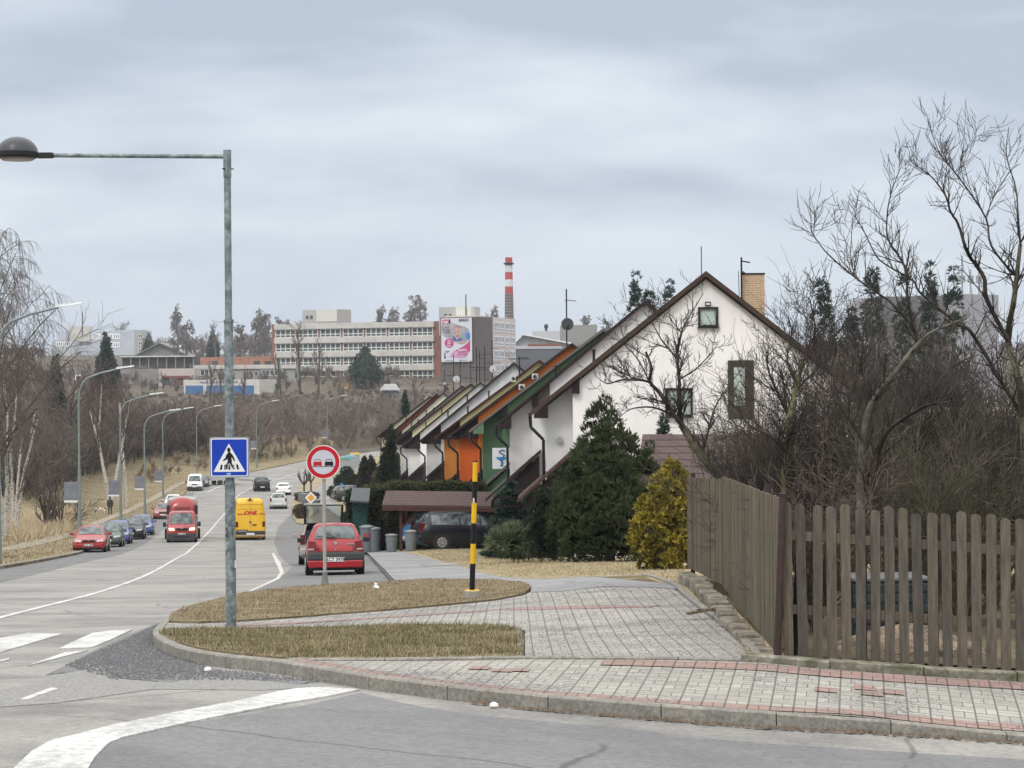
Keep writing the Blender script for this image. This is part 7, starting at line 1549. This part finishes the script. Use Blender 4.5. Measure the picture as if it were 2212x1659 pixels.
for x, y, yt, lb, sd in ((657,1070,1018,'left pollarded young tree on the planted strip',1),(672,1063,1014,'right pollarded young tree on the planted strip',2)):
    p = G(x, y, 0); h = PX(x, yt, p.y).z-p.z; out = []; rs2 = np.random.RandomState(sd+90)
    out.append((0, 0,0,-.1, 0,0,h*.45, .13, .10))
    for k in range(6):
        a = 2*PI*k/6+rs2.rand(); q = np.array([math.cos(a)*h*.16, math.sin(a)*h*.16, h*.62]); out.append((0, 0,0,h*.42, *q, .09, .08)); e = q+np.array([math.cos(a)*h*.10, 0, h*.22]); out.append((0, *q, *e, .07, .10))
        for j in range(5): f_ = e+rs2.normal(0, h*.06, 3)+np.array([0,0,h*.14]); out.append((1, *e, *f_, .03, .015))
    tree_thing('pollard_tree', lb, 'tree', p, out, M_['bark'], M_['twig'])
# hedges as boxes of leaves
def hedge(name, label, x0, x1, y0, y1, z0f, z1, n, mat, core, seed, blade=(.13,.03)):
    t = thing(name, label, 'hedge', ((x0+x1)/2, (y0+y1)/2, z0f)); rs = np.random.RandomState(seed); W, D, H = x1-x0, y1-y0, z1-z0f
    fa = np.array([W*H, D*H, D*H, W*D]); k = rs.choice(4, n, p=fa/fa.sum()); u, v = rs.rand(n), rs.rand(n); P_ = np.zeros((n, 3)); N_ = np.zeros((n, 3))
    for q, (fx, nv) in enumerate(((lambda u, v: (W*(u-.5), -D/2+0*u, H*v), (0,-1,.3)), (lambda u, v: (-W/2+0*u, D*(u-.5), H*v), (-1,0,.3)), (lambda u, v: (W/2+0*u, D*(u-.5), H*v), (1,0,.3)), (lambda u, v: (W*(u-.5), D*(v-.5), H+0*u), (0,0,1)))):
        s = k == q; a = fx(u[s], v[s]); P_[s] = np.stack([np.broadcast_to(c, u[s].shape) for c in a], 1); N_[s] = nv
    P_ += rs.normal(0, .05, P_.shape); P_[:, 2] += .05*np.sin(P_[:, 0]*3); P_[:, 1] += .08*np.sin(P_[:, 0]*4+P_[:, 2]*3)
    V, Fc = tufts(P_, N_, 5, blade[0], blade[1], .7, rs); np_mesh('foliage', V, Fc, mat, t); m = MB(); m.box((0,0,H/2-.04), (W-.12, D-.12, H-.1)); m.build('shade_core', core, t); return t  # dark box core paints the shade behind the hedge leaves
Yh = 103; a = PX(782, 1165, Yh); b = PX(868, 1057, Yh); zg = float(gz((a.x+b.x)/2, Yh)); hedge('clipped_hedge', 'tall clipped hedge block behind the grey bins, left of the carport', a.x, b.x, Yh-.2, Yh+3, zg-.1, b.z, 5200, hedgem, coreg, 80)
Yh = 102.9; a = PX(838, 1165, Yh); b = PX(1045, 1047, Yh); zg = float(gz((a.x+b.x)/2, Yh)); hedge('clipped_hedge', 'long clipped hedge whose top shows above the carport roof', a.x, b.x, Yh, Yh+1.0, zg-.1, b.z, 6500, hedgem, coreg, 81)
Yh = 101.5; a = PX(760, 1120, Yh); hedge('narrow_hedge', 'narrow dark evergreen column left of the green kiosk', PX(751,1100,108).x, PX(761,1100,108).x, 108, 109, float(gz(-7.5,108)), PX(755,1062,108).z, 700, darkg, coreg, 82)
p = G(751, 1132, 0); lobes_plant('clipped_bush', 'small dark clipped globe bush left of the kiosk', 'shrub', p, [lob(745,1108,1126,18,.1,0,p),lob(757,1098,1120,20,.1,0,p)], 500, (.12,.03), darkg, coreg, 83, up=.2)
p = Vector((8.9, 44, float(gz(8.9,44)))); hedge('beech_hedge', 'rust brown leafless hedge behind the right half of the picket fence', PX(2010,1200,40).x, PX(2130,1200,40).x, 40, 41, float(gz(8,40)), PX(2070,1130,40).z, 2600, leafmat('beech_rust', (.13,.055,.035), (.21,.10,.06), 1.5), P('core_shade_rust', (.05,.025,.02)), 84)
# ---------------- garden fruit trees with traced main limbs
def limb_pts(pts, Y, dy=0.0, wob=.15, rs=None):
    out = []
    for i, (x, y) in enumerate(pts):
        t = i/(len(pts)-1); out.append(np.array(PX(x, y, Y+dy*t+(rs.normal(0, wob) if rs is not None and i else 0))))
    return out
M_['twigd'] = two('twig_dark', (.030,.024,.022), (.065,.055,.048), 4)
def thin(L, k): return [(p_, a*k, max(.004, b*k), d) for p_, a, b, d in L]
def garden_tree(name, label, limbs, Y, seed, cfgk, tmat, bmat, tw=10, twl=.9, r_tw=.010, lev=2, ground=True):
    rs = np.random.RandomState(seed); segs = []; foot = limb_pts(limbs[0][0], Y)[0]; o = np.array([foot[0], Y, float(gz(foot[0], Y))-.05])
    cfg = dict(CF['fruit']); cfg['rmin'] = .0045
    for li, (pts, r0, r1, dy) in enumerate(limbs):
        w = smoothline([tuple(v) for v in limb_pts(pts, Y, dy, .12, rs)], 4); n = len(w)
        for i in range(n-1):
            a, b = np.array(w[i]), np.array(w[i+1]); ra = r0+(r1-r0)*i/(n-1); rb = r0+(r1-r0)*(i+1)/(n-1)
            segs.append((0 if li == 0 else 1, *(a-o), *(b-o), ra, rb))
            L = np.linalg.norm(b-a); dd = nrm(b-a); k = rs.poisson(L*tw)
            for _ in range(k):
                q = a+(b-a)*rs.rand(); ax = nrm(np.cross(dd, rs.normal(0,1,3))); nd = rot_about(dd, ax, rs.uniform(.5, 1.3)); nd[2] += .35; nd = nrm(nd)
                grow(segs, rs, q-o, nd, twl*rs.uniform(.35, 1.1), min(rb*.5, r_tw*1.3), 1, 1+lev, cfg)
    a = np.array(segs); t = thing(name, label, 'tree', tuple(o)); tr = a[a[:, 0] < 1][:, 1:]; br = a[a[:, 0] >= 1][:, 1:]
    segs_mesh('trunk', tr, tmat, t, 8); segs_mesh('branches', br, bmat, t, 3); return t
tA = [([(1648,1190),(1646,1100),(1620,1060),(1559,1030),(1515,985),(1472,918)], .11, .085, 0), ([(1472,918),(1457,899),(1425,850),(1404,826),(1407,794),(1395,760)], .075, .03, -.5), ([(1404,826),(1382,821),(1342,821),(1312,829),(1290,815)], .04, .008, -1),([(1472,918),(1467,870),(1467,831),(1463,769),(1472,719),(1484,694),(1519,634)], .07, .010, .5),([(1463,775),(1430,735),(1410,700),(1385,668)], .03, .006, .3),([(1457,899),(1410,880),(1362,884),(1335,905)], .035, .006, -.6),([(1467,820),(1500,800),(1530,770),(1556,735)], .03, .006, .8),([(1472,719),(1450,690),(1440,665)], .02, .005, .2),([(1515,985),(1530,930),(1545,880),(1570,840),(1600,800)], .04, .008, .6),([(1404,826),(1380,780),(1350,745),(1330,720)], .025, .005, -.2)]
garden_tree('fruit_tree', 'bare spreading fruit tree in front of the white end house wall', thin(tA, .66), 36, 1, 'fruit', M_['bark_moss'], M_['twigd'], tw=12, twl=.5, lev=2)
tB = [([(2225,1180),(2215,1000),(2210,900),(2201,816),(2177,736),(2190,650),(2197,591),(2204,528)], .13, .05, 0), ([(2177,736),(2132,650),(2125,598),(2100,563),(2084,531),(2069,481),(2054,459),(2044,426),(2014,384),(1971,351),(1964,325)], .075, .007, -.8), ([(2210,900),(2165,830),(2114,743),(2090,710),(2066,698),(2019,660),(1984,629),(1971,606),(1909,569),(1889,546),(1859,486),(1834,454)], .07, .006, -1.2),([(2197,591),(2191,594),(2141,531),(2129,469),(2084,401),(2044,349),(2024,319),(2006,262)], .045, .006, -.4),([(2204,528),(2199,469),(2194,406),(2174,336),(2179,274)], .035, .006, .4),([(2204,528),(2230,470),(2250,420)], .03, .008, .2),([(2044,349),(2030,300),(2046,270)], .012, .005, 0),([(2084,401),(2075,340),(2100,310),(2110,280)], .012, .005, 0),([(2129,469),(2150,420),(2180,370)], .016, .005, .3)]
garden_tree('fruit_tree', 'tallest bare tree at the right edge rising high into the sky', thin(tB, .50), 30, 2, 'fruit', M_['bark_moss'], M_['twigd'], tw=10, twl=.50, lev=1)
tC = [([(1858,1180),(1860,1060),(1864,949),(1884,869),(1934,804),(1981,744),(2019,714),(2084,689)], .075, .012, 0), ([(1880,1100),(1890,1010),(1904,954),(1929,919),(1981,886),(2009,874),(2064,866)], .065, .010, -.5), ([(1934,804),(1955,790),(1985,815)], .035, .012, 0),([(1981,744),(1974,711),(1950,680),(1921,649),(1896,634),(1849,601),(1794,554),(1765,520),(1749,489)], .035, .005, -.4),([(1974,711),(1960,640),(1954,576),(1919,519),(1916,469),(1926,414),(1948,356)], .03, .005, .3),([(1884,869),(1860,800),(1835,740),(1830,700)], .03, .008, .3),([(2009,874),(2030,820),(2060,790),(2100,770)], .03, .01, .2),([(1849,601),(1838,560),(1840,500),(1842,470)], .010, .005, 0),([(1864,949),(1830,900),(1800,860),(1770,830)], .03, .008, -.3)]
garden_tree('fruit_tree', 'bare tree with thick curved mossy limbs behind the picket fence', thin(tC, .8), 28.5, 3, 'fruit', two('bark_pale_moss', (.08,.075,.055), (.15,.14,.11), 6), M_['twigd'], tw=13, twl=.50, lev=1)
tD = [([(1690,1180),(1692,1060),(1700,980),(1705,900),(1722,830),(1735,780)], .06, .025, 0), ([(1705,900),(1680,850),(1660,800),(1655,760)], .03, .008, -.3),([(1735,780),(1760,720),(1752,660),(1745,640)], .02, .005, .2),([(1722,830),(1700,780),(1710,720),(1700,680)], .02, .005, .2),([(1700,980),(1660,940),(1620,920),(1590,880)], .03, .006, -.3),([(1735,780),(1790,740),(1830,700)], .02, .005, .2)]
garden_tree('fruit_tree', 'mossy green trunked bare tree just behind the corner post', tD, 33, 4, 'fruit', two('bark_green', (.10,.11,.05), (.16,.16,.08), 6), M_['twigd'], tw=12, twl=.7)
# tangled shrubs
CF['bush'] = dict(n=[7,6,5], ang=[.55,.6,.6], rat=[.55,.6,.6], up=[.0,.15,.1], wob=.16, steps=[5,4,3], start=[.08,.1,.15], rmin=.0045)
def bush(label, x, Y, ytop, seed, mat, multi=9, spread=.20, r=.028):
    a, b = ray(x, 1000); X = a*Y; z0 = float(gz(X, Y)); h = (PX(x, ytop, Y).z-z0)*(.60 if x < 1700 else .68 if x < 1800 else .80)
    tree_thing('bare_shrub', label, 'shrub', (X, Y, z0), bare(seed, 'bush', h, r, 3, multi=multi, spread=spread), M_['bark_moss'], mat, group='tangled bare shrubs in the fruit garden', cut=1, sides=(5,4,3))
bs = [(1600,38,790,'twiggy shrub between the golden thuja and the mossy green trunk','twig'),(1665,36,760,'twiggy shrub behind the top of the board fence','bark_moss'),(1725,37,700,'tall reddish twigged shrub beside the mossy green trunk','twig_red'),(1780,40,660,'reddish shrub left of the curved limbs','twigd'),(1840,42,690,'dense shrub behind the curved limbs','twigd'),(1905,33,800,'dense mossy shrub below the curved limbs','twigd'),(1965,40,720,'twiggy shrub below the dark apartment block','twig'),(2020,31,830,'dense grey green shrub right of the curved limbs','bark_moss'),(2085,38,760,'tall twiggy shrub left of the tallest tree','twig'),(2150,32,850,'shrub at the foot of the tallest tree','twigd'),(2205,38,800,'twiggy shrub at the right edge','twig'),(1760,27,950,'low shrub close behind the left pickets','twig'),(1950,29,930,'low shrub close behind the middle pickets','twig'),(2080,28,960,'low mossy shrub close behind the right pickets','bark_moss')]
bs += [(1640,34,850,'dark dense shrub right behind the middle of the board fence','twigd'),(1810,35,760,'dark dense shrub between the mossy trunk and curved limbs','twigd'),(1940,36,770,'dark dense shrub right of the curved limbs','twigd'),(2060,35,790,'dark dense shrub left of the tallest tree','twigd'),(2180,36,830,'dark dense shrub behind the tallest trunk','twigd')]
for i, (x, Y, yt, lb, mt) in enumerate(bs): bush(lb, x, Y, yt, 500+i, M_[mt])
# ================================================================== sky, light, haze
W = bpy.data.worlds.new('World'); bpy.context.scene.world = W; W.use_nodes = True; nt = W.node_tree; N = nt.nodes; K = nt.links
for q in list(N): N.remove(q)
def nd(t): return N.new(t)
out = nd('ShaderNodeOutputWorld'); sky = nd('ShaderNodeTexSky'); sky.sky_type = 'NISHITA'; sky.sun_disc = False
EL, RO = math.radians(48), math.radians(205)
sky.sun_elevation = EL; sky.sun_rotation = RO; sky.air_density = 1.5; sky.dust_density = 3
b1 = nd('ShaderNodeBackground'); b1.inputs[1].default_value = .08; K.new(sky.outputs[0], b1.inputs[0])
tc = nd('ShaderNodeTexCoord'); mp = nd('ShaderNodeMapping'); mp.inputs['Scale'].default_value = (1, 1, 4.2); mp.inputs['Location'].default_value = (.35, 0, .12); K.new(tc.outputs['Generated'], mp.inputs[0])
n1 = nd('ShaderNodeTexNoise'); n1.inputs['Scale'].default_value = 3.6; n1.inputs['Detail'].default_value = 4; n1.inputs['Roughness'].default_value = .45; n1.inputs['Distortion'].default_value = .25; K.new(mp.outputs[0], n1.inputs['Vector'])
n2 = nd('ShaderNodeTexNoise'); n2.inputs['Scale'].default_value = 9; n2.inputs['Detail'].default_value = 5; n2.inputs['Roughness'].default_value = .5; K.new(mp.outputs[0], n2.inputs['Vector'])
ad = nd('ShaderNodeMath'); ad.operation = 'MULTIPLY_ADD'; K.new(n2.outputs['Fac'], ad.inputs[0]); ad.inputs[1].default_value = .35; K.new(n1.outputs['Fac'], ad.inputs[2])
cr = nd('ShaderNodeValToRGB'); e = cr.color_ramp.elements; e[0].position = .55; e[0].color = (.42,.48,.585,1); e[1].position = .77; e[1].color = (.66,.725,.78,1)
x_ = e.new(.64); x_.color = (.53,.59,.685,1); K.new(ad.outputs[0], cr.inputs[0])
sp_ = nd('ShaderNodeSeparateXYZ'); K.new(tc.outputs['Generated'], sp_.inputs[0])
hz = nd('ShaderNodeMapRange'); hz.inputs[1].default_value = .0; hz.inputs[2].default_value = .075; hz.inputs[3].default_value = 1; hz.inputs[4].default_value = 0; K.new(sp_.outputs[2], hz.inputs[0])
mx = nd('ShaderNodeMix'); mx.data_type = 'RGBA'; K.new(hz.outputs[0], mx.inputs[0]); K.new(cr.outputs[0], mx.inputs[6]); mx.inputs[7].default_value = (.52,.58,.67,1)
zg = nd('ShaderNodeMapRange'); zg.inputs[1].default_value = .17; zg.inputs[2].default_value = .8; zg.inputs[3].default_value = 1.0; zg.inputs[4].default_value = 2.3; K.new(sp_.outputs[2], zg.inputs[0])
b2 = nd('ShaderNodeBackground'); K.new(mx.outputs[2], b2.inputs[0]); K.new(zg.outputs[0], b2.inputs[1])
wt_ = nd('ShaderNodeMapRange'); wt_.inputs[1].default_value = .17; wt_.inputs[2].default_value = .5; K.new(sp_.outputs[2], wt_.inputs[0]); mw = nd('ShaderNodeMix'); mw.data_type = 'RGBA'; K.new(wt_.outputs[0], mw.inputs[0]); K.new(mx.outputs[2], mw.inputs[6]); mw.inputs[7].default_value = (.80,.79,.77,1); K.new(mw.outputs[2], b2.inputs[0])
ms = nd('ShaderNodeMixShader'); ms.inputs[0].default_value = .93; K.new(b1.outputs[0], ms.inputs[1]); K.new(b2.outputs[0], ms.inputs[2]); K.new(ms.outputs[0], out.inputs[0])
sl = bpy.data.lights.new('sun', 'SUN'); sl.energy = 1.0; sl.angle = math.radians(14); sl.color = (1, .96, .9); so = bpy.data.objects.new('sun', sl); C.objects.link(so)
dirv = Vector((math.sin(RO)*math.cos(EL), math.cos(RO)*math.cos(EL), math.sin(EL)))
so.rotation_euler = dirv.to_track_quat('Z', 'Y').to_euler()
if HAZE:
    m = MB(); m.box((0, 600, 30), (1500, 1400, 110)); n = bpy.data.materials.new('haze_air'); n.use_nodes = True; t = n.node_tree; t.nodes.remove(t.nodes['Principled BSDF'])
    pv_ = t.nodes.new('ShaderNodeVolumePrincipled'); pv_.inputs['Density'].default_value = HAZE; pv_.inputs['Color'].default_value = (.85,.9,.96,1); t.links.new(pv_.outputs[0], t.nodes['Material Output'].inputs['Volume'])
    h = m.build('haze', n, None); h['kind'] = 'stuff'; h['label'] = 'faint winter haze'
sc = bpy.context.scene; sc.view_settings.view_transform = 'Standard'; sc.view_settings.look = 'None'; sc.view_settings.gamma = 1; sc.view_settings.exposure = 0.28
sc.render.engine = 'CYCLES'; sc.cycles.max_bounces = 6; sc.cycles.transparent_max_bounces = 6; sc.cycles.volume_bounces = 0
